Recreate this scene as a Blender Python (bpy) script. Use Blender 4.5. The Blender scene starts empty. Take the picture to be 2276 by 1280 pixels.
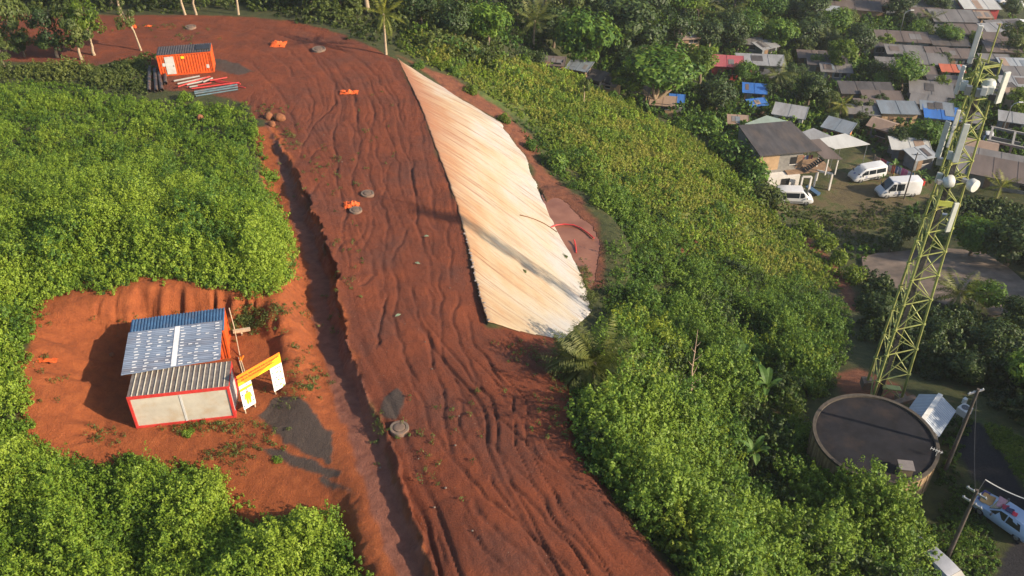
import bpy, bmesh, math, random
import numpy as np
from mathutils import Vector, Matrix, Euler
random.seed(7); RNG = np.random.default_rng(11)
R = math.radians
SC = bpy.context.scene
COL = SC.collection
# ------------------------------------------------------------------ camera
CZ = 43.0; PITCH = R(37.4); F = 2100.0; CPX, CPY = 1138.0, 640.0
CP, SP = math.cos(PITCH), math.sin(PITCH)
def ray(px, py):
    X = px - CPX; Y = CPY - py
    return X, F*CP + Y*SP, -F*SP + Y*CP
def atz(px, py, z):
    X, h, v = ray(px, py); t = (z-CZ)/v
    return (X*t, h*t, z)
def proj(p):
    x, y, z = p; z -= CZ
    d = y*CP - z*SP; u = y*SP + z*CP
    return CPX + F*x/d, CPY - F*u/d
def depth(p):
    return p[1]*CP - (p[2]-CZ)*SP
cam_d = bpy.data.cameras.new('camera'); cam = bpy.data.objects.new('camera', cam_d); COL.objects.link(cam)
cam.location = (0, 0, CZ); cam.rotation_euler = (R(90)-PITCH, 0, 0)
cam_d.sensor_width = 36; cam_d.lens = 36*F/2276; cam_d.clip_end = 6000; cam_d.clip_start = .5
SC.camera = cam
# ------------------------------------------------------------------ noise helpers
def _hash(ix, iy, s):
    h = (ix.astype(np.int64)*374761393 + iy.astype(np.int64)*668265263 + s*974711) & 0xffffffff
    h = ((h ^ (h >> 13))*1274126177) & 0xffffffff
    return ((h ^ (h >> 16)) & 0xffff)/65535.0
def noise(x, y, s=0):
    x = np.asarray(x, float); y = np.asarray(y, float)
    ix = np.floor(x); iy = np.floor(y); fx = x-ix; fy = y-iy
    fx = fx*fx*(3-2*fx); fy = fy*fy*(3-2*fy)
    a = _hash(ix, iy, s); b = _hash(ix+1, iy, s); c = _hash(ix, iy+1, s); d = _hash(ix+1, iy+1, s)
    return (a+(b-a)*fx)*(1-fy) + (c+(d-c)*fx)*fy
def fbm(x, y, s=0, o=4):
    r = 0; a = .5; n = 0
    for k in range(o):
        r = r + a*noise(x*2**k+k*17.3, y*2**k-k*9.1, s+k); n += a; a *= .5
    return r/n
def smooth(a, b, x):
    t = np.clip((x-a)/(b-a), 0, 1); return t*t*(3-2*t)
def inpoly(x, y, poly):
    r = np.zeros(np.shape(x), bool); n = len(poly)
    for i in range(n):
        x1, y1 = poly[i][:2]; x2, y2 = poly[(i+1) % n][:2]
        if y1 == y2: continue
        c = ((y1 > y) != (y2 > y)) & (x < (x2-x1)*(y-y1)/(y2-y1)+x1)
        r ^= c
    return r
def segdist(x, y, pts, closed=False):
    """distance, nearest vector, param along the polyline, side sign (+ = left of direction)"""
    best = np.full(np.shape(x), 1e18); nx = np.zeros_like(best); ny = np.zeros_like(best); par = np.zeros_like(best); side = np.zeros_like(best)
    n = len(pts); m = n if closed else n-1
    for i in range(m):
        ax, ay = pts[i][:2]; bx, by = pts[(i+1) % n][:2]
        dx, dy = bx-ax, by-ay; L = dx*dx+dy*dy+1e-12
        t = np.clip(((x-ax)*dx+(y-ay)*dy)/L, 0, 1)
        qx, qy = x-(ax+t*dx), y-(ay+t*dy); d = qx*qx+qy*qy
        k = d < best
        best = np.where(k, d, best); nx = np.where(k, qx, nx); ny = np.where(k, qy, ny); par = np.where(k, i+t, par)
        side = np.where(k, np.sign(dx*qy-dy*qx), side)
    return np.sqrt(best), nx, ny, par, side
def sdp(x, y, poly):
    d = segdist(x, y, poly, True)[0]
    return np.where(inpoly(x, y, poly), d, -d)
# ------------------------------------------------------------------ terrain
def plane(y): return np.interp(y, [0, 20, 40, 58, 74, 88, 102, 125], [3.0, 2.4, 1.5, -.3, -1.9, -2.5, -3.0, -3.6])
def atplane(px, py):
    X, h, v = ray(px, py); lo, hi = 5.0, 300.0
    for _ in range(50):
        m = (lo+hi)/2
        if CZ+v/h*m > plane(m): lo = m
        else: hi = m
    return (X/h*lo, lo, float(plane(lo)))
class TPS:
    def __init__(s, pts, lam=.02):
        p = np.array(pts, float); s.xy = p[:, :2]/40.0; n = len(p)
        d = np.linalg.norm(s.xy[:, None]-s.xy[None], axis=2)
        K = np.where(d > 0, d*d*np.log(d+1e-12), 0)+lam*np.eye(n)
        P = np.c_[np.ones(n), s.xy]
        A = np.zeros((n+3, n+3)); A[:n, :n] = K; A[:n, n:] = P; A[n:, :n] = P.T
        w = np.linalg.solve(A, np.r_[p[:, 2], 0, 0, 0]); s.w = w[:n]; s.c = w[n:]
    def __call__(s, x, y):
        x = np.asarray(x, float)/40; y = np.asarray(y, float)/40
        r = s.c[0]+s.c[1]*x+s.c[2]*y
        for i in range(len(s.w)):
            d2 = (x-s.xy[i, 0])**2+(y-s.xy[i, 1])**2
            r = r+s.w[i]*.5*d2*np.log(d2+1e-12)
        return r
PADZ = .3
CREST = [atplane(885, 130), atplane(935, 235), atplane(985, 370), atplane(1015, 450), atplane(1040, 545), atplane(1062, 640), atplane(1085, 715)]
TOE = [(885, 131, -3.0), (1000, 205, -5.3), (1112, 272, -7.3), (1165, 345, -8.2), (1198, 420, -8.5), (1235, 500, -8.5), (1275, 575, -8.4), (1300, 640, -8.0), (1316, 690, -7.3), (1240, 766, -2.3)]
TOE = [atz(*t) for t in TOE]
A_pts = []
for yy in (78, 90, 100, 110):
    for xx in (-110, -85, -60, -42, -25, -10, 4): A_pts.append((xx, yy, float(plane(yy))))
for xx in (-150, -110, -75, -45, -18):
    A_pts += [(xx, 119, -3.6), (xx, 128, -4.4), (xx, 150, -9), (xx, 200, -22), (xx, 300, -35)]
for px, py in ((900, 1000), (1100, 1000), (1000, 1200), (1250, 1270), (950, 850), (880, 760), (960, 1270), (800, 640), (1000, 620), (900, 500), (720, 520)):
    A_pts.append(atplane(px, py))
for px, py, z in ((330, 625, 3.2), (190, 640, 3.0), (480, 645, 2.8), (600, 660, 2.0), (640, 560, 1.2), (300, 500, 2.2), (100, 560, 2.6), (90, 700, 2.9), (60, 850, 2.3), (-150, 800, 2.6), (450, 420, .5), (150, 420, .8), (-150, 450, 1),
                  (300, 1050, -.3), (560, 1100, -.2), (700, 1220, -.8), (300, 1250, -1.6), (40, 1250, -1.2), (-150, 1000, 1.5), (820, 1275, -.6), (40, 1050, .4), (680, 1010, .6), (690, 900, .8)):
    A_pts.append(atz(px, py, z))
A_pts += [tuple(p) for p in CREST]+[atplane(1268, 880), atplane(1262, 990), atplane(1370, 1130)]
A_pts += [TOE[-1], (-15, 12, -1.5), (5, 12, 2.4), (-40, 15, -1), (-70, 35, 2)]
tpsA = TPS(A_pts)
def resample(pts, n):
    p = np.array(pts, float); L = np.r_[0, np.cumsum(np.linalg.norm(np.diff(p, axis=0), axis=1))]
    s = np.linspace(0, L[-1], n); return np.c_[[np.interp(s, L, p[:, k]) for k in range(3)]].T
EDGE_UP = [(-130, 119), atz(300, 33, -3.6)[:2], atz(500, 33, -3.6)[:2], atz(640, 45, -3.5)[:2], atz(760, 76, -3.3)[:2], atz(830, 106, -3.1)[:2]]
EDGE_LOW = [atplane(1268, 880), atplane(1262, 990), atplane(1370, 1130), atplane(1490, 1280), (11, 18, 2.4), (14, 2, 2.8)]
BOUND = [tuple(p[:2]) for p in EDGE_UP]+[tuple(p[:2]) for p in TOE]+[tuple(p[:2]) for p in EDGE_LOW]
B_POLY = [(-600, 119)]+BOUND+[(14, -50), (1500, -50), (1500, 3000), (-600, 3000)]
def zA0(x, y): return tpsA(x, y)
B_pts = [tuple(p) for p in TOE[1:]]+[tuple(p) for p in EDGE_LOW]
for p in EDGE_UP: B_pts.append((p[0], p[1], float(zA0(p[0], p[1]))))
for px, py, z in ((1340, 560, -8.6), (1400, 700, -9), (1400, 500, -10), (1300, 330, -10.5), (1210, 255, -10), (1110, 175, -8.2), (1010, 120, -6), (930, 110, -4.5), (960, 60, -7),
                  (1210, 145, -17), (1290, 165, -22), (1350, 200, -23), (1450, 245, -23.5), (1540, 285, -24), (1620, 330, -24.5), (1690, 425, -24), (1720, 470, -25),
                  (1300, 250, -15), (1400, 350, -14), (1500, 400, -15.5), (1600, 500, -17), (1700, 560, -19.5), (1640, 420, -20.5), (1800, 570, -22), (1850, 630, -21), (1880, 680, -19), (1900, 850, -10.5),
                  (1500, 700, -11), (1600, 800, -11), (1700, 900, -10.5), (1500, 950, -5), (1400, 1000, -2.5), (1600, 1100, -7), (1750, 1100, -8.5), (1700, 1250, -7.5), (1550, 1250, -3.5),
                  (2100, 1000, -8.2), (2225, 1140, -8), (2276, 1000, -7.5), (2200, 1270, -8), (2100, 1250, -8), (2276, 880, -9.5), (2200, 800, -13), (2100, 600, -21), (1950, 880, -9), (1940, 1080, -8.2),
                  (1760, 440, -26), (1920, 390, -26.3), (1990, 430, -26), (1850, 480, -25.5), (2000, 560, -23.5), (2200, 620, -20.5), (2276, 700, -17.5),
                  (2250, 400, -28), (2000, 250, -29.5), (1700, 200, -30), (1600, 120, -30), (2000, 100, -32.5), (2250, 100, -33), (1600, 12, -32), (1900, 10, -34), (2260, 10, -35), (1400, 60, -26), (1200, 40, -20), (1000, 25, -12)):
    B_pts.append(atz(px, py, z))
B_pts += [(300, 200, -30), (300, 400, -32), (150, 600, -30), (400, 700, -30), (-50, 500, -35), (60, 15, -7), (30, 5, -4), (-150, 300, -30), (80, 40, -8), (140, 70, -12)]
tpsB = TPS(B_pts)
_tc = resample(CREST, 41); _tt = resample(TOE, 41)
FACE = [tuple(p[:2]) for p in CREST]+[tuple(p[:2]) for p in TOE[::-1]]
SCARP_PX = [(592, 270), (618, 315), (645, 362), (662, 420), (708, 510), (735, 600), (745, 680), (765, 760), (800, 850), (850, 955), (872, 1050), (900, 1130), (930, 1210), (950, 1285)]
SCARP = [atplane(*p)[:2] for p in SCARP_PX]+[(-2.5, 15)]
PAD = [(-25.2, 40.6), (-26.3, 45), (-26.5, 49), (-25, 50.2), (-18.5, 51.2), (-16.8, 49.5), (-15, 44), (-15.6, 41.5), (-18, 39.5), (-23.5, 39.3)]
FACE_TRI = []
for i in range(40):
    FACE_TRI += [(_tc[i], _tt[i], _tc[i+1]), (_tt[i], _tt[i+1], _tc[i+1])]
PUD_Z = -8.28
def H(x, y, detail=False):
    x = np.atleast_1d(np.asarray(x, float)); y = np.atleast_1d(np.asarray(y, float))
    z = np.clip(zA0(x, y), -36, 8)
    inB = inpoly(x, y, B_POLY)
    if inB.any(): z[inB] = np.clip(tpsB(x[inB], y[inB]), -38, 6)
    # excavated pad
    k = (~inB) & (x > -48) & (x < -5) & (y > 26) & (y < 72)
    if k.any():
        xx, yy = x[k], y[k]
        d, nx, ny, par, sd = segdist(xx, yy, PAD, True); ins = inpoly(xx, yy, PAD); d = np.where(ins, 0, d)
        ux, uy = nx/(d+1e-6), ny/(d+1e-6)
        slope = .38+.95*np.clip(uy, 0, 1)+.10*np.clip(-ux, 0, 1)
        if detail:
            tang = np.where(np.abs(uy) > .5, xx, yy*.8)
            slope = slope*(.93+.2*noise(tang*1.5, d*.25, 5)) + .0
            d = d + .75*(np.abs(noise(tang*1.9+.4*noise(tang*.7, d, 8), d*.18+3, 9)-.5)*2-.5)*smooth(.1, .9, d)
        pz = PADZ+d*slope+.02*np.clip(yy-42, 0, 9)
        z[k] = np.minimum(z[k], np.maximum(pz, PADZ-1.5)) if not detail else -np.log(np.exp(-3.5*z[k])+np.exp(-3.5*pz))/3.5
    # ditch beside the road: steep scarp on the road side, gentle bank on the other
    k = (~inB) & (x > -40) & (x < 10) & (y > 10) & (y < 96)
    if k.any():
        xx, yy = x[k], y[k]
        d, nx, ny, par, sd = segdist(xx, yy, SCARP); s = -sd*d     # sd<0 means left.. s>0 on the ditch side
        w = .55*(fbm(xx*.45, yy*.45, 31, 4)-.5)*2+(.16*(noise(xx*2.6, yy*2.6, 33)-.5) if detail else 0)
        w = w+(.10*(noise(xx*5.5, yy*5.5, 35)-.5) if detail else 0)
        s = s+w
        dep = .78*smooth(0, 2.0, par)*(.8+.4*noise(xx*.2, yy*.2, 4))
        zr = plane(yy)
        prof = smooth(-.25, .45, s)
        wl = smooth(0, .3, s)
        z[k] = np.where(s > -.31, np.where(s < 1.9, zr-dep*prof, np.minimum(z[k], 1e9)*smooth(1.9, 3.9, s)+(zr-dep)*(1-smooth(1.9, 3.9, s))), z[k])
    # lofted embankment face
    f = inpoly(x, y, FACE)
    if f.any():
        xx, yy = x[f], y[f]; zz = z[f]
        allp = np.r_[_tc, _tt]; nd = np.full(len(xx), 1e18)
        for q in allp:
            dd = (xx-q[0])**2+(yy-q[1])**2; zz = np.where(dd < nd, q[2], zz); nd = np.minimum(nd, dd)
        for a, b, c in FACE_TRI:
            den = (b[1]-c[1])*(a[0]-c[0])+(c[0]-b[0])*(a[1]-c[1])
            if abs(den) < 1e-9: continue
            l1 = ((b[1]-c[1])*(xx-c[0])+(c[0]-b[0])*(yy-c[1]))/den; l2 = ((c[1]-a[1])*(xx-c[0])+(a[0]-c[0])*(yy-c[1]))/den; l3 = 1-l1-l2
            m = (l1 >= -1e-6) & (l2 >= -1e-6) & (l3 >= -1e-6)
            zz = np.where(m, l1*a[2]+l2*b[2]+l3*c[2], zz)
        z[f] = zz
    return z
def h1(x, y): return float(H(x, y)[0])
def at(px, py):
    """the point of the terrain seen at a photograph pixel"""
    X, h, v = ray(px, py)
    ys = np.geomspace(14, 900, 300); t = ys/h
    d = CZ+v*t-H(X*t, ys)
    k = np.argmax(d < 0)
    if d[k] >= 0: k = len(ys)-1
    lo, hi = ys[max(k-1, 0)], ys[k]
    ys = np.linspace(lo, hi, 24); t = ys/h
    d = CZ+v*t-H(X*t, ys); k = max(int(np.argmax(d < 0)), 1)
    y = ys[k-1]+(ys[k]-ys[k-1])*d[k-1]/(d[k-1]-d[k]+1e-9); x = X*y/h
    return Vector((x, y, h1(x, y)))
def atv(pts): return [tuple(at(*p)[:2]) for p in pts]
def scale_at(p): return depth(p)/F      # metres per photograph pixel
# ------------------------------------------------------------------ object helpers
def link(name, me, mat=None, parent=None, loc=None, rot=None, scale=None):
    o = bpy.data.objects.new(name, me); COL.objects.link(o)
    if mat is not None and me is not None and len(me.materials) == 0: me.materials.append(mat)
    if parent is not None: o.parent = parent
    if loc is not None: o.location = loc
    if rot is not None: o.rotation_euler = rot
    if scale is not None: o.scale = scale if hasattr(scale, '__len__') else (scale,)*3
    return o
def tag(o, label=None, cat=None, group=None, kind=None):
    if label: o['label'] = label
    if cat: o['category'] = cat
    if group: o['group'] = group
    if kind: o['kind'] = kind
    return o
def thing(name, label, cat, loc=(0, 0, 0), rz=0, group=None):
    o = bpy.data.objects.new(name, None); COL.objects.link(o); o.location = loc; o.rotation_euler = (0, 0, rz)
    o.empty_display_size = .3
    return tag(o, label, cat, group)
def copy_tree(o, loc=None, rz=None, label=None, scale=None, parent=None):
    c = o.copy(); COL.objects.link(c)
    if parent is not None: c.parent = parent
    if loc is not None: c.location = loc
    if rz is not None: c.rotation_euler = (0, 0, rz)
    if label: c['label'] = label
    if scale is not None: c.scale = scale if hasattr(scale, '__len__') else (scale,)*3
    for ch in list(o.children): copy_tree(ch, parent=c)
    return c
class MB:
    def __init__(s): s.v = []; s.f = []
    def add(s, vs, fs):
        n = len(s.v); s.v += [tuple(v) for v in vs]; s.f += [tuple(i+n for i in f) for f in fs]; return s
    def box(s, c, d, rz=0, M=None):
        x, y, z = d[0]/2, d[1]/2, d[2]/2
        vs = [Vector((a*x, b*y, e*z)) for e in (-1, 1) for a, b in ((-1, -1), (1, -1), (1, 1), (-1, 1))]
        q = Matrix.Rotation(rz, 3, 'Z') if M is None else M
        vs = [q @ v+Vector(c) for v in vs]
        return s.add(vs, [(3, 2, 1, 0), (4, 5, 6, 7), (0, 1, 5, 4), (1, 2, 6, 5), (2, 3, 7, 6), (3, 0, 4, 7)])
    def beam(s, p, q, w, h=None, up=(0, 0, 1)):
        p = Vector(p); q = Vector(q); d = q-p; L = d.length; d.normalize(); u = Vector(up)
        if abs(d.dot(u)) > .98: u = Vector((1, 0, 0))
        a = d.cross(u).normalized(); b = a.cross(d)
        return s.box((p+q)/2, (L, w, h or w), M=Matrix((d, a, b)).transposed())
    def tube(s, pts, r, n=6, cap=True):
        pts = [Vector(p) for p in pts]; m = len(pts); rs = r if hasattr(r, '__len__') else [r]*m
        d = (pts[1]-pts[0]).normalized(); u = d.orthogonal().normalized(); base = len(s.v); vs = []
        for i, p in enumerate(pts):
            dd = (pts[min(i+1, m-1)]-pts[max(i-1, 0)]).normalized()
            u = (u-dd*u.dot(dd)); u = u.normalized() if u.length > 1e-6 else dd.orthogonal().normalized(); w = dd.cross(u)
            for k in range(n):
                a = 2*math.pi*k/n; vs.append(p+(u*math.cos(a)+w*math.sin(a))*rs[i])
        fs = [(i*n+k, i*n+(k+1) % n, (i+1)*n+(k+1) % n, (i+1)*n+k) for i in range(m-1) for k in range(n)]
        if cap: fs += [tuple(range(n-1, -1, -1)), tuple((m-1)*n+k for k in range(n))]
        return s.add(vs, fs)
    def lathe(s, prof, n=24, c=(0, 0, 0), cap=False):
        vs = [(c[0]+r*math.cos(2*math.pi*k/n), c[1]+r*math.sin(2*math.pi*k/n), c[2]+z) for r, z in prof for k in range(n)]
        fs = [(i*n+k, i*n+(k+1) % n, (i+1)*n+(k+1) % n, (i+1)*n+k) for i in range(len(prof)-1) for k in range(n)]
        if cap: fs += [tuple((len(prof)-1)*n+k for k in range(n)), tuple(range(n-1, -1, -1))]
        return s.add(vs, fs)
    def loft(s, rings, cap=True, closed=True):
        n = len(rings[0]); m = len(rings); vs = [v for r in rings for v in r]
        fs = [(i*n+k, i*n+(k+1) % n, (i+1)*n+(k+1) % n, (i+1)*n+k) for i in range(m-1) for k in range(n if closed else n-1)]
        if cap: fs += [tuple(range(n-1, -1, -1)), tuple((m-1)*n+k for k in range(n))]
        return s.add(vs, fs)
    def prism(s, poly, z0, z1):
        n = len(poly); vs = [(p[0], p[1], z0) for p in poly]+[(p[0], p[1], z1) for p in poly]
        return s.add(vs, [tuple(range(n-1, -1, -1)), tuple(range(n, 2*n))]+[(i, (i+1) % n, n+(i+1) % n, n+i) for i in range(n)])
    def mesh(s, name, smooth_deg=None):
        me = bpy.data.meshes.new(name); me.from_pydata(s.v, [], s.f); me.update()
        bm = bmesh.new(); bm.from_mesh(me); bmesh.ops.recalc_face_normals(bm, faces=bm.faces); bm.to_mesh(me); bm.free()
        if smooth_deg:
            for p in me.polygons: p.use_smooth = True
            me.set_sharp_from_angle(angle=R(smooth_deg))
        return me
    def build(s, name, mat, parent=None, smooth_deg=None, loc=None, rot=None, bevel=0, scale=None):
        me = s.mesh(name, smooth_deg); o = link(name, me, mat, parent, loc, rot, scale)
        if bevel:
            b = o.modifiers.new('bevel', 'BEVEL'); b.width = bevel; b.segments = 2; b.limit_method = 'ANGLE'
        return o
def box_obj(name, c, d, mat, parent=None, rz=0, bevel=0): return MB().box(c, d, rz).build(name, mat, parent, bevel=bevel)
# ------------------------------------------------------------------ materials
def new_mat(name):
    m = bpy.data.materials.new(name); m.use_nodes = True; t = m.node_tree; t.nodes.clear()
    return m, t.nodes, t.links
def N(nodes, typ, **kw):
    n = nodes.new(typ)
    for k, v in kw.items():
        if k.startswith('i_'): n.inputs[k[2:].replace('_', ' ')].default_value = v
        else: setattr(n, k, v)
    return n
def ramp(nodes, stops):
    r = nodes.new('ShaderNodeValToRGB'); e = r.color_ramp.elements
    while len(e) > 1: e.remove(e[-1])
    e[0].position = stops[0][0]; e[0].color = (*stops[0][1], 1)
    for p, c in stops[1:]:
        x = e.new(p); x.color = (*c, 1)
    return r
def mixc(nodes, links, fac, a, b, blend='MIX'):
    n = nodes.new('ShaderNodeMix'); n.data_type = 'RGBA'; n.blend_type = blend; n.clamp_factor = True
    for sock, val in ((n.inputs['Factor'], fac), (n.inputs['A'], a), (n.inputs['B'], b)):
        if hasattr(val, 'links') or hasattr(val, 'is_linked'): links.new(val, sock)
        elif isinstance(val, (int, float)): sock.default_value = val
        else: sock.default_value = (*val, 1)
    return n.outputs['Result']
def pmat(name, col, rough=.6, metal=0, var=.25, scale=3.0, bump=0, dirt=None, dirt_amt=.4, corr=None, spec=.5, stretch=(1, 1, 1)):
    """painted / plain surface with a blotchy variation, optional grime and corrugation ((axis, period, depth))"""
    m, n, l = new_mat(name)
    out = N(n, 'ShaderNodeOutputMaterial'); b = N(n, 'ShaderNodeBsdfPrincipled'); l.new(b.outputs[0], out.inputs[0])
    b.inputs['Roughness'].default_value = rough; b.inputs['Metallic'].default_value = metal; b.inputs['Specular IOR Level'].default_value = spec
    tc = N(n, 'ShaderNodeTexCoord'); mp = N(n, 'ShaderNodeMapping'); mp.inputs['Scale'].default_value = stretch
    l.new(tc.outputs['Object'], mp.inputs[0])
    nz = N(n, 'ShaderNodeTexNoise', i_Scale=scale, i_Detail=6.0, i_Roughness=.6); l.new(mp.outputs[0], nz.inputs['Vector'])
    lo = tuple(c*(1-var) for c in col); hi = tuple(min(1, c*(1+var*.6)) for c in col)
    r = ramp(n, [(.3, lo), (.7, hi)]); l.new(nz.outputs['Fac'], r.inputs[0]); c = r.outputs[0]
    if dirt:
        nz2 = N(n, 'ShaderNodeTexNoise', i_Scale=scale*.6, i_Detail=8.0, i_Roughness=.7); l.new(mp.outputs[0], nz2.inputs['Vector'])
        r2 = ramp(n, [(.48, (0, 0, 0)), (.68, (dirt_amt,)*3)]); l.new(nz2.outputs['Fac'], r2.inputs[0])
        c = mixc(n, l, r2.outputs[0], c, dirt)
    l.new(c, b.inputs['Base Color'])
    h = None
    if corr:
        w = N(n, 'ShaderNodeTexWave', bands_direction=corr[0], i_Scale=1.0)
        w.inputs['Scale'].default_value = 2*math.pi/corr[1]/20.0
        l.new(tc.outputs['Object'], w.inputs['Vector']); h = w.outputs['Fac']
        bp = N(n, 'ShaderNodeBump', i_Strength=1.0, i_Distance=corr[2]); l.new(h, bp.inputs['Height']); l.new(bp.outputs[0], b.inputs['Normal'])
    elif bump:
        bp = N(n, 'ShaderNodeBump', i_Strength=.6, i_Distance=bump); l.new(nz.outputs['Fac'], bp.inputs['Height']); l.new(bp.outputs[0], b.inputs['Normal'])
    return m
def leaf_mat(name, dark, mid, bright, trans=.3):
    m, n, l = new_mat(name)
    out = N(n, 'ShaderNodeOutputMaterial')
    at_ = N(n, 'ShaderNodeAttribute', attribute_name='tint'); oi = N(n, 'ShaderNodeObjectInfo')
    ma = N(n, 'ShaderNodeMath', operation='MULTIPLY_ADD'); l.new(oi.outputs['Random'], ma.inputs[0]); ma.inputs[1].default_value = .22; ma.inputs[2].default_value = -.11
    ad = N(n, 'ShaderNodeMath', operation='ADD'); l.new(at_.outputs['Fac'], ad.inputs[0]); l.new(ma.outputs[0], ad.inputs[1])
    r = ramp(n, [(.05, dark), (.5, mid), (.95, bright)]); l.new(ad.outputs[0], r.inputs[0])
    d = N(n, 'ShaderNodeBsdfPrincipled', i_Roughness=.55); d.inputs['Specular IOR Level'].default_value = .3; l.new(r.outputs[0], d.inputs['Base Color'])
    t = N(n, 'ShaderNodeBsdfTranslucent'); tcol = mixc(n, l, .5, r.outputs[0], (.16, .2, .01)); l.new(tcol, t.inputs['Color'])
    mx = N(n, 'ShaderNodeMixShader'); mx.inputs[0].default_value = trans; l.new(d.outputs[0], mx.inputs[1]); l.new(t.outputs[0], mx.inputs[2])
    l.new(mx.outputs[0], out.inputs[0])
    return m
# ------------------------------------------------------------------ ground sheet
def axis(segs):
    out = [segs[0][0]]
    for a, b, s0, s1 in segs:
        x = a; n = 0
        while x < b-1e-6:
            f = (x-a)/(b-a); x += s0+(s1-s0)*f; out.append(min(x, b))
    return np.array(out)
gx = axis([(-330, -150, 40, 8), (-150, -62, 8, 1.0), (-62, -38, .9, .13), (-38, 10, .115, .115), (10, 44, .14, .55), (44, 160, .9, 4), (160, 480, 6, 40)])
gy = axis([(2, 20, 2, .6), (20, 27, .5, .12), (27, 62, .115, .125), (62, 95, .14, .22), (95, 128, .24, .45), (128, 230, .8, 4), (230, 560, 5, 30)])
GX, GY = np.meshgrid(gx, gy); gsh = GX.shape
fx, fy = GX.ravel(), GY.ravel()
GZ = H(fx, fy, True)
# polygons of the different soils (photograph outlines dropped on the terrain)
ROAD_POLY = [(-130, 119.0)]+[tuple(p[:2]) for p in EDGE_UP[1:]]+[tuple(p[:2]) for p in CREST]+[tuple(TOE[-1][:2])]+[(p[0]+.9, p[1]) for p in EDGE_LOW]+[(-2.5, 15)]+SCARP[::-1][1:]+atv([(560, 262), (560, 235), (470, 205), (340, 200), (325, 160), (330, 128), (280, 135), (200, 146), (90, 140), (-60, 130)])+[(-130, 100)]
BARE_POLY = atv([(88, 690), (130, 652), (190, 640), (240, 660), (300, 628), (345, 622), (480, 645), (540, 655), (600, 640), (640, 600), (640, 520), (620, 460), (600, 400), (590, 340), (575, 290), (600, 285), (640, 380), (700, 560), (745, 720), (770, 850), (815, 990), (850, 1100), (905, 1240), (930, 1320), (880, 1320),
                  (800, 1220), (740, 1160), (660, 1140), (560, 1130), (500, 1075), (430, 1050), (330, 1060), (200, 1065), (100, 1060), (70, 930), (66, 800), (90, 740)])
MUD_POLY = atv([(596, 285), (612, 330), (624, 395), (656, 500), (684, 600), (698, 700), (715, 790), (742, 880), (776, 980), (808, 1070), (840, 1160), (885, 1290)])+[(-4.0, 15)]+SCARP[::-1][1:]
GRAVEL = [atv(p) for p in ([(572, 925), (610, 885), (665, 880), (700, 915), (740, 965), (745, 1000), (730, 1030), (690, 1010), (640, 985)],
                           [(575, 995), (630, 1000), (700, 1030), (757, 1050), (755, 1062), (690, 1050), (620, 1020)], [(705, 1062), (760, 1075), (780, 1090), (740, 1088)],
                           [(478, 130), (520, 138), (565, 158), (530, 166), (480, 155)], [(850, 880), (885, 860), (905, 880), (880, 930), (850, 925)])]
ASPH = atv([(2110, 985), (2150, 935), (2180, 940), (2200, 980), (2276, 1085), (2360, 1200), (2560, 1480), (2300, 1480), (2200, 1330), (2230, 1230), (2265, 1190), (2200, 1090), (2150, 1050)])
FOOTPATH = atv([(1780, 535), (1800, 530), (1850, 575), (1890, 630), (1905, 690), (1880, 690), (1865, 640), (1830, 590)])
RED2 = [atv([(885, 125), (960, 155), (1040, 190), (1110, 240), (1180, 300), (1190, 350), (1230, 400), (1290, 470), (1330, 530), (1335, 640), (1310, 640), (1240, 500), (1200, 420), (1165, 345), (1112, 272), (1000, 205)]),
        atv([(1860, 830), (1910, 815), (1990, 850), (2040, 880), (2010, 900), (1880, 890)]), atv([(1500, 545), (1540, 528), (1575, 545), (1560, 575), (1510, 570)])]
YARD = atv([(1890, 350), (1960, 340), (2060, 380), (2080, 440), (2000, 480), (1960, 520), (1890, 530), (1800, 480), (1720, 470), (1700, 440), (1800, 440), (1840, 400)])
GRASSY = atv([(900, 60), (1000, 110), (1200, 200), (1350, 260), (1500, 300), (1620, 390), (1700, 470), (1780, 540), (1860, 620), (1700, 600), (1500, 470), (1330, 400), (1200, 300), (1050, 190), (900, 110)])
VERGE = atv([(2170, 930), (2230, 950), (2330, 1000), (2330, 1120), (2276, 1085), (2200, 980)])
def band(x, y, poly, w=.35, ns=.5, na=.7, s=3, off=0):
    poly = [p[:2] for p in poly]; xs = [p[0] for p in poly]; ys = [p[1] for p in poly]
    r = np.zeros(x.shape); k = (x > min(xs)-4) & (x < max(xs)+4) & (y > min(ys)-4) & (y < max(ys)+4)
    if k.any():
        d = sdp(x[k], y[k], poly)+off+na*(fbm(x[k]*ns, y[k]*ns, s, 4)-.5)*2
        r[k] = smooth(-w, w, d)
    return r
m_road = band(fx, fy, ROAD_POLY, .3, .5, .5)
m_bare = band(fx, fy, BARE_POLY, .3, .6, .6, off=.7)
m_mud = band(fx, fy, MUD_POLY, .18, .9, .35)
m_grav = np.max([band(fx, fy, g, .1, 1.2, .3, 7+i) for i, g in enumerate(GRAVEL)], axis=0)
m_asph = band(fx, fy, ASPH, .08, .8, .12)
m_path = np.maximum(band(fx, fy, FOOTPATH, .4, .5, .5), np.max([band(fx, fy, g, .4, .4, .9, 21) for g in RED2], axis=0))
m_yard = band(fx, fy, YARD, .8, .3, 1.5)
m_grass = np.maximum(band(fx, fy, GRASSY, 1.5, .2, 3), band(fx, fy, VERGE, .3))
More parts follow.
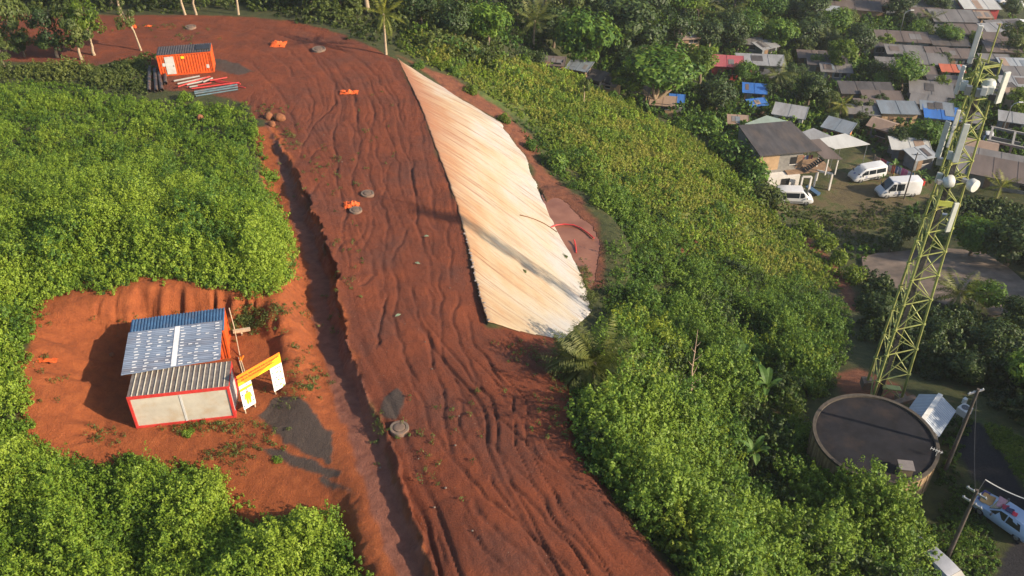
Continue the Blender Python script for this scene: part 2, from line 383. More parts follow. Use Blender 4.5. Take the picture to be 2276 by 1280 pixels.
RILL_PX = [[(760+x/1.905, 850+y/1.905) for x, y in l] for l in (
 [(290, -40), (300, 0), (340, 90), (380, 180), (430, 265), (480, 345), (540, 415), (620, 490), (700, 560), (770, 615), (830, 680), (900, 740), (980, 830)],
 [(395, -60), (410, 0), (430, 100), (445, 180), (455, 270), (480, 345)],
 [(440, -90), (480, 0), (530, 90), (580, 170), (610, 250), (680, 310), (740, 370), (800, 420), (850, 500), (900, 580), (960, 640), (1030, 700), (1090, 770), (1140, 830)],
 [(540, -60), (580, 0), (620, 80), (650, 140), (700, 200), (760, 250), (810, 290), (860, 340), (900, 370)],
 [(600, -80), (655, 0), (720, 90), (760, 170), (800, 260), (850, 330), (890, 370), (960, 420), (1040, 500), (1110, 580), (1180, 660), (1260, 740), (1340, 820)],
 [(700, -10), (750, 70), (780, 110), (830, 200), (890, 290), (960, 380), (1000, 400)], [(680, 380), (740, 450), (800, 520), (860, 570), (930, 660), (1000, 740), (1050, 820)],
 [(850, 440), (900, 490), (950, 570), (1010, 640)], [(540, 480), (600, 560), (660, 630), (740, 710), (820, 790), (860, 830)], [(500, 560), (560, 640), (620, 720), (690, 790), (730, 830)],
 [(920, 420), (990, 500), (1060, 560), (1130, 610), (1200, 700)], [(400, 580), (420, 690), (440, 800)], [(620, 380), (650, 440), (700, 520), (760, 600), (830, 690), (900, 780)], [(520, 60), (500, 150), (520, 240), (560, 330), (620, 430)],
 [(340, 330), (420, 420), (500, 500), (560, 560)], [(1000, 560), (1080, 650), (1160, 740), (1220, 810)], [(860, 230), (920, 300), (980, 360)])]
RILL_PX += [[(760+x/2.976, 425+y/2.976) for x, y in l] for l in (
 [(640, 480), (650, 620), (640, 760), (660, 850), (640, 1000), (680, 1130), (720, 1290)], [(560, 600), (590, 700), (600, 800), (650, 880)], [(330, 440), (350, 560), (370, 680), (350, 820), (380, 960), (420, 1080), (470, 1200), (520, 1300)],
 [(200, 440), (215, 560), (160, 620), (90, 660)], [(540, 260), (560, 330), (590, 420), (640, 480)], [(760, 640), (750, 760), (740, 880), (770, 1000), (820, 1100), (860, 1200), (900, 1300)], [(820, 780), (840, 880), (880, 1000), (960, 1100), (1030, 1200), (1080, 1290)],
 [(290, 660), (280, 760), (260, 900), (250, 1000), (180, 1080)], [(430, 200), (420, 300), (370, 400), (330, 500)], [(470, 560), (480, 700), (520, 820), (560, 960), (600, 1100), (640, 1240)], [(700, 120), (690, 260), (720, 400), (700, 520), (740, 640)], [(160, 120), (150, 240), (100, 330), (40, 420)])]
RILL_PX += [[(640, 60), (700, 130), (740, 180), (790, 215), (800, 300), (785, 400), (800, 470)], [(560, 150), (600, 180), (625, 210), (650, 270), (665, 320)], [(690, 105), (735, 160), (750, 225), (700, 270), (668, 325), (655, 372)], [(660, 200), (690, 250), (680, 300)], [(820, 170), (830, 260), (815, 340), (830, 430), (820, 520), (790, 600)],
 [(250, 55), (420, 72), (520, 92), (600, 118), (640, 150), (660, 190)], [(220, 75), (380, 92), (470, 108), (560, 140), (592, 170)], [(480, 48), (600, 68), (680, 98), (740, 138), (780, 190), (800, 250)], [(760, 230), (740, 300), (745, 380), (770, 470), (760, 560)], [(862, 200), (870, 350), (850, 450), (862, 540), (850, 640), (870, 720)], [(900, 260), (920, 420), (930, 520), (960, 620), (975, 700)],
 [(600, 45), (700, 75), (780, 120), (840, 170), (880, 230), (910, 320)], [(560, 40), (660, 60), (760, 100), (830, 150)], [(300, 45), (440, 55), (560, 75), (640, 110), (700, 170), (720, 230)], [(770, 300), (700, 330), (672, 380)], [(720, 400), (690, 440), (680, 480)], [(780, 520), (750, 560), (740, 600)]]
def carve(x, y):
    z = np.zeros_like(x); wx = x+.42*(fbm(x*.42, y*.42, 91, 4)-.5)*2; wy = y+.42*(fbm(x*.42+7, y*.42, 93, 4)-.5)*2
    for i, l in enumerate(RILL_PX):
        p = [atplane(*q)[:2] for q in l]; xs = [q[0] for q in p]; ys = [q[1] for q in p]
        k = np.where((x > min(xs)-1.5) & (x < max(xs)+1.5) & (y > min(ys)-1.5) & (y < max(ys)+1.5))[0]
        if not len(k): continue
        d, _, _, par, sd = segdist(wx[k], wy[k], p); e = np.minimum(par, len(p)-1-par)
        far = np.interp(np.mean(ys), [35, 100], [1, 1.35]); up_ = np.interp(np.mean(ys), [48, 66], [1, .62]); w = (.075+.06*noise(x[k]*.12, y[k]*.12, 95+i))*far; dep = (.045+.13*noise(x[k]*.13, y[k]*.13, 120+i)**1.3)*smooth(0, .8, e)*far*up_
        z[k] = np.minimum(z[k], -dep*np.exp(-(d/w)**2))
    return z
# erosion rills: ridged noise stretched along the flow direction of the embankment
L0 = np.array(SCARP)[::-1]; ly, lx = L0[:, 1], L0[:, 0]
rr = np.array([tuple(p[:2]) for p in (EDGE_LOW[::-1]+CREST[::-1])]); ry, rx = rr[:, 1], rr[:, 0]
def flow_uv(x, y):
    xl = np.interp(y, ly, lx); xr = np.interp(y, np.sort(ry), rx[np.argsort(ry)])
    u1 = (x-xl)/(xr-xl)*13; s1 = 88-y
    r = np.hypot(x+46, y-88); u2 = (r-20.8)/14.4*13; s2 = -np.arctan2(y-88, x+46)*28
    k = y > 88
    return np.where(k, u2, u1), np.where(k, s2, s1)
RU, RS = flow_uv(fx, fy)
def rills(u, s, x, y):
    wu = u+1.3*(fbm(s*.07, u*.12, 41, 3)-.5)*2+.30*(fbm(s*.30, u*.4, 43, 3)-.5)*2
    def vee(n, w): return np.clip(1-np.abs(n*2-1)/w, 0, 1)
    # trunk channels, side channels that come and go, and a fine comb of rivulets
    a = vee(noise(wu*.9, s*.022, 51), .14); b = vee(noise(wu*1.9+9, s*.05, 52), .22)*smooth(.35, .6, noise(wu*.5, s*.06, 57)); c = vee(noise(wu*3.8, s*.10, 53), .40)
    d = vee(fbm(wu*1.6+3, s*.30, 55, 3), .12)
    amp = .45+1.1*smooth(.3, .7, fbm(x*.07, y*.07, 61, 2)); low = smooth(62, 40, y)
    return -(.20*a**.8*(.6+.8*low)+.11*b+.045*c+.06*d*(1-.6*low))*amp
rl = (rills(RU, RS, fx, fy)*.40+carve(fx, fy))*m_road*smooth(0, 1, 1-m_mud)
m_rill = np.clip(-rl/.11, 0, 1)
lump = (fbm(fx*.45, fy*.45, 71, 5)-.5)
GZ = GZ+rl+lump*(.16*m_road+.20*m_bare+.1*m_mud)+(.05*(fbm(fx*2.3, fy*2.3, 77, 3)-.5))*(m_road+m_bare)
GZ += np.where(m_grav > .2, .03*m_grav, 0)
# the face strip is dropped under the cloth that covers it
kf = sdp(fx, fy, FACE); GZ -= .14*smooth(.12, .5, kf)
PUDP = atv([(1216, 452), (1232, 446), (1252, 456), (1270, 476), (1290, 497), (1308, 512), (1322, 530), (1330, 556), (1328, 585), (1322, 612), (1312, 640), (1296, 620), (1282, 585), (1262, 552), (1244, 520), (1230, 488)])
kp = sdp(fx, fy, PUDP)+.22*(fbm(fx*1.3, fy*1.3, 97, 3)-.5)*2; kb = (kp < 0) & (kp > -3) & (kf < 0); GZ = np.where(kb, np.maximum(GZ, PUD_Z+.03*smooth(0, -.5, kp)+.05*np.minimum(-kp, 1)-.25*np.clip(-kp-1.5, 0, 9)), GZ); GZ = np.where(kp > 0, np.minimum(GZ, PUD_Z-.02-.2*np.clip(kp, 0, 1)), GZ)
def mk_grid_obj(name, sel, mat, attrs, kind='structure'):
    idx = np.full(len(fx), -1); f = np.argwhere(sel); i = f[:, 0]*gsh[1]+f[:, 1]
    q = np.c_[i, i+1, i+1+gsh[1], i+gsh[1]]; used = np.unique(q); idx[used] = np.arange(len(used))
    me = bpy.data.meshes.new(name); nv, nf = len(used), len(q)
    me.vertices.add(nv); me.loops.add(nf*4); me.polygons.add(nf)
    me.vertices.foreach_set('co', np.c_[fx[used], fy[used], GZ[used]].astype(np.float32).ravel())
    me.loops.foreach_set('vertex_index', idx[q].ravel().astype(np.int32))
    me.polygons.foreach_set('loop_start', np.arange(0, nf*4, 4, dtype=np.int32))
    me.polygons.foreach_set('use_smooth', np.ones(nf, bool))
    for an, arr in attrs.items():
        a = me.attributes.new(an, 'FLOAT', 'POINT'); a.data.foreach_set('value', arr[used].astype(np.float32))
    me.update(calc_edges=True); me.validate()
    o = link(name, me, mat); o['kind'] = kind
    return o
def ground_material():
    m, n, l = new_mat('ground')
    out = N(n, 'ShaderNodeOutputMaterial'); b = N(n, 'ShaderNodeBsdfPrincipled'); l.new(b.outputs[0], out.inputs[0])
    tc = N(n, 'ShaderNodeTexCoord')
    def nz(scale, detail=6, rough=.6):
        k = N(n, 'ShaderNodeTexNoise', i_Scale=scale, i_Detail=float(detail), i_Roughness=rough); l.new(tc.outputs['Object'], k.inputs['Vector']); return k.outputs['Fac']
    def attr(a): return N(n, 'ShaderNodeAttribute', attribute_name=a).outputs['Fac']
    def rp(src, *stops):
        r = ramp(n, list(stops)); l.new(src, r.inputs[0]); return r.outputs[0]
    n1, n2, n3, n4 = nz(.35, 8), nz(1.4, 8, .65), nz(9, 6, .7), nz(.09, 4)
    veg = rp(n2, (.3, (.026, .032, .011)), (.55, (.048, .056, .016)), (.75, (.095, .062, .030)))
    drygrass = rp(n2, (.3, (.045, .08, .014)), (.5, (.09, .125, .024)), (.72, (.16, .13, .05)))
    road = rp(n1, (.25, (.070, .021, .012)), (.44, (.148, .035, .014)), (.60, (.225, .050, .016)), (.8, (.33, .078, .021)))
    road = mixc(n, l, .55, road, rp(n3, (.3, (.050, .017, .010)), (.55, (.135, .035, .014)), (.8, (.25, .068, .025))))
    n5 = nz(.16, 5, .6)
    road = mixc(n, l, rp(n5, (.52, (0, 0, 0)), (.68, (.42, .42, .42))), road, (.068, .034, .027))
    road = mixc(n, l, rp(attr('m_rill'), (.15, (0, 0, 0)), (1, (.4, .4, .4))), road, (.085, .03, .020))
    bare = rp(n2, (.25, (.14, .035, .012)), (.5, (.25, .062, .017)), (.75, (.34, .098, .028)))
    bare = mixc(n, l, .35, bare, rp(n3, (.3, (.13, .032, .011)), (.7, (.32, .095, .028))))
    mud = rp(n2, (.3, (.12, .040, .024)), (.6, (.20, .075, .046)))
    grav = rp(nz(22, 3, .8), (.3, (.034, .024, .019)), (.6, (.072, .052, .042)), (.8, (.13, .10, .08)))
    asph = rp(nz(6, 6, .8), (.3, (.011, .011, .014)), (.7, (.024, .023, .028)))
    path = rp(n2, (.3, (.09, .035, .022)), (.55, (.17, .06, .03)), (.75, (.25, .10, .05)))
    yard = rp(nz(.25, 6), (.35, (.07, .055, .03)), (.5, (.11, .085, .04)), (.58, (.06, .075, .02)), (.8, (.05, .08, .018)))
    c = veg
    for an, col in (('m_grass', drygrass), ('m_yard', yard), ('m_path', path), ('m_road', road), ('m_bare', bare), ('m_mud', mud), ('m_grav', grav), ('m_asph', asph)):
        c = mixc(n, l, attr(an), c, col)
    # small pale stones
    vo = N(n, 'ShaderNodeTexVoronoi', i_Scale=1.5); l.new(tc.outputs['Object'], vo.inputs['Vector'])
    st = rp(vo.outputs['Distance'], (.0, (.5, .5, .5)), (.045, (.5, .5, .5)), (.06, (0, 0, 0)))
    sm = N(n, 'ShaderNodeMath', operation='MULTIPLY'); l.new(st, sm.inputs[0]); l.new(attr('m_road'), sm.inputs[1])
    c = mixc(n, l, sm.outputs[0], c, (.28, .2, .15))
    l.new(c, b.inputs['Base Color'])
    ro = N(n, 'ShaderNodeMath', operation='MULTIPLY_ADD'); l.new(attr('m_mud'), ro.inputs[0]); ro.inputs[1].default_value = -.22; ro.inputs[2].default_value = .9
    l.new(ro.outputs[0], b.inputs['Roughness']); b.inputs['Specular IOR Level'].default_value = .3
    n6 = nz(30, 3, .8); road_g = N(n, 'ShaderNodeMath', operation='MULTIPLY'); l.new(n6, road_g.inputs[0]); road_g.inputs[1].default_value = .28
    hs = N(n, 'ShaderNodeMath', operation='ADD'); l.new(n2, hs.inputs[0])
    h3 = N(n, 'ShaderNodeMath', operation='MULTIPLY'); l.new(n3, h3.inputs[0]); h3.inputs[1].default_value = .6; l.new(h3.outputs[0], hs.inputs[1]); hs2 = N(n, 'ShaderNodeMath', operation='ADD'); l.new(hs.outputs[0], hs2.inputs[0]); l.new(road_g.outputs[0], hs2.inputs[1]); hs = hs2
    bp = N(n, 'ShaderNodeBump', i_Strength=1.0, i_Distance=.14); l.new(hs.outputs[0], bp.inputs['Height']); l.new(bp.outputs[0], b.inputs['Normal'])
    return m
G_MAT = ground_material()
ATTRS = dict(m_road=m_road, m_bare=m_bare, m_mud=m_mud, m_grav=m_grav, m_asph=m_asph, m_path=m_path, m_yard=m_yard, m_rill=m_rill, m_grass=m_grass)
def fc(a): a = a.reshape(gsh); return (a[:-1, :-1]+a[1:, :-1]+a[:-1, 1:]+a[1:, 1:])/4
cls = np.zeros((gsh[0]-1, gsh[1]-1), int)
for a, v in ((m_path, 7), (m_road, 1), (m_bare, 2), (m_mud, 3), (m_grav, 4), (m_asph, 5)):
    cls = np.where(fc(a) > .5, v, cls)
for v, nm in ((0, 'ground'), (1, 'dirt_road'), (2, 'bare_earth'), (3, 'drainage_ditch_ground'), (4, 'gravel_ground'), (5, 'asphalt_road'), (7, 'dirt_path')):
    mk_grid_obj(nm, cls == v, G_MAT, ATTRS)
# muddy puddle at the toe of the slope
def puddle():
    m, n, l = new_mat('puddle_water'); out = N(n, 'ShaderNodeOutputMaterial'); b = N(n, 'ShaderNodeBsdfPrincipled', i_Roughness=.12); l.new(b.outputs[0], out.inputs[0])
    nz = N(n, 'ShaderNodeTexNoise', i_Scale=.5, i_Detail=4.0); tc = N(n, 'ShaderNodeTexCoord'); l.new(tc.outputs['Object'], nz.inputs['Vector'])
    r = ramp(n, [(.35, (.17, .070, .040)), (.65, (.25, .112, .066))]); l.new(nz.outputs['Fac'], r.inputs[0]); l.new(r.outputs[0], b.inputs['Base Color'])
    p = np.array([(q[0], q[1]) for q in PUDP]); c = p.mean(0); p = c+(p-c)*1.22
    mb = MB(); mb.add([(q[0], q[1], PUD_Z) for q in p], [tuple(range(len(p)))])
    o = mb.build('puddle_water', m); o['kind'] = 'structure'
puddle()
# ------------------------------------------------------------------ geotextile on the embankment face
def geotextile():
    nu, nv = 220, 60
    c = resample(CREST, nu); t = resample(TOE, nu)
    u = np.linspace(0, 1, nu)[:, None, None]; v = np.linspace(0, 1, nv)[None, :, None]
    P = c[:, None]*(1-v)+t[:, None]*v
    U, V = np.meshgrid(np.linspace(0, 44, nu), np.linspace(0, 1, nv), indexing='ij')
    width = np.linalg.norm(t-c, axis=1)[:, None]
    D = V*width
    flow = U-D*.55                     # wrinkles run down the slope at an angle
    w = .05*(1-np.abs(noise(flow*1.3, D*.10, 81)*2-1))+.03*fbm(flow*.5, D*.12, 83, 3)+.02*noise(flow*3.2, D*.3, 85)
    edge = np.minimum(np.minimum(V, 1-V)*width, 6)
    P[..., 2] += .02+w*smooth(0, .5, edge)
    tt = np.linspace(0, 1, nv)
    wob = (noise(np.linspace(0, 44, nu)*1.3, np.zeros(nu), 88)-.5)*.5
    P[..., 0] += wob[:, None]*(V**3)*.45; P[..., 0] += ((noise(np.linspace(0, 44, nu)*2.1, np.zeros(nu)+4, 89)-.5)*.10)[:, None]*((1-V)**4)
    # thin hem so that the cloth has a thickness
    vs = P.reshape(-1, 3); q = []
    for i in range(nu-1):
        a = np.arange(nv-1)+i*nv; q.append(np.c_[a, a+nv, a+nv+1, a+1])
    q = np.concatenate(q); me = bpy.data.meshes.new('geotextile'); me.from_pydata(vs.tolist(), [], q.tolist())
    for p in me.polygons: p.use_smooth = True
    for an, arr in (('gu', U), ('gv', V), ('gflow', flow), ('gd', D)):
        a = me.attributes.new(an, 'FLOAT', 'POINT'); a.data.foreach_set('value', arr.ravel().astype(np.float32))
    m, n, l = new_mat('geotextile'); out = N(n, 'ShaderNodeOutputMaterial'); b = N(n, 'ShaderNodeBsdfPrincipled', i_Roughness=.85); l.new(b.outputs[0], out.inputs[0])
    def attr(a): return N(n, 'ShaderNodeAttribute', attribute_name=a).outputs['Fac']
    def cx(a, sa, c_, sc):
        k = N(n, 'ShaderNodeCombineXYZ'); p1 = N(n, 'ShaderNodeMath', operation='MULTIPLY'); p1.inputs[1].default_value = sa; l.new(attr(a), p1.inputs[0]); l.new(p1.outputs[0], k.inputs[0])
        p2 = N(n, 'ShaderNodeMath', operation='MULTIPLY'); p2.inputs[1].default_value = sc; l.new(attr(c_), p2.inputs[0]); l.new(p2.outputs[0], k.inputs[1]); return k.outputs[0]
    def nz(vec, s, d=5, r=.6):
        k = N(n, 'ShaderNodeTexNoise', i_Scale=s, i_Detail=float(d), i_Roughness=r); l.new(vec, k.inputs['Vector']); return k.outputs['Fac']
    def rp(src, *stops):
        r = ramp(n, list(stops)); l.new(src, r.inputs[0]); return r.outputs[0]
    streak = nz(cx('gflow', 2.6, 'gd', .12), 1.0, 8, .7)
    fine = nz(cx('gflow', 8.0, 'gd', .30), 1.0, 6, .75)
    blot = nz(cx('gflow', .22, 'gd', .22), 1.0, 5, .6)
    bl2 = N(n, 'ShaderNodeMath', operation='MULTIPLY_ADD'); l.new(attr('gv'), bl2.inputs[0]); bl2.inputs[1].default_value = .42; l.new(blot, bl2.inputs[2])
    base = rp(bl2.outputs[0], (.42, (.36, .20, .095)), (.60, (.40, .30, .185)), (.78, (.40, .345, .26)), (.96, (.38, .365, .34)))
    # orange soil washed over the upper part, more of it towards the far end
    su = N(n, 'ShaderNodeMapRange'); l.new(attr('gu'), su.inputs[0]); su.inputs[1].default_value = 0; su.inputs[2].default_value = 34; su.inputs[3].default_value = .30; su.inputs[4].default_value = -.12
    sv = N(n, 'ShaderNodeMapRange'); l.new(attr('gv'), sv.inputs[0]); sv.inputs[1].default_value = 0; sv.inputs[2].default_value = .55; sv.inputs[3].default_value = .24; sv.inputs[4].default_value = -.10
    s1 = N(n, 'ShaderNodeMath', operation='ADD'); l.new(su.outputs[0], s1.inputs[0]); l.new(sv.outputs[0], s1.inputs[1])
    s2 = N(n, 'ShaderNodeMath', operation='ADD'); l.new(s1.outputs[0], s2.inputs[0]); l.new(streak, s2.inputs[1])
    c = mixc(n, l, rp(s2.outputs[0], (.54, (0, 0, 0)), (.88, (.85, .85, .85))), base, (.27, .105, .055))
    c = mixc(n, l, rp(streak, (.53, (0, 0, 0)), (.63, (.62, .62, .62))), c, (.23, .115, .065))
    c = mixc(n, l, rp(fine, (.565, (0, 0, 0)), (.66, (.75, .75, .75))), c, (.12, .06, .04))
    l.new(c, b.inputs['Base Color'])
    bp = N(n, 'ShaderNodeBump', i_Strength=1.0, i_Distance=.16); l.new(streak, bp.inputs['Height']); bp2 = N(n, 'ShaderNodeBump', i_Strength=.8, i_Distance=.05); l.new(fine, bp2.inputs['Height']); l.new(bp.outputs[0], bp2.inputs['Normal']); l.new(bp2.outputs[0], b.inputs['Normal'])
    o = link('geotextile_sheet', me, m)
    sol = o.modifiers.new('thickness', 'SOLIDIFY'); sol.thickness = .03; sol.offset = -1
    tag(o, 'huge cream geotextile sheet stained with red soil on the embankment slope', 'geotextile sheet')
    return P
GEO_P = geotextile()
# ------------------------------------------------------------------ vegetation
LM = dict(
    thicket=leaf_mat('thicket_leaves', (.040, .095, .011), (.140, .245, .022), (.27, .37, .036), .42),
    shrub=leaf_mat('shrub_leaves', (.016, .050, .010), (.072, .155, .020), (.18, .27, .030), .37),
    mango=leaf_mat('mango_leaves', (.012, .026, .008), (.032, .060, .014), (.075, .110, .020), .18),
    bright=leaf_mat('bright_leaves', (.028, .060, .006), (.105, .170, .013), (.22, .27, .022), .36),
    olive=leaf_mat('olive_leaves', (.026, .042, .010), (.070, .100, .020), (.135, .160, .034), .28),
    grass=leaf_mat('grass_blades', (.075, .130, .014), (.175, .255, .030), (.32, .31, .06), .38),
    banana=leaf_mat('banana_leaves', (.035, .085, .016), (.075, .155, .028), (.16, .25, .06), .38),
    palm=leaf_mat('palm_fronds', (.040, .056, .012), (.090, .110, .022), (.17, .165, .038), .28),
    yellow=leaf_mat('yellow_fronds', (.06, .080, .012), (.14, .16, .018), (.26, .23, .03), .32),
)
BARK = pmat('bark', (.16, .12, .085), .9, var=.4, scale=6, bump=.03)
PALEBARK = pmat('pale_bark', (.34, .26, .17), .9, var=.35, scale=5, bump=.02)
def unit(a): return a/(np.linalg.norm(a, axis=1, keepdims=True)+1e-9)
def leaf_mesh(name, P, Nn, size, tint, asp=.55, along=None, rng=RNG):
    n = len(P); Nn = unit(Nn+.0)
    t = rng.normal(size=(n, 3)) if along is None else along+.15*rng.normal(size=(n, 3))
    u = unit(t-Nn*np.sum(t*Nn, axis=1, keepdims=True)); w = np.cross(Nn, u)
    s = np.broadcast_to(np.asarray(size, float), (n,))[:, None]
    V = np.empty((n, 4, 3)); V[:, 0] = P-u*s; V[:, 1] = P+w*s*asp; V[:, 2] = P+u*s; V[:, 3] = P-w*s*asp
    V[:, (1, 3)] += (Nn*s*.22)[:, None]
    me = bpy.data.meshes.new(name)
    me.vertices.add(n*4); me.loops.add(n*4); me.polygons.add(n)
    me.vertices.foreach_set('co', V.astype(np.float32).ravel())
    me.loops.foreach_set('vertex_index', np.arange(n*4, dtype=np.int32)); me.polygons.foreach_set('loop_start', np.arange(0, n*4, 4, dtype=np.int32))
    a = me.attributes.new('tint', 'FLOAT', 'POINT'); a.data.foreach_set('value', np.repeat(np.clip(tint, 0, 1), 4).astype(np.float32))
    me.update(calc_edges=True)
    return me
def sphere_pts(n, rng): return unit(rng.normal(size=(n, 3)))
def dome_leaves(cx, cy, gz, r, h, dens, tint0, rng, lump=.35, sprig=15):
    """foliage of many overlapping shrubs at once (one array entry per shrub): leaves grow in small upright sprigs"""
    ns = np.maximum(4, (np.pi*r*r*dens*(1+.6*h/r)/sprig).astype(int)); k = np.repeat(np.arange(len(cx)), ns); m = len(k)
    d = sphere_pts(m, rng); d[:, 2] = np.abs(d[:, 2])*1.1-.12; d = unit(d); rad = rng.uniform(.45, 1.0, m)**.6
    ph = rng.uniform(0, 6.28, (len(cx), 3))[k]
    lum = 1+lump*.5*(np.sin(d[:, 0]*5+ph[:, 0])+np.sin(d[:, 1]*5+ph[:, 1])*np.sin(d[:, 2]*6+ph[:, 2]))
    S = np.c_[cx[k]+d[:, 0]*r[k]*rad*lum, cy[k]+d[:, 1]*r[k]*rad*lum, gz[k]+np.maximum(d[:, 2], -.05)*h[k]*rad*lum]
    ax = unit(d*[.75, .75, .4]+[0, 0, .75]+.25*rng.normal(size=(m, 3))); SL = (.16+.30*np.minimum(h[k], 1.5))*rng.uniform(.6, 1.25, m)
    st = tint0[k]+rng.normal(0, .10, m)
    q = np.repeat(np.arange(m), sprig); n = len(q); t = rng.random(n)
    side = rng.normal(size=(n, 3)); side -= ax[q]*np.sum(side*ax[q], axis=1, keepdims=True); side = unit(side)
    P = S[q]+ax[q]*(t*SL[q])[:, None]+side*((.13-.08*t)*(.6+SL[q]*1.2))[:, None]
    Nn = unit(side*.55+ax[q]*.75+.40*rng.normal(size=(n, 3)))
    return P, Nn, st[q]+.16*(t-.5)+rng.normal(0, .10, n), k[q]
FOOT = [(*at(px, py)[:2], r) for px, py, r in ((1642, 836, 1.7), (1695, 905, 1.8), (1668, 1040, 1.8), (1318, 862, 1.3), (1530, 905, 1.6), (1534, 930, 1.4))]
FOOT += [(x_, y_-1.6, r_*.8) for x_, y_, r_ in FOOT]
def mass(name, poly_px, n, rr, hh, dens, leaf, mat, tint=.5, seed=1, holes=(), hmod=None, tall=None, poly_world=None, asp=.55):
    rng = np.random.default_rng(seed)
    poly = poly_world or atv(poly_px); xs = [p[0] for p in poly]; ys = [p[1] for p in poly]
    area = 0
    x = rng.uniform(min(xs), max(xs), n*8); y = rng.uniform(min(ys), max(ys), n*8)
    k = inpoly(x, y, poly)
    for hpoly in holes: k &= ~inpoly(x, y, hpoly)
    for cx, cy, cr in FOOT:
        k &= (x-cx)**2+(y-cy)**2 > cr*cr
    x, y = x[k][:n], y[k][:n]; m = len(x)
    big = fbm(x*.22, y*.22, seed+5, 3)
    r = rng.uniform(*rr, m)*(.7+.6*big); h = rng.uniform(*hh, m)*(.35+1.5*smooth(.25, .75, fbm(x*.33, y*.33, seed+15, 3)))
    if tall is not None:
        f = tall(x, y); r *= f; h *= f
    # shrubs shrink towards the edge of the patch
    e = segdist(x, y, poly, True)[0]; s = np.clip(.35+e/3.0, .35, 1)*np.where(e < 2.5, rng.uniform(.6, 1.15, m), 1); r *= s; h *= s
    t0 = tint+.22*(np.clip(h/np.mean(h), .3, 1.9)-1)+.75*(fbm(x*.24, y*.24, seed+9, 3)-.5)+rng.normal(0, .07, m)  # shade of the gaps put into the leaf tint: low shrubs darker, tall lighter
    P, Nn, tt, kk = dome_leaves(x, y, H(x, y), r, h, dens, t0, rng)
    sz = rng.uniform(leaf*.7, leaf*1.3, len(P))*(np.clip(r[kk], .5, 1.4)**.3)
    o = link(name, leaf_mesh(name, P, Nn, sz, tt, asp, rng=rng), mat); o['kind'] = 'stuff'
    print('MASS', name, m, len(P))
    return o
CONT = [(-24.2, 29.5), (-12.5, 29.5), (-12.5, 40), (-24.2, 40)]
THICK = [(-120, 175), (0, 188), (60, 182), (150, 185), (200, 200), (300, 218), (420, 232), (548, 232), (578, 285), (592, 340), (612, 400), (630, 470), (648, 535), (656, 600), (640, 645), (600, 668), (560, 662), (480, 642), (345, 620), (300, 625), (245, 655), (190, 640), (100, 665), (78, 740), (62, 840), (66, 930), (-150, 930)]
def tall1(x, y): return .60+.75*smooth(74, 56, y)*smooth(-44, -26, x)+.35*smooth(80, 58, y)
mass('thicket_undergrowth', THICK, 4200, (.45, 1.1), (.5, 1.3), 112, .075, LM['thicket'], .52, 21, tall=tall1)
mass('tall_weeds', THICK, 420, (.4, 1.0), (.8, 1.7), 90, .095, LM['shrub'], .5, 22, tall=tall1)
mass('tall_weeds', THICK, 260, (.3, .8), (.7, 1.5), 80, .085, LM['bright'], .6, 23, tall=tall1)
LOWTH = [(62, 930), (100, 1020), (200, 1030), (330, 1020), (420, 1028), (480, 1055), (540, 1115), (600, 1160), (700, 1150), (745, 1150), (775, 1210), (800, 1260), (850, 1310), (850, 1400), (-160, 1400), (-160, 940)]
mass('thicket_undergrowth', [(-120, 110), (0, 150), (120, 145), (190, 150), (290, 130), (345, 112), (345, 140), (335, 215), (250, 205), (100, 185), (-120, 178)], 420, (.5, 1.1), (.4, 1.1), 60, .11, LM['olive'], .5, 25)
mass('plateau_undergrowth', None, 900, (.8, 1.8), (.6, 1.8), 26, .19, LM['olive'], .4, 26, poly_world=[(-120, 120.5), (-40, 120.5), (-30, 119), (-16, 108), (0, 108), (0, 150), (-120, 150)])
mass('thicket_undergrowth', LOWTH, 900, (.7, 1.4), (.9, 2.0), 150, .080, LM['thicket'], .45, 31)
# grass and low weeds on the slope to the right
GRASSP = [(900, 55), (880, 110), (955, 148), (1040, 182), (1110, 226), (1180, 280), (1205, 335), (1260, 400), (1330, 440), (1400, 480), (1600, 620), (1780, 650), (1870, 640), (1850, 590), (1790, 535), (1720, 490), (1690, 450), (1640, 385), (1560, 318), (1450, 262), (1355, 212), (1285, 172), (1200, 146), (1100, 128), (1000, 80)]
mass('grass', GRASSP, 5600, (.5, 1.1), (.18, .6), 26, .155, LM['grass'], .55, 41, asp=.28)
mass('slope_weeds', GRASSP, 360, (.5, 1.4), (.3, 1.0), 42, .12, LM['thicket'], .60, 45)
mass('slope_weeds', GRASSP, 190, (.5, 1.3), (.4, 1.3), 42, .12, LM['shrub'], .45, 46)
mass('grass', [(2185, 938), (2240, 955), (2330, 1010), (2330, 1130), (2272, 1075), (2205, 985)], 240, (.3, .6), (.15, .3), 70, .09, LM['grass'], .35, 43, asp=.3)
mass('grass', [(2120, 1080), (2160, 1080), (2200, 1180), (2225, 1250), (2190, 1330), (2070, 1330), (2060, 1200), (2090, 1130)], 300, (.3, .6), (.2, .4), 70, .09, LM['shrub'], .3, 44, asp=.4)
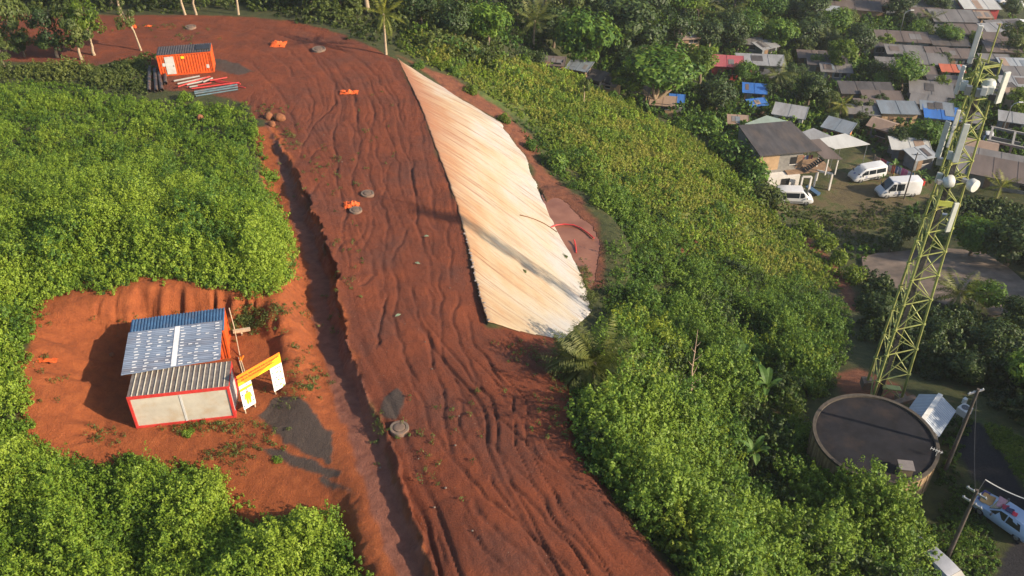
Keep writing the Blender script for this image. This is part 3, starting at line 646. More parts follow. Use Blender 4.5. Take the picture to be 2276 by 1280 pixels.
# leafy undergrowth of the lower hillside
ROADEDGE = [(1335, 545), (1330, 640), (1345, 700), (1290, 790), (1265, 850), (1275, 930), (1275, 1010), (1330, 1075), (1400, 1150), (1470, 1235), (1540, 1330)]
HILL = [(1230, 330), (1300, 400), (1350, 470)]+ROADEDGE+[(1540, 1400), (2060, 1400), (2060, 1260), (2050, 1190), (2020, 1135), (1900, 1100), (1820, 1040), (1770, 960), (1790, 890), (1840, 860), (1870, 820), (1890, 740), (1880, 680), (1820, 650), (1700, 620), (1560, 540), (1450, 460), (1350, 385)]
mass('hillside_undergrowth', HILL, 1900, (.8, 1.7), (.8, 2.5), 88, .095, LM['shrub'], .52, 51, tall=lambda x, y: .55+.55*smooth(74, 54, y)+.15*smooth(60, 44, y))
mass('hillside_undergrowth', [(1262, 410), (1310, 425), (1400, 440), (1430, 640), (1350, 665), (1352, 600), (1350, 545), (1335, 510), (1300, 470)], 170, (.6, 1.4), (.6, 1.6), 80, .095, LM['shrub'], .5, 55)
mass('hillside_undergrowth', [(1130, 262), (1165, 270), (1215, 320), (1260, 390), (1250, 415), (1210, 370), (1180, 320)], 60, (.4, .9), (.4, 1.0), 70, .1, LM['shrub'], .55, 56)
mass('hillside_undergrowth', HILL, 170, (.7, 1.5), (1.2, 2.7), 84, .10, LM['bright'], .55, 57, tall=lambda x, y: .45+.6*smooth(74, 54, y))
mass('hillside_undergrowth', HILL, 230, (.6, 1.5), (1.0, 2.4), 84, .12, LM['mango'], .6, 58, tall=lambda x, y: .5+.6*smooth(74, 54, y))
mass('dry_weeds', GRASSP, 240, (.4, 1.0), (.15, .45), 40, .11, LM['yellow'], .45, 47, asp=.22)
mass('hillside_undergrowth', [(2330, 940), (2330, 1150), (2430, 1280), (2600, 1480), (3000, 1480), (2900, 700), (2400, 700)], 900, (.8, 1.7), (.6, 1.7), 34, .16, LM['shrub'], .45, 74)
# tangle under the trees and between the houses
RIGHTV = [(1900, 680), (1930, 600), (2060, 690), (2276, 720), (2400, 720), (2400, 960), (2276, 950), (2200, 905), (2150, 860), (2080, 850), (2020, 830), (1920, 760)]
mass('hillside_undergrowth', RIGHTV, 500, (.8, 1.7), (.8, 1.8), 40, .16, LM['mango'], .42, 71)
mass('hillside_undergrowth', [(1930, 540), (2000, 480), (2090, 480), (2200, 560), (2276, 600), (2400, 620), (2400, 500), (2180, 440), (2100, 450), (1990, 500)], 260, (.8, 1.6), (.8, 1.8), 26, .2, LM['mango'], .5, 72)
mass('hillside_undergrowth', [(2090, 950), (2120, 930), (2160, 935), (2140, 990), (2130, 1060), (2110, 1085), (2085, 1080), (2092, 1010)], 60, (.3, .6), (.2, .5), 80, .1, LM['shrub'], .3, 73)
# sprigs of weed on the bare soil
def weeds():
    rng = np.random.default_rng(5); pts = []
    for px, py, n, sx, sy in ((205, 62, 26, 60, 4), (340, 62, 20, 50, 5), (420, 85, 14, 40, 6), (720, 380, 30, 40, 30), (560, 705, 60, 40, 20), (545, 720, 50, 18, 10), (600, 690, 40, 40, 10), (690, 855, 22, 24, 14),
                              (640, 300, 26, 16, 20), (600, 245, 16, 20, 10), (440, 948, 40, 60, 5), (560, 985, 22, 40, 22), (500, 1010, 22, 40, 18), (1170, 780, 26, 26, 18), (1250, 850, 24, 12, 40), (1220, 920, 20, 20, 30),
                              (830, 300, 14, 30, 60), (680, 760, 20, 30, 60), (640, 880, 12, 30, 40), (300, 705, 10, 60, 10), (780, 570, 16, 20, 60), (840, 960, 12, 10, 30), (950, 1010, 16, 60, 60), (1010, 900, 12, 60, 60),
                              (110, 800, 12, 20, 60), (220, 970, 14, 30, 12), (370, 800, 0, 1, 1), (740, 640, 10, 10, 60), (1310, 660, 60, 10, 24), (1300, 610, 40, 6, 20), (1205, 440, 0, 1, 1)):
        for _ in range(n):
            q = at(px+rng.normal()*sx, py+rng.normal()*sy); pts.append((q.x, q.y, q.z))
    p = np.array(pts); m = len(p); r = rng.uniform(.08, .30, m)*rng.uniform(.5, 1.1, m); h = r*rng.uniform(.6, 1.2, m)
    P, Nn, tt, k = dome_leaves(p[:, 0], p[:, 1], p[:, 2], r, h, 150, rng.uniform(.4, .8, m), rng, sprig=6)
    o = link('weeds', leaf_mesh('weeds', P, Nn, rng.uniform(.04, .085, len(P)), tt, .4, rng=rng), LM['olive']); o['kind'] = 'stuff'
weeds()
# ---- single shrubs and trees
def shrub_mesh(seed, n, leaf, lump=.45):
    rng = np.random.default_rng(seed); c = sphere_pts(9, rng)*rng.uniform(.3, .62, (9, 1)); c[:, 2] = np.abs(c[:, 2])*.9+.10
    k = rng.integers(0, 9, n); d = sphere_pts(n, rng); rad = rng.uniform(.30, .48, 9)[k]*rng.uniform(.75, 1.05, n)
    P = c[k]+d*rad[:, None]; P[:, 2] = np.abs(P[:, 2])
    Nn = unit(d+[0, 0, .5]+.5*rng.normal(size=(n, 3)))
    return leaf_mesh('shrub', P, Nn, rng.uniform(.7, 1.3, n)*leaf, .5+rng.normal(0, .10, 9)[k]+rng.normal(0, .13, n), .55, rng=rng)
SHRUBS = [shrub_mesh(100+i, 1100, .075) for i in range(5)]
def crown_mesh(seed, n, leaf, nc=26, flat=.8, gap=.0, rr=(.22, .38)):
    rng = np.random.default_rng(seed); c = sphere_pts(nc, rng)*(rng.uniform(.25, 1, (nc, 1))**.5*.74); c[:, 2] = c[:, 2]*flat
    rc = rng.uniform(*rr, nc); k = rng.integers(0, nc, n); d = sphere_pts(n, rng); d[:, 2] = d[:, 2]*.75+.12
    P = c[k]+d*(rc[k]*rng.uniform(.6, 1.08, n)**.7)[:, None]
    Nn = unit(d+.5*unit(c[k]+1e-6)+[0, 0, .45]+.45*rng.normal(size=(n, 3)))
    t = .5+rng.normal(0, .13, nc)[k]+rng.normal(0, .12, n)
    return leaf_mesh('crown', P, Nn, rng.uniform(.7, 1.3, n)*leaf, t, .5, rng=rng), c
CROWNS = {'dense': [crown_mesh(200+i, 3000, .065, 34, .78) for i in range(4)],
          'loose': [crown_mesh(220+i, 2200, .060, 24, .95, rr=(.16, .30)) for i in range(4)],
          'airy': [crown_mesh(240+i, 1300, .058, 16, 1.1, rr=(.14, .26)) for i in range(3)]}
def limb_mesh(rng, top, cl, r0, bare=False, lean=0):
    """tapered trunk that forks into limbs; top = height where the crown starts, cl = crown clump centres in object units"""
    mb = MB(); fork = Vector((lean, 0, top))
    pts = [Vector((0, 0, -.25)), Vector((lean*.15+rng.normal()*.05*top, rng.normal()*.05*top, top*.35)), Vector((lean*.6+rng.normal()*.05*top, rng.normal()*.05*top, top*.7)), fork]
    mb.tube(pts, [r0*1.25, r0, r0*.85, r0*.72], 7)
    for c in cl:
        c = Vector(c); mid = fork.lerp(c, .5)+Vector((rng.normal(), rng.normal(), rng.normal()*.5))*.08*(c-fork).length
        mb.tube([fork-Vector((0, 0, .1*top*.2)), mid, c], [r0*.5, r0*.32, r0*.1], 5)
    return mb
_tn = [0]
def tree(px, py, wpx, label, kind='dense', mat='mango', hr=1.0, trunk=.35, name='broadleaf_tree', cat='tree', group=None, rz=None, bark=None, world=None, flat=1.0):
    """px, py: where the trunk meets the ground in the photograph; wpx: crown width there; hr: crown height / width; trunk: bare trunk height / crown width"""
    _tn[0] += 1; rng = np.random.default_rng(900+_tn[0])
    p = Vector(world) if world else at(px, py)
    w = wpx*scale_at(p); r = w/2
    me, cl = CROWNS[kind][_tn[0] % len(CROWNS[kind])]
    t = thing(name, label, cat, p, rng.uniform(0, 6.28) if rz is None else rz, group)
    ch = r*hr*flat; zc = w*trunk+ch*.80
    sx = rng.uniform(.92, 1.08)
    link('crown', me, LM[mat], t, (0, 0, zc), None, (r*1.02*sx, r*1.02/sx, ch*1.05))
    pick = [(c[0]*r*.8, c[1]*r*.8, zc+c[2]*ch*.7) for c in cl if c[2] > -.5][:6]
    limb_mesh(rng, max(w*trunk, .3*w), pick, max(.035*w, .08)).build('trunk', bark or BARK, t, 60)
    return t
def shrub(px, py, wpx, label, mat='shrub', hr=1.0, group=None, name='leafy_shrub', cat='shrub'):
    _tn[0] += 1; rng = np.random.default_rng(700+_tn[0]); p = at(px, py); w = wpx*scale_at(p)/2
    o = link(name, SHRUBS[_tn[0] % 5], None, None, p-Vector((0, 0, .1)), (0, 0, rng.uniform(0, 6.28)), (w, w, w*hr*1.15))
    if not o.data.materials: o.data.materials.append(LM['shrub'])
    o.material_slots[0].link = 'OBJECT'; o.material_slots[0].material = LM[mat]
    return tag(o, label, cat, group)
# palms
def frond(P, Nn, T, S, A, base, az, el, L, droop, rng, tint, wid=.16, nleaf=26, leaf_len=.30):
    d = np.array([math.cos(az), math.sin(az), 0.0])
    for i in range(nleaf):
        s = (i+.5)/nleaf
        e = el-droop*s; pos = base+L*(s*math.cos(el-droop*s*.5))*d+np.array([0, 0, L*s*math.sin(el-droop*s*.5)])
        side = np.array([-d[1], d[0], 0.0]); tang = d*math.cos(e)+np.array([0, 0, math.sin(e)])
        ll = leaf_len*L*(.35+1.0*math.sin(math.pi*min(1, s*.85+.12)))*.75
        for q in (-1, 1):
            dirv = side*q*.85+tang*.55+np.array([0, 0, -.30-.25*rng.random()]); dirv /= np.linalg.norm(dirv)
            P.append(pos+dirv*ll*.5); nn = np.cross(dirv, tang)*q; Nn.append(nn+np.array([0, 0, .2])); A.append(dirv); S.append(ll*.5); T.append(tint+rng.normal()*.1)
def palm_mesh(seed, nf=17, up=.9, low=-.9, droop=1.1, L=1.0, asp=.10, dry=3, leaf_len=.30):
    rng = np.random.default_rng(seed); P, Nn, T, S, A = [], [], [], [], []
    for i in range(nf):
        f = i/(nf-1); el = up*(1-f)+low*f*.6; az = i*2.4+rng.normal()*.15
        frond(P, Nn, T, S, A, np.zeros(3), az, el+rng.normal()*.1, L*rng.uniform(.85, 1.1), droop*(.7+.5*f), rng, .62-.28*f, leaf_len=leaf_len)
    me = leaf_mesh('palm_crown', np.array(P), np.array(Nn), np.array(S), np.array(T), asp, np.array(A)*1.0, rng)
    return me
PALMS = [palm_mesh(300+i) for i in range(3)]
def palm(px, py, wpx, hpx, label, mat='palm', lean=0, group=None, name='coconut_palm', mesh=None):
    _tn[0] += 1; rng = np.random.default_rng(500+_tn[0]); p = at(px, py); sc = scale_at(p); L = wpx*sc/2; h = hpx*sc
    t = thing(name, label, 'palm', p, rng.uniform(0, 6.28) if not lean else 0, group)
    top = Vector((lean*h, 0, h))
    MB().tube([(0, 0, -.2), (lean*h*.2, .02*h, h*.35), (lean*h*.6, 0, h*.7), top], [.03*L+.10, .02*L+.08, .02*L+.07, .02*L+.08], 8).build('trunk', PALEBARK, t, 60)
    c = link('crown', mesh or PALMS[_tn[0] % 3], None, t, top, (rng.normal()*.08, rng.normal()*.08, 0), (L, L, L))
    if not c.data.materials: c.data.materials.append(LM['palm'])
    c.material_slots[0].link = 'OBJECT'; c.material_slots[0].material = LM[mat]
    return t
def banana_mesh(seed, nl=8):
    rng = np.random.default_rng(seed); mb = MB(); tints = []
    for i in range(nl):
        az = i*2.4+rng.normal()*.2; el = rng.uniform(.7, 1.35); L = rng.uniform(.8, 1.15); dr = rng.uniform(.8, 1.7); w = .13*L
        d = Vector((math.cos(az), math.sin(az), 0)); sd = Vector((-d.y, d.x, 0)); rings = []; pos = Vector((0, 0, 0)); K = 9
        for k in range(K):
            s = k/(K-1); e = el-dr*s*s; pos = pos+(d*math.cos(e)+Vector((0, 0, math.sin(e))))*(L/(K-1) if k else 0)
            ww = w*(math.sin(math.pi*min(1, max(0, (s-.12)/.88)))**.6 if s > .12 else .05)
            rings.append([pos-sd*ww+Vector((0, 0, .3*ww)), pos, pos+sd*ww+Vector((0, 0, .3*ww))])
        n0 = len(mb.v); mb.loft(rings, cap=False, closed=False); tints += [rng.uniform(.25, .85)]*(len(mb.v)-n0)
    me = bpy.data.meshes.new('banana_leaves'); me.from_pydata(mb.v, [], mb.f)
    a = me.attributes.new('tint', 'FLOAT', 'POINT'); a.data.foreach_set('value', np.array(tints, np.float32)); me.materials.append(LM['banana'])
    return me
BANANAS = [banana_mesh(400+i, 7+i % 3) for i in range(4)]
BSTEM = MB().tube([(0, 0, -.2), (.01, 0, .5), (0, .01, 1.0)], [.10, .085, .05], 8).mesh('stem', 60); BSTEM.materials.append(pmat('banana_stem', (.16, .17, .05), .7, var=.4))
def banana(px, py, wpx, label, group=None, stem=.55):
    _tn[0] += 1; rng = np.random.default_rng(300+_tn[0]); p = at(px, py); L = wpx*scale_at(p)/2*1.15
    t = thing('banana_plant', label, 'banana plant', p, rng.uniform(0, 6.28), group)
    link('stem', BSTEM, None, t, None, None, (L*.9, L*.9, L*stem*1.1)); link('leaf_crown', BANANAS[_tn[0] % 4], None, t, (0, 0, L*stem), None, L)
    return t
# ---- trees of the plateau (behind the upper container and beyond the crest)
tree(38, 112, 120, 'thin trunked tree with a tall ragged crown at the left edge of the plateau', 'loose', 'olive', 1.35, .12, bark=PALEBARK)
tree(128, 128, 95, 'dark leafy tree between two ragged trees on the left of the red plateau', 'loose', 'mango', 1.4, .15, bark=PALEBARK)
tree(182, 132, 95, 'ragged tree on two pale trunks standing over the dark debris', 'loose', 'olive', 1.3, .3, bark=PALEBARK)
tree(210, 122, 95, 'ragged tree right of the twin trunked tree, over the bare red soil', 'loose', 'bright', 1.3, .3, bark=PALEBARK)
tree(10, 150, 70, 'low pale green tree cut by the left edge above the thicket', 'loose', 'bright', 1.0, .2)
tree(55, 125, 60, 'bright green bushy tree at the foot of the left ragged tree', 'loose', 'bright', .9, .15)
def spindly():
    p = at(314, 112); t = thing('spindly_tree', 'nearly bare spindly tree with a crooked pale trunk behind the orange container', 'tree', p)
    s = scale_at(p); mb = MB(); mb.tube([(0, 0, -.2), (-.2, .1, 22*s), (-.3, 0, 45*s), (-.9, 0, 72*s), (-1.2, 0, 98*s)], [.14, .11, .09, .07, .03], 7)
    mb.tube([(-.3, 0, 45*s), (-.5, .1, 70*s), (-.35, .1, 92*s)], [.06, .05, .02], 6); mb.build('trunk', PALEBARK, t, 60)
    me, c = CROWNS['airy'][1]; link('crown', me, LM['olive'], t, (-.9, 0, 76*s), None, (1.7, 1.5, 2.6))
spindly()
rngf = np.random.default_rng(77)
FORL = 'tree of the dark wood that closes the plateau behind the red road'
for i, x in enumerate(np.linspace(-100, -8, 17)):
    y = 130+rngf.normal()*3+(i % 2)*7
    tree(0, 0, 150, FORL, 'dense' if i % 2 else 'loose', 'mango' if i % 3 else 'shrub', 1.1, .33+.1*(i % 3), group='wood behind the plateau', world=(x, y, h1(x, y)), bark=PALEBARK)
for px, lab in ((267, 'tall bare pale trunk tree behind the red road, left of its neighbours'), (412, 'pale trunked tree, left one of a close pair behind the road bend'), (437, 'pale trunked tree, right one of a close pair behind the road bend'), (530, 'slim pale trunked tree at the right end of the road bend')):
    tree(px, 33, 70, lab, 'airy', 'olive', 1.4, 1.1, bark=PALEBARK, name='slim_tree')
# ---- big trees between the hillside and the town
BIG = [
 (935, 58, 95, 'dense', 'mango', 'dark tree behind the palm on the crest of the slope'),
 (1010, 98, 110, 'dense', 'mango', 'dark broad tree right of the crest palm, lowest branches in the weeds'),
 (1085, 108, 115, 'dense', 'mango', 'dark broad tree left of the tall feathery palm'),
 (1230, 105, 100, 'dense', 'mango', 'dark tree right behind the tall feathery palm'),
 (1150, 60, 120, 'dense', 'mango', 'dark tree behind the tall feathery palm, at the upper edge'),
 (1250, 50, 120, 'loose', 'olive', 'olive green tree at the upper edge behind the large mango tree'),
 (1297, 172, 165, 'dense', 'mango', 'large dark mango tree standing over the small shacks'),
 (1390, 145, 165, 'dense', 'bright', 'large bright yellow green tree beside the dark mango tree'),
 (1330, 70, 120, 'dense', 'bright', 'yellow green tree at the upper edge behind the bright large tree'),
 (1435, 60, 120, 'dense', 'olive', 'tall olive tree behind the large bright tree'),
 (1500, 120, 110, 'loose', 'olive', 'grey green tree with thin twigs behind the fork trunked tree'),
 (1395, 205, 105, 'dense', 'shrub', 'dark green tree overhanging the sunlit shacks'),
 (1553, 190, 105, 'loose', 'bright', 'bright green tree left of the pink roofed house'),
 (1590, 255, 95, 'dense', 'shrub', 'rounded green tree below the pink roofed house'),
 (1520, 45, 110, 'dense', 'mango', 'dark tree at the upper edge left of the wide palm'),
 (1575, 110, 75, 'dense', 'olive', 'small grey green tree behind the pink roofed house'),
]
for px, py, w, k, m, lab in BIG: tree(px, py, w, lab, k, m, .95, .18)
for px, py in ((985, 22), (1060, 28), (1130, 20), (1210, 15), (1300, 14), (1390, 16), (1470, 12), (1560, 14), (880, 14), (820, 18), (760, 20), (690, 22)):
    tree(px, py, 105, 'dark green tree of the far wood along the upper edge behind the slope', 'dense', 'mango' if px % 4 else 'olive', 1.0, .2, group='far wood behind the slope')
def forked():
    p = at(1452, 242); s = scale_at(p); t = thing('fork_trunk_tree', 'tall tree with a pale forked trunk standing above the sunlit shacks', 'tree', p)
    mb = MB(); f = Vector((.2, 0, 26*s)); mb.tube([(0, 0, -.3), (.3, 0, 12*s), f], [.75, .55, .5], 9)
    tops = [(-3.6, .5, 85*s), (-1.2, -.4, 110*s), (2.6, 0, 75*s), (4.6, .5, 100*s), (.8, .8, 125*s)]
    for q in tops:
        q = Vector(q); mb.tube([f-Vector((0, 0, .4)), f.lerp(q, .45)+Vector((q.x*.12, 0, -.6)), q], [.38, .25, .07], 7)
    mb.build('trunk', pmat('tan_bark', (.22, .16, .10), .9, var=.35, scale=5, bump=.02), t, 60)
    me, c = CROWNS['dense'][2]; link('crown', me, LM['olive'], t, (.6, 0, 96*s), None, (98*s, 76*s, 66*s))
    me, c = CROWNS['loose'][0]; o = link('lower_crown', me, LM['shrub'], t, (-4.5, 0, 66*s), None, (58*s, 50*s, 38*s))
forked()
def sapling():
    p = at(1297, 228); s = scale_at(p); t = thing('young_tree', 'small bright yellow green tree with thin stem alone on the weedy slope', 'tree', p, .4)
    MB().tube([(0, 0, -.2), (.05, 0, 20*s), (0, .05, 40*s)], [.12, .09, .05], 6).build('trunk', PALEBARK, t, 60)
    link('crown', CROWNS['loose'][1][0], LM['bright'], t, (0, 0, 40*s), None, (18*s, 18*s, 24*s))
sapling()
# ---- palms
def crest_palm():
    me = palm_mesh(333, 13, 1.35, -1.2, .9, 1.0, .10, leaf_len=.26)
    palm(858, 120, 105, 92, 'yellowing coconut palm on the crest at the upper end of the cream sheet', 'yellow', .02, mesh=me)
crest_palm()
palm(1185, 105, 120, 62, 'tall feathery palm among dark mango trees', 'palm', .05, mesh=palm_mesh(340, 15, 1.4, -.3, .8))
palm(1613, 62, 92, 36, 'wide dark coconut palm above the banana plants at the upper edge', 'palm')
palm(1722, 212, 84, 52, 'coconut palm with drooping brown fronds in front of the grey corrugated shed', 'palm')
palm(1832, 122, 74, 42, 'coconut palm with long dry fronds right of the small silver shed', 'palm')
palm(1862, 272, 62, 44, 'yellow crowned palm behind the white sheet canopy', 'yellow')
palm(2066, 62, 62, 26, 'pale palm among the grey roofs far beyond the mast head', 'palm')
palm(1958, 20, 60, 16, 'small palm before the brown open sided house at the upper edge', 'palm')
palm(1560, 40, 56, 20, 'small grey green palm at the upper edge left of the wide palm', 'palm')
palm(2215, 440, 84, 30, 'bright green palm beside the large grey roof right of the mast', 'yellow', mesh=palm_mesh(350, 14, 1.2, .1, .8))
palm(2120, 690, 150, 48, 'dark feathery palm with a yellow spear leaf before the concrete yard', 'palm', mesh=palm_mesh(351, 22, 1.2, -.4, 1.0))
# feather palm thicket at the lower end of the sheet
def date_palm():
    me = palm_mesh(360, 36, 1.4, -.2, 1.25, 1.0, .10, leaf_len=.30)
    p = at(1318, 868); s = scale_at(p); t = thing('date_palm', 'arching feather palm growing beside the lower corner of the cream sheet', 'palm', p)
    MB().tube([(0, 0, -.2), (0, 0, 2.5)], [.2, .16], 8).build('trunk', BARK, t, 60)
    for i, (dx, dy, z, sc) in enumerate(((0, 0, 2.4, 3.3), (-1.2, .8, 1.7, 2.6))):
        c = link('crown', me, None, t, (dx, dy, z), (0, 0, i*1.3), sc)
        if not c.data.materials: c.data.materials.append(LM['palm'])
date_palm()
# ---- banana plants
for px, py, w, lab in ((1642, 836, 70, 'banana plant with one upright leaf among the hillside shrubs'), (1695, 905, 78, 'banana plant with ragged arching leaves right of the upright one'), (1668, 1040, 66, 'banana plant with three broad leaves left of the water tank'),
                       (1650, 1130, 40, 'small banana plant in the shade below the three leaved one'), (1985, 390, 30, 'banana plant behind the washing line and the white vans')):
    banana(px, py, w*1.25, lab, None, .95)
for px, py, w in ((1005, 118, 50), (1025, 128, 46), (985, 108, 44), (1060, 135, 40), (1080, 142, 36), (1535, 75, 40), (1560, 88, 36), (1550, 62, 36), (1580, 100, 34), (1640, 105, 36), (1690, 60, 44), (1680, 85, 36), (1712, 50, 36), (1725, 92, 36), (1745, 70, 34), (1762, 118, 34), (1710, 152, 30), (1632, 118, 34), (1600, 92, 30),
                  (1730, 238, 32), (1700, 240, 30), (1650, 225, 34), (1675, 232, 30), (1790, 272, 34), (1805, 285, 32), (1820, 300, 32), (1840, 300, 30), (1855, 312, 30), (1895, 318, 28), (1912, 320, 26), (1870, 150, 28), (1895, 40, 28), (1925, 62, 26), (1955, 80, 26), (1985, 76, 24), (2075, 165, 34), (2090, 172, 30), (1960, 345, 30), (2045, 400, 34), (2060, 412, 30), (1960, 405, 26), (1588, 228, 26)):
    banana(px, py, w, 'banana plant in the gardens between the tin roofed houses', 'banana plants of the gardens')
# ---- trees of the town
TOWN = [
 (1652, 190, 60, 'dense', 'shrub', 'green bush like tree below the pink roofed house'), (1655, 70, 55, 'loose', 'bright', 'light green tree right of the wide dark palm'),
 (1708, 22, 70, 'dense', 'shrub', 'dark green tree at the upper edge left of the white shed'), (1770, 30, 60, 'dense', 'shrub', 'dark tree beside the white shed with red washing'),
 (1748, 190, 52, 'loose', 'bright', 'yellow green tree right of the grey corrugated shed'), (1795, 238, 84, 'dense', 'shrub', 'broad leafy tree behind the white canopies'),
 (1860, 165, 86, 'loose', 'shrub', 'tall green tree left of the dark round mango tree'), (1905, 135, 90, 'dense', 'shrub', 'spreading green tree behind the long brown roof'),
 (2000, 205, 92, 'dense', 'mango', 'dark round mango tree standing among the grey roofs'), (1940, 190, 60, 'dense', 'mango', 'dark tree on the left of the round mango tree'),
 (1990, 48, 84, 'dense', 'olive', 'hazy green tree before the far grey roofs'), (2050, 30, 70, 'dense', 'olive', 'hazy green tree in the far middle of the town'),
 (2100, 112, 62, 'dense', 'shrub', 'dark green tree left of the mast head'), (2240, 130, 84, 'loose', 'olive', 'pale green tree between the roofs right of the mast head'), (2262, 108, 50, 'loose', 'olive', 'pale green tree at the right edge above the white roof'),
 (1985, 332, 58, 'dense', 'mango', 'dark grey green tree left of the white tarpaulin'), (2050, 340, 84, 'dense', 'shrub', 'broad green tree below the blue roofed house'),
 (2020, 278, 34, 'loose', 'shrub', 'narrow green tree left of the blue roofed house'), (2245, 260, 70, 'loose', 'shrub', 'green tree behind the small white car'), (2200, 250, 50, 'loose', 'olive', 'green tree seen through the mast below the antennas'),
 (2262, 250, 60, 'dense', 'shrub', 'green tree at the right edge above the concrete frame'), (1910, 262, 54, 'loose', 'shrub', 'small green tree left of the blue grey roof'), (1885, 300, 44, 'dense', 'shrub', 'round green bush tree beside the blue roofed hut'),
 (1840, 258, 60, 'loose', 'shrub', 'leafy tree left of the yellow crowned palm'), (2170, 30, 44, 'dense', 'olive', 'dull green tree below the far red house'), (2250, 40, 40, 'dense', 'olive', 'dull green tree at the right edge by the far cars'),
 (1930, 22, 56, 'dense', 'olive', 'dull green tree behind the brown open sided house'), (1880, 78, 60, 'loose', 'bright', 'light green tree below the brown open sided house'),
 (1810, 160, 44, 'dense', 'mango', 'dark tree behind the dark flat roofs'), (1780, 130, 40, 'loose', 'bright', 'yellow green tree before the dark flat roofs'), (2235, 395, 40, 'loose', 'bright', 'small bright tree left of the concrete frame'),
 (2090, 400, 46, 'dense', 'shrub', 'green tree before the washing line and the pole'), (2180, 250, 40, 'dense', 'olive', 'green tree behind the antennas of the mast'), (2020, 345, 30, 'loose', 'bright', 'small yellow green tree right of the white tarpaulin'),
 (1960, 118, 46, 'loose', 'bright', 'yellow green tree behind the long brown roof'), (2050, 98, 46, 'loose', 'bright', 'light green tree above the dark round mango tree'),
]
for px, py, w, k, m, lab in TOWN: tree(px, py, w, lab, k, m, .95, .22)
NEAR = [
 (2155, 572, 118, 'dense', 'olive', 'large leafy tree right of the mast, behind the concrete yard'), (2235, 590, 135, 'dense', 'mango', 'large dark tree at the right edge behind the concrete yard'),
 (2002, 538, 84, 'dense', 'mango', 'dark tree left of the mast, below the white vans'), (1975, 560, 60, 'dense', 'mango', 'low dark tree at the end of the grassy yard'), (2062, 560, 70, 'dense', 'mango', 'dark tree behind the mast, on the edge of the yard'),
 (1950, 725, 90, 'dense', 'mango', 'dark bush like tree left of the mast foot'), (2200, 800, 120, 'dense', 'mango', 'dark tree behind the equipment shed'), (2262, 740, 110, 'dense', 'mango', 'dark tree at the right edge below the concrete yard'),
 (2262, 870, 120, 'dense', 'olive', 'glossy leaved tree at the right edge above the grass verge'), (2080, 780, 100, 'dense', 'mango', 'dark tree right behind the mast foot'), (2145, 850, 90, 'dense', 'mango', 'dark low tree behind the white roofed shed'), (2020, 690, 66, 'dense', 'mango', 'dark tree seen through the middle of the mast'),
 (2185, 690, 90, 'dense', 'mango', 'dark leafy tree right of the feathery palm'),
]
for px, py, w, k, m, lab in NEAR: tree(px, py, w, lab, k, m, .95, .12)
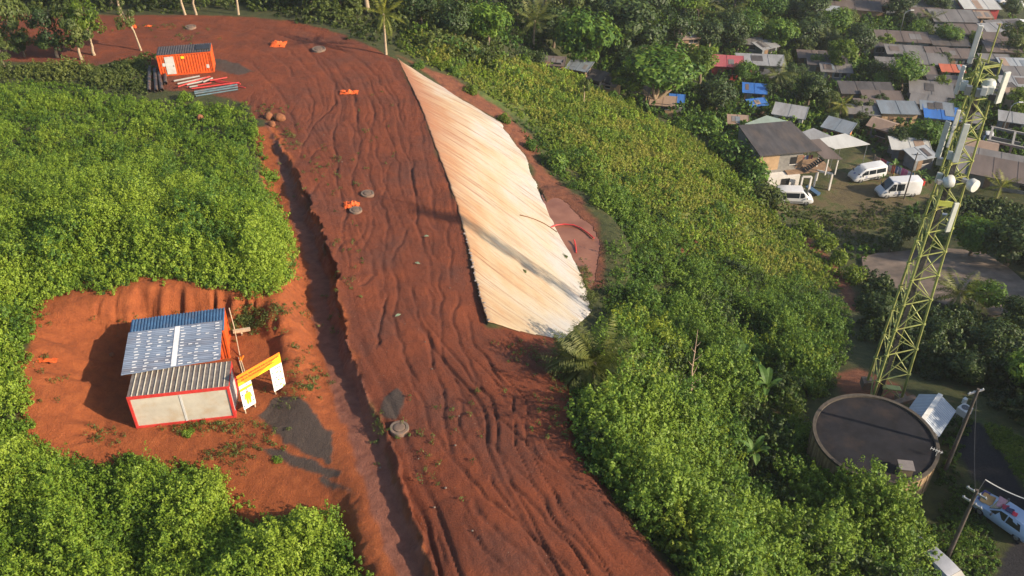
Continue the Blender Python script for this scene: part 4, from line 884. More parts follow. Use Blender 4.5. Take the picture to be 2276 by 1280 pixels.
# ---- shrubs that stand out on the hillside
SH = [
 (1238, 372, 80, 'shrub', 'large rounded shrub at the top of the puddle bank'), (1300, 352, 60, 'shrub', 'leafy shrub right of the large rounded one by the cream sheet'), (1275, 425, 60, 'shrub', 'shrub overhanging the red bank above the puddle'),
 (1335, 455, 66, 'shrub', 'green shrub on the weedy slope right of the puddle'), (1400, 415, 60, 'bright', 'yellow green shrub in the middle of the weedy slope'), (1180, 330, 46, 'shrub', 'small shrub at the edge of the red soil strip'),
 (1120, 268, 40, 'bright', 'yellow green shrub on the upper edge of the red soil strip'), (1045, 205, 44, 'bright', 'bright shrub by the upper end of the red soil strip'), (985, 150, 44, 'bright', 'bright shrub right of the crest palm'), (930, 150, 36, 'shrub', 'small shrub at the foot of the crest palm'), (1010, 165, 40, 'shrub', 'low green shrub between two bright ones on the crest slope'),
 (1362, 225, 50, 'shrub', 'dark green shrub right of the small yellow green tree'), (1398, 235, 44, 'bright', 'light leafy shrub before the sunlit shack'), (1190, 138, 60, 'mango', 'dark shrub below the tall feathery palm'), (1160, 130, 50, 'mango', 'dark low shrub left of the one below the palm'),
 (1450, 620, 76, 'shrub', 'broad shrub in the upper middle of the green hillside'), (1390, 590, 60, 'bright', 'light green shrub right of the end of the puddle'), (1380, 660, 60, 'shrub', 'dark green shrub near the lower tip of the cream sheet'),
 (1530, 650, 80, 'shrub', 'shrub left of the middle of the hillside'), (1620, 640, 70, 'bright', 'light green shrub on the upper rim of the hillside'), (1700, 690, 84, 'shrub', 'wide shrub on the upper right of the hillside'), (1780, 690, 84, 'shrub', 'wide shrub beside the footpath'), (1840, 740, 84, 'shrub', 'shrub at the right end of the hillside near the footpath'), (1800, 800, 90, 'bright', 'light green shrub above the water tank'),
 (1420, 760, 90, 'shrub', 'wide shrub right of the feather palm'), (1290, 915, 80, 'bright', 'round light green shrub at the edge of the red road'), (1400, 880, 90, 'shrub', 'broad shrub below the feather palm'), (1390, 960, 84, 'bright', 'bright shrub below the broad one by the road'), (1340, 1040, 80, 'shrub', 'dark green shrub where the road narrows'),
 (1430, 1060, 100, 'bright', 'large bright shrub in the lower middle of the hillside'), (1500, 1130, 90, 'shrub', 'dark shrub beside the lower road edge'), (1560, 1050, 100, 'bright', 'tall bright shrub left of the three leaved banana plant'), (1590, 940, 90, 'shrub', 'shrub right of the dry bare tree'), (1470, 940, 80, 'shrub', 'shrub left of the dry bare tree'), (1480, 800, 84, 'shrub', 'shrub behind the dry bare tree'), (1560, 800, 90, 'bright', 'light shrub left of the upright banana plant'),
 (1760, 960, 90, 'bright', 'bright shrub against the left wall of the tank'), (1740, 870, 90, 'shrub', 'shrub between the banana plants and the tank'), (1820, 870, 66, 'bright', 'bright shrub behind the tank'), (1800, 1060, 100, 'bright', 'wide bright shrub below the left wall of the tank'), (1890, 1110, 90, 'shrub', 'dark green shrub covering the front wall of the tank'), (1990, 1210, 140, 'bright', 'large yellow green shrub below the tank'), (1900, 1230, 110, 'shrub', 'dark shrub left of the large yellow green one'), (1780, 1200, 110, 'shrub', 'dark shrub low in the hollow below the tank'), (1650, 1230, 110, 'bright', 'yellow green shrub in the lower hollow'), (1560, 1220, 100, 'shrub', 'blue green shrub beside the road near the bottom'), (1690, 1110, 80, 'shrub', 'dark shrub under the three leaved banana plant'), (2030, 1290, 120, 'bright', 'yellow green shrub hanging over the curved grey roof'),
 (1790, 520, 76, 'bright', 'bright hedge shrub at the upper end beside the grassy yard'), (1830, 550, 70, 'bright', 'bright hedge shrub next below the upper end'), (1862, 585, 70, 'bright', 'bright hedge shrub in the middle of the row by the path'), (1890, 622, 76, 'bright', 'bright hedge shrub at the lower end of the row by the path'),
 (1560, 300, 99, 'shrub', 'dark shrub in the line above the weedy slope, leftmost'), (1600, 335, 99, 'shrub', 'dark shrub in the line beside the two storey house'), (1640, 370, 114, 'shrub', 'dark shrub at the rear corner of the two storey house'), (1672, 410, 120, 'shrub', 'dark shrub hiding the side wall of the two storey house'), (1700, 460, 114, 'olive', 'dry looking shrub at the front corner of the two storey house'), (1715, 490, 50, 'bright', 'yellow green shrub behind the white minibus'),
 (1510, 285, 50, 'shrub', 'green shrub below the blue roofed shack'), (1640, 430, 70, 'bright', 'light shrub on the rim of the slope above the house'), (1580, 400, 60, 'bright', 'light shrub on the open slope'), (1460, 340, 50, 'bright', 'light shrub in the upper middle of the open slope'), (1590, 470, 60, 'shrub', 'dark shrub on the open slope left of the white minibus'),
]
for px, py, w, m, lab in SH: shrub(px, py, w*1.05, lab, m, 1.0)
LSH = [(90, 560, 90), (180, 600, 90), (250, 560, 80), (330, 600, 100), (420, 560, 110), (470, 620, 100), (560, 600, 110), (620, 620, 90), (610, 540, 80), (520, 520, 90), (40, 640, 90), (40, 760, 90), (30, 870, 90), (150, 470, 70), (280, 470, 80), (400, 470, 80), (560, 440, 70), (480, 400, 64), (340, 370, 60), (210, 380, 60), (90, 400, 64), (600, 400, 56), (30, 480, 70),
       (440, 245, 50), (500, 262, 46), (380, 265, 46), (560, 300, 46), (300, 280, 44), (200, 270, 40), (90, 250, 40), (30, 300, 40), (420, 310, 46), (150, 330, 48)]
for px, py, w in LSH: shrub(px, py, w*.95, 'light green shrub of the dense thicket left of the ditch', 'thicket', 1.0, 'shrubs of the left thicket')
LSH2 = [(60, 1080, 120), (180, 1100, 120), (300, 1090, 130), (420, 1100, 130), (60, 1210, 140), (200, 1260, 140), (360, 1260, 140), (520, 1220, 140), (640, 1200, 130), (740, 1210, 110), (700, 1290, 140), (560, 1290, 140)]
for px, py, w in LSH2: shrub(px, py, w*.9, 'light green shrub of the thicket below the containers', 'thicket', 1.05, 'shrubs of the lower thicket')
shrub(418, 962, 34, 'small green shrub growing against the front wall of the white cabin', 'thicket', 1.1); shrub(618, 1022, 32, 'small green shrub on the gravel left of the ditch', 'thicket', .8)
shrub(690, 862, 30, 'pale low shrub on the orange bank right of the sign', 'olive', .7); shrub(410, 222, 46, 'green shrub growing through the end of the pipe pile', 'thicket', 1.0)
def dry_tree():
    p = at(1530, 905); s = scale_at(p); t = thing('dry_tree', 'dry leafless tree with pale branches in the hillside shrubs', 'tree', p)
    mb = MB(); T = 150*s*1.5; mb.tube([(0, 0, -.2), (0, 0, T*.3), (-.18, 0, T*.5), (-.15, .1, T*.78), (-.2, 0, T)], [.09, .075, .06, .04, .015], 7)
    rng = np.random.default_rng(3)
    for z, a, L in ((.3, 0, 1.4), (.3, 2.6, .9), (.42, 1.0, 1.1), (.22, .4, .9), (.55, 3.4, .6), (.62, .2, .7), (.72, 2.8, .5), (.8, .5, .4), (.18, 3.3, .8), (.36, 5, .7)):
        q = Vector((-.1, 0, T*z)); e = q+Vector((math.cos(a)*L*.75, math.sin(a)*L*.4, L*.85)); mb.tube([q, q.lerp(e, .5)+Vector((0, 0, -.08)), e], [.035, .025, .008], 5)
    mb.build('trunk', pmat('dead_wood', (.33, .24, .17), .9, var=.3), t, 60)
dry_tree()

for x, y, w in ((40.5, 39, 250), (44, 44, 270), (41.5, 48, 240), (47, 38, 260)): tree(0, 0, w, 'unseen shade tree added beyond the asphalt to the right of the tank', 'dense', 'mango', 1.1, .2, group='added shade trees beyond the asphalt', world=(x, y, h1(x, y)))  # unseen trees added outside the view to shade the lower right corner

rngo = random.Random(21)
for i in range(26):
    px, py = rngo.uniform(2330, 2760), rngo.uniform(60, 860); tree(px, py, rngo.uniform(60, 110)*(1 if py > 350 else .7), 'tree of the valley side beyond the right edge of the settlement', rngo.choice(('dense', 'loose')), rngo.choice(('mango', 'shrub', 'olive')), 1.0, .15, group='trees beyond the settlement')
# ------------------------------------------------------------------ objects of the building site
M = dict(
    red=pmat('red_paint', (.50, .035, .03), .5, var=.3, scale=3, dirt=(.30, .10, .05), dirt_amt=.4),
    cream=pmat('cream_panel', (.44, .41, .34), .6, var=.14, scale=1.2, dirt=(.36, .24, .12), dirt_amt=.5),
    white=pmat('white_panel', (.50, .50, .48), .5, var=.12, scale=2, dirt=(.38, .27, .17), dirt_amt=.35),
    orange=pmat('orange_paint', (.60, .085, .012), .5, var=.3, scale=2.5, dirt=(.24, .06, .03), dirt_amt=.65),
    bluer=pmat('blue_roof', (.045, .105, .20), .5, var=.35, scale=1.5, dirt=(.10, .08, .07), dirt_amt=.45),
    galv=pmat('weathered_roof', (.16, .14, .125), .7, .15, var=.4, scale=2.2, dirt=(.10, .06, .04), dirt_amt=.7),
    rib=pmat('cream_rib', (.52, .47, .37), .6, var=.25, scale=4),
    sheet=pmat('grey_blue_sheet', (.20, .245, .32), .55, .1, var=.25, scale=.9, dirt=(.16, .12, .11), dirt_amt=.55, corr=('Y', .18, .02), stretch=(.35, 2.5, 1)),
    whitep=pmat('white_patch', (.66, .66, .66), .6, var=.15),
    darkroof=pmat('dark_roof', (.055, .052, .058), .75, var=.45, scale=2, dirt=(.11, .07, .05), dirt_amt=.5),
    concrete=pmat('concrete', (.14, .105, .08), .9, var=.3, scale=4, dirt=(.24, .10, .05), dirt_amt=.5),
    lid=pmat('lid_concrete', (.14, .095, .07), .9, var=.35, scale=5),
    blackp=pmat('black_plastic', (.025, .028, .036), .45, var=.3, scale=3, dirt=(.25, .15, .09), dirt_amt=.75),
    greyp=pmat('grey_pipe', (.26, .245, .22), .5, var=.2), redp=pmat('red_pipe', (.46, .035, .03), .45, var=.2),
    tealp=pmat('blue_grey_pipe', (.075, .13, .155), .5, var=.35, scale=2, dirt=(.2, .12, .08), dirt_amt=.4),
    net=pmat('orange_net', (.62, .10, .012), .7, var=.3, scale=8), wood=pmat('pale_timber', (.42, .33, .22), .85, var=.25, scale=6),
    rock=pmat('orange_rock', (.20, .075, .03), .95, var=.45, scale=4, bump=.06), stone=pmat('grey_stone', (.24, .20, .18), .95, var=.35, scale=6, bump=.03),
    ylw=pmat('yellow_print', (.80, .58, .02), .5, var=.05), lime=pmat('lime_print', (.45, .55, .03), .5, var=.05), orp=pmat('orange_print', (.85, .22, .015), .5, var=.05),
    ink=pmat('dark_ink', (.16, .03, .01), .6, var=.1), blueink=pmat('blue_ink', (.08, .11, .25), .6, var=.1), skin=pmat('tan_print', (.45, .22, .12), .6, var=.1), teal=pmat('teal_print', (.10, .28, .24), .6, var=.1), whitepr=pmat('white_print', (.72, .72, .66), .5, var=.03),
    steel=pmat('dark_steel', (.06, .06, .065), .5, .6, var=.3), tyre=pmat('tyre_rubber', (.018, .018, .02), .8, var=.2), hub=pmat('wheel_metal', (.35, .36, .38), .4, .7, var=.15),
    glass=pmat('dark_glass', (.012, .016, .022), .08, var=.1), vwhite=pmat('white_car_paint', (.50, .51, .52), .3, var=.05, dirt=(.35, .25, .17), dirt_amt=.15), vblue=pmat('pale_blue_car_paint', (.30, .40, .55), .3, var=.06),
    lamp=pmat('lamp_glass', (.55, .55, .52), .15, var=.05), tail=pmat('tail_lamp', (.35, .02, .02), .25, var=.1), bump=pmat('grey_bumper', (.08, .08, .085), .6, var=.1),
)
def corrugated(mb, o, u, n, up, L, Hh, ribs, dep):
    """trapezoid profile sheet: origin o, runs L along u, ribs bulge along n, height Hh along up"""
    o, u, n, up = Vector(o), Vector(u), Vector(n), Vector(up); p = L/ribs; prof = []
    for i in range(ribs): prof += [(i*p, 0), (i*p+p*.28, 0), (i*p+p*.42, dep), (i*p+p*.78, dep), (i*p+p*.92, 0)]
    prof.append((L, 0)); vs = []
    for s, d in prof: vs += [o+u*s+n*d, o+u*s+n*d+up*Hh]
    mb.add(vs, [(2*i, 2*i+2, 2*i+3, 2*i+1) for i in range(len(prof)-1)])
def shipping_box(name, label, loc, rz, L, W, Hh, wallm, roofm, railm, roof_ribs=30, wall_ribs=16):
    t = thing(name, label, 'container', loc, rz)
    box_obj('base_frame', (L/2, W/2, .08), (L-.02, W-.02, .16), railm, t)
    for x in (.07, L-.07):
        for y in (.07, W-.07): box_obj('corner_post', (x, y, Hh/2), (.14, .14, Hh), railm, t, bevel=.01)
    for y in (.06, W-.06): box_obj('top_rail', (L/2, y, Hh-.07), (L-.29, .11, .13), railm, t)
    for x in (.06, L-.06): box_obj('top_rail', (x, W/2, Hh-.07), (.11, W-.29, .13), railm, t)
    h0, hh = .16, Hh-.30
    for nm, o, u, n, l in (('front_wall', (.15, .10, h0), (1, 0, 0), (0, -1, 0), L-.3), ('rear_wall', (.15, W-.10, h0), (1, 0, 0), (0, 1, 0), L-.3), ('end_wall', (L-.10, .15, h0), (0, 1, 0), (1, 0, 0), W-.3), ('end_wall', (.10, .15, h0), (0, 1, 0), (-1, 0, 0), W-.3)):
        mb = MB(); corrugated(mb, o, u, n, (0, 0, 1), l, hh, wall_ribs if l > 4 else max(4, int(wall_ribs*l/L)), .05); mb.build(nm, wallm, t)
    mb = MB(); corrugated(mb, (0, 0, Hh+.01), (1, 0, 0), (0, 0, 1), (0, 1, 0), L, W, roof_ribs, .05); mb.build('roof', roofm, t)
    return t
FL = Vector((-23.41, 41.46, .25)); FR_ROT = math.atan2(.97, 6.01)
def cabin():
    L, W, Hh = 6.08, 2.44, 2.62
    t = thing('site_cabin', 'white walled site cabin with a red frame and ribbed grey roof', 'site cabin', FL, FR_ROT)
    for x in (.08, L-.08):
        for y in (.08, W-.08): box_obj('corner_post', (x, y, Hh/2), (.16, .16, Hh), M['red'], t, bevel=.01)
    for z, nm in ((.08, 'bottom_rail'), (Hh-.09, 'top_rail')):
        for y in (.07, W-.07): box_obj(nm, (L/2, y, z), (L-.33, .13, .16), M['red'], t)
        for x in (.07, L-.07): box_obj(nm, (x, W/2, z), (.13, W-.33, .16), M['red'], t)
    zc, zh = Hh/2, Hh-.34
    for x0, x1 in ((.17, 3.02), (3.16, L-.17)):
        box_obj('front_panel', ((x0+x1)/2, .10, zc), (x1-x0, .06, zh), M['cream'], t)
    box_obj('panel_post', (3.09, .085, zc), (.13, .09, zh), M['white'], t)
    box_obj('rear_panel', (L/2, W-.10, zc), (L-.34, .06, zh), M['cream'], t)
    for x in (.10, L-.10): box_obj('side_panel', (x, W/2, zc), (.06, W-.34, zh), M['white'], t)
    box_obj('side_door', (L-.055, W*.55, 1.14), (.03, .86, 1.9), M['white'], t)
    rf = box_obj('roof', (L/2, W/2, Hh+.01), (L-.06, W-.06, .05), M['galv'], t)
    mb = MB()
    for i in range(18):
        x = .3+i*(L-.6)/17; mb.box((x, W/2, Hh+.06), (.05, W-.16, .05))
    mb.build('roof_ribs', M['rib'], rf)
    box_obj('roof_edge', (L/2, .03, Hh+.025), (L, .05, .07), M['red'], t)
cabin()
c2 = FL+Vector((math.cos(FR_ROT)*-.70-math.sin(FR_ROT)*5.30, math.sin(FR_ROT)*-.70+math.cos(FR_ROT)*5.30, 0))
shipping_box('shipping_container', 'orange container with a blue ribbed roof standing behind the white cabin', c2, FR_ROT+R(3.2), 6.06, 2.44, 2.6, M['orange'], M['bluer'], M['orange'], 30, 22)
def sheet_roof():
    t = thing('sheet_roof', 'grey metal sheet roof with white dashes bridging the cabin and the container', 'sheet roof', FL, FR_ROT)
    c = [Vector((-.57, 1.98, 2.80)), Vector((5.40, 2.5, 2.80)), Vector((5.22, 6.5, 2.83)), Vector((-.75, 6.15, 2.83))]
    def P(u, v, dz=0): return c[0]*(1-u)*(1-v)+c[1]*u*(1-v)+c[2]*u*v+c[3]*(1-u)*v+Vector((0, 0, dz))
    mb = MB(); n = 24; vs = [P(i/n, j/n, .012*math.sin(i*1.1)+.01*math.sin(j*2.0)) for j in range(n+1) for i in range(n+1)]
    mb.add(vs, [(j*(n+1)+i, j*(n+1)+i+1, (j+1)*(n+1)+i+1, (j+1)*(n+1)+i) for j in range(n) for i in range(n)])
    o = mb.build('roof_sheet', M['sheet'], t); s = o.modifiers.new('thickness', 'SOLIDIFY'); s.thickness = .02
    rng = random.Random(4); mb = MB()
    def quad(u, v, du, dv):
        mb.add([P(u, v, .034), P(u+du, v, .034), P(u+du, v+dv, .034), P(u, v+dv, .034)], [(0, 1, 2, 3)])
    quad(.495, .01, .055, .97)
    for u in (.10, .215, .33, .43, .56, .66, .73, .83, .92):
        for k in range(13):
            if rng.random() < (.95 if u in (.10, .215, .43, .56, .73, .92) else .4):
                quad(u+rng.uniform(-.01, .01), .03+k*.074+rng.uniform(-.008, .008), rng.uniform(.032, .052), .022)
    mb.build('white_dashes', M['whitep'], o)
    for x, y in ((.1, 2.35), (5.2, 2.8), (5.0, 6.0), (-.5, 6.0)): box_obj('bearer', (x, y, 2.72), (.12, .3, .12), M['wood'], t)
sheet_roof()
def V(px, py, z): return Vector(atz(px, py, z))
def put(name, label, cat, mesh_mb, mat, group=None, **k): return tag(mesh_mb.build(name, mat, **k), label, cat, group)
g = lambda px, py, dz=0: at(px, py)+Vector((0, 0, dz))
put('timber_beam', 'pale square timber beam sticking out beside the orange container end', 'beam', MB().beam(V(518, 737, 1.2), V(556, 731, 1.2), .2), M['wood'])
put('support_post', 'short timber post under the pale beam', 'post', MB().beam(V(538, 746, .2), V(538, 737, 1.05)-Vector((0, .1, .02)), .12), M['wood'])
put('slim_pole', 'slim pole leaning from the blue roof down to the ground', 'pole', MB().tube([V(509, 684, 2.75), V(521, 730, 1.5), V(533, 790, .45)], .035, 6), M['wood'])
put('slim_pole', 'paired slim timber poles lying behind the sign', 'pole', MB().tube([V(533, 794, .5), V(543, 824, .42)], .05, 6).tube([V(530, 795, .5), V(539, 828, .42)], .05, 6), M['wood'])
put('orange_clamp', 'small forked orange clamp at the pole joint behind the sign', 'clamp', MB().beam(V(533, 803, .45), V(534, 793, .75), .07).beam(V(535, 803, .45), V(541, 790, .75), .07).beam(V(530, 804, .42), V(538, 803, .42), .09), M['orp'])
def text(name, body, size, mat, parent, loc, rot):
    cu = bpy.data.curves.new(name, 'FONT'); cu.body = body; cu.size = size; cu.align_x = 'CENTER'; cu.align_y = 'CENTER'; cu.extrude = .004; cu.offset = .004
    tmp = bpy.data.objects.new(name, cu); COL.objects.link(tmp); bpy.context.view_layer.update()
    me = bpy.data.meshes.new_from_object(tmp.evaluated_get(bpy.context.evaluated_depsgraph_get())); bpy.data.objects.remove(tmp); me.materials.clear()
    return link(name, me, mat, parent, loc, rot)
def sign():
    t = thing('site_sign', 'gate shaped site sign with orange banner over two white safety panels', 'sign', (-16.9, 42.7, .3), R(45.9))
    W = 3.16; zt, zb, zm = 3.2, .35, 2.35
    mb = MB(); mb.box((W/2, .02, (zt+zm)/2), (W, .03, zt-zm)); bn = mb.build('banner', M['orp'], t)
    mb = MB(); mb.add([(0, 0, zm+.01), (.45, 0, zm+.01), (.35, 0, zm+.2), (0, 0, zm+.26)], [(0, 1, 2, 3)]).add([(W, 0, zt-.16), (W-.05, 0, zm+.01), (W*.42, 0, zm+.01)], [(0, 1, 2)])
    o = mb.build('yellow_corner', M['ylw'], bn); o.modifiers.new('t', 'SOLIDIFY').thickness = .006
    rt = (R(90), 0, 0)
    text('lettering', 'BONJOUR, BIENVENUE SUR LE CHANTIER', .165, M['ink'], bn, (W/2-.05, -.006, zm+.60), rt)
    text('lettering', 'DE LA TECHNOPOLE A DEMBENI', .165, M['ink'], bn, (W/2-.1, -.006, zm+.36), rt)
    for x0, k in ((0, 0), (W-.88, 1)):
        p = box_obj('safety_panel', (x0+.44, .02, (zb+zm)/2), (.88, .03, zm-zb-.01), M['whitepr'], t)
        if k == 0:
            box_obj('header_band', (x0+.44, 0, zm-.36), (.86, .012, .2), M['lime'], p)
            text('heading', 'PORT DES EPI', .10, M['blueink'], p, (x0+.44, -.003, zm-.14), rt)
            mb = MB(); cx = x0+.46                                   # the printed worker: flat figure of helmet, head, body, arms, legs
            mb.prism([(cx-.17, .95), (cx+.17, .95), (cx+.15, 1.45), (cx-.15, 1.45)], 0, .01).prism([(cx-.15, .62), (cx-.02, .62), (cx-.01, .97), (cx-.16, .97)], 0, .01).prism([(cx+.02, .62), (cx+.15, .62), (cx+.16, .97), (cx+.01, .97)], 0, .01)
            mb.prism([(cx-.27, 1.0), (cx-.2, 1.0), (cx-.14, 1.43), (cx-.2, 1.43)], 0, .01).prism([(cx+.2, 1.0), (cx+.27, 1.0), (cx+.2, 1.43), (cx+.14, 1.43)], 0, .01)
            mb.build('printed_worker', M['ylw'], p, rot=rt, loc=(0, -.002, .1))
            mb = MB(); mb.prism([(cx+.10*math.cos(a*.63), 1.54+.11*math.sin(a*.63)) for a in range(10)], 0, .012).prism([(cx-.14, .54), (cx-.03, .54), (cx-.03, .62), (cx-.14, .62)], 0, .012).prism([(cx+.03, .54), (cx+.14, .54), (cx+.14, .62), (cx+.03, .62)], 0, .012)
            mb.build('printed_head', M['skin'], p, rot=rt, loc=(0, -.002, .1))
            for i, (x, z) in enumerate(((.12, 1.55), (.76, 1.75), (.10, .62), (.78, .75), (.45, 1.86))): box_obj('printed_icon', (x0+x, 0, z), (.11, .012, .11), M['teal' if i % 2 else 'blueink'], p)
        else:
            text('heading', 'CONSIGNES', .11, M['blueink'], p, (x0+.44, -.003, zm-.22), rt)
            text('heading', 'DE SECURITE', .10, M['blueink'], p, (x0+.44, -.003, zm-.95), rt)
            for i, (x, z) in enumerate(((.15, 1.9), (.45, 1.8), (.7, 1.7), (.2, 1.1), (.45, 1.15), (.72, 1.05), (.25, .75), (.55, .7), (.72, .5))): box_obj('printed_icon', (x0+x, 0, z), (.12, .012, .10), M[('teal', 'ylw', 'lime')[i % 3]], p)
    for x in (.08, .8, W-.8, W-.08): box_obj('sign_post', (x, .075, 1.35), (.07, .07, 3.6), M['wood'], t)
    for x in (.1, W-.1): MB().beam((x, .1, 2.2), (x, 1.2, -.1), .06).build('brace', M['wood'], t)
sign()
# upper container with its door, pipes beside it
UC = V(358.5, 171.6, h1(-38, 100)); UC = Vector((-39.7, 99.4, h1(-37, 100)))
uc = shipping_box('shipping_container', 'orange container with dark ribbed roof and white door on the upper plateau', UC, R(11.4), 5.9, 2.44, 2.5, M['orange'], M['darkroof'], M['orange'], 22, 19)
dr = box_obj('door', (1.28, .03, 1.22), (.98, .06, 2.05), M['white'], uc); box_obj('handle', (1.66, -.015, 1.15), (.05, .05, .14), M['steel'], dr)
box_obj('white_label', (.62, .035, 1.35), (.34, .02, .38), M['white'], uc); box_obj('yellow_sticker', (2.75, .035, 2.05), (.36, .02, .26), M['ylw'], uc); box_obj('white_label', (5.3, .035, .8), (.3, .02, .42), M['white'], uc)
rh = box_obj('roof_hatch', (5.0, 1.3, 2.60), (1.5, 1.3, .07), M['steel'], uc)
def pipe(name, a, b, rpx, label, mat, hollow=False, lift=0):
    p, q = g(*a), g(*b); r = rpx*scale_at(p); p.z += r+lift; q.z += r+lift; mb = MB()
    if hollow:
        d = (q-p).normalized(); n = 20; cor = [p.lerp(q, i/n) for i in range(n+1)]
        mb.tube(cor, [r*(1 if i % 2 else .93) for i in range(n+1)], 12, cap=False); mb.tube([q, p], r*.85, 12, cap=False)
    else: mb.tube([p, q], r, 8)
    tag(mb.build(name, mat, None, 40), label, 'pipe', 'pipes stored by the upper container')
pipe('drain_pipe', (333, 152), (332, 206), 4.2, 'leftmost thick black corrugated pipe beside the upper container', M['blackp'], True)
pipe('drain_pipe', (345, 158), (348, 206), 4.2, 'second thick black corrugated pipe beside the upper container', M['blackp'], True)
pipe('drain_pipe', (354, 166), (361, 204), 4.2, 'third thick black corrugated pipe beside the upper container', M['blackp'], True)
pipe('drain_pipe', (367, 170), (369, 189), 4.2, 'short open ended pipe standing nearest the white container door', M['blackp'], True)
for a, b, r, lab, m, l in (((387, 182), (444, 171), 2.2, 'grey pipe lying closest to the upper container', 'greyp', 0), ((395, 188), (459, 174), 2.0, 'grey pipe second from the upper container', 'greyp', 0), ((416, 192), (452, 184), 2.0, 'short grey pipe in the middle of the pile', 'greyp', .1), ((452, 186), (473, 177), 2.0, 'short tilted grey pipe at the right of the pile', 'greyp', .1), ((422, 197), (440, 194), 2.0, 'shortest grey pipe between the red ones', 'greyp', .1),
                           ((397, 198), (468, 175), 1.5, 'red pipe crossing the grey pipes', 'redp', .22), ((465, 180), (535, 190), 1.5, 'red pipe pointing right out of the pile', 'redp', .1), ((468, 184), (506, 177), 1.5, 'red pipe with raised end at the right of the pile', 'redp', .2), ((427, 201), (533, 187), 1.5, 'long red pipe above the blue grey pipes', 'redp', .15), ((416, 196), (470, 186), 1.4, 'red pipe among the short grey ones', 'redp', .05), ((480, 183), (545, 196), 1.3, 'thin red pipe at the far right end', 'redp', 0),
                           ((432, 206), (528, 190), 2.2, 'uppermost long blue grey pipe at the front of the pile', 'tealp', 0), ((433, 210), (529, 195), 2.2, 'middle long blue grey pipe at the front of the pile', 'tealp', 0), ((436, 215), (529, 200), 1.8, 'front long blue grey pipe against the thicket', 'tealp', 0)):
    pipe('plastic_pipe', a, b, r, lab, M[m], lift=l)
# manholes
def manhole(px, py, wpx, label, lid=True):
    p = g(px, py); r = wpx*scale_at(p)/2; t = thing('manhole', label, 'manhole', p-Vector((0, 0, .05)), 0)
    MB().lathe([(r, -.1), (r, .24), (r*.97, .27), (r*.70, .27), (r*.68, .16), (0.01, .16)], 28).build('concrete_ring', M['concrete'], t, 40)
    if lid: MB().lathe([(r*.62, .15), (r*.62, .29), (r*.56, .31), (r*.2, .33), (.01, .33)], 24).build('lid', M['lid'], t, 40)
    return t
manhole(888, 955, 43, 'round concrete manhole with raised lid beside the ditch in the lower road')
manhole(817, 433, 29, 'round concrete manhole higher on the road, right of the orange netting')
manhole(791, 470, 28, 'pale round manhole just below the orange netting')
manhole(709, 111, 30, 'low flat manhole near the far road bend')
manhole(424, 62, 24, 'small manhole far up on the plateau', True)
def netting(px, py, wpx, label, seed, hh=.5, sq=.7):
    p = g(px, py); w = wpx*scale_at(p); rng = np.random.default_rng(seed); n = 14; vs = []
    for j in range(n):
        for i in range(n):
            u, v = (i/(n-1)-.5), (j/(n-1)-.5); zz = hh*(noise(np.array([i*.45]), np.array([j*.45]), seed)[0]**1.5)*(1.2-2*max(abs(u), abs(v)))+.04
            vs.append((u*w+rng.normal()*.03, v*w*sq+rng.normal()*.03, max(zz, .03)))
    mb = MB(); f = [(j*n+i, j*n+i+1, (j+1)*n+i+1, (j+1)*n+i) for j in range(n-1) for i in range(n-1) if rng.random() > .10]; mb.add(vs, f)
    o = mb.build('safety_netting', M['net'], None, None, p); o.modifiers.new('t', 'SOLIDIFY').thickness = .012
    tag(o, label, 'netting')
netting(619, 100, 34, 'heap of orange safety netting near the far bend of the road', 1, .9, .9)
netting(776, 206, 40, 'crumpled orange netting stretched across the upper road', 2, .4, .5)
netting(781, 458, 36, 'orange netting wrapped beside the two manholes', 3, .5, .8)
netting(298, 62, 12, 'small orange netting scrap by the spindly tree', 4, .7, .8)
netting(330, 59, 16, 'faded orange netting scrap on the far plateau', 5, .3, .5)
netting(100, 802, 56, 'strip of orange netting lying on the left bank of the pit', 6, .12, .25)
def stone(px, py, wpx, label, mat, seed, group=None, name='boulder', flat=.8, cat='boulder'):
    p = g(px, py); r = wpx*scale_at(p)/2; bm = bmesh.new(); bmesh.ops.create_icosphere(bm, subdivisions=3, radius=1)
    for v in bm.verts:
        q = v.co; k = .8+.45*float(fbm(np.array([q.x*1.3+q.z]), np.array([q.y*1.3-q.z*.7]), seed, 3)[0]); v.co = Vector((q.x*k*r, q.y*k*r*.85, q.z*k*r*flat+r*flat*.45))
    me = bpy.data.meshes.new(name); bm.to_mesh(me); bm.free()
    for f in me.polygons: f.use_smooth = True
    return tag(link(name, me, mat, None, p, (0, 0, seed)), label, cat, group)
stone(623, 266, 24, 'larger orange boulder at the head of the ditch', M['rock'], 3); stone(605, 279, 18, 'smaller orange boulder in front of the larger one', M['rock'], 5); stone(598, 262, 22, 'red brown clod of earth behind the boulders', M['rock'], 8)
stone(446, 268, 18, 'red brown boulder standing alone in the thicket', M['rock'], 11, flat=1.2); stone(249, 790, 13, 'orange clod in the shadow left of the containers', M['rock'], 13)
# edge stones holding the upper hem of the sheet: one stone copied along the crest
rngs = random.Random(9); es = None
cr = resample(CREST, 200)
EL = 'grey edge stone in the row holding down the upper hem of the cream sheet'
for i in range(86, 200, 2):
    x, y = cr[i][0]+rngs.uniform(-.08, .12), cr[i][1]+rngs.uniform(-.1, .1); z = cr[i][2]
    if y > 66: continue
    if es is None: es = stone(1040, 545, 8, EL, M['stone'], 17, 'edge stones along the sheet', 'edge_stone', .5, 'stone'); o = es
    else: o = es.copy(); COL.objects.link(o)
    s = rngs.uniform(.35, .85); o.location = (x, y, z+.0); o.rotation_euler = (0, 0, rngs.uniform(0, 6)); o.scale = (s*rngs.uniform(.8, 1.6), s, s)
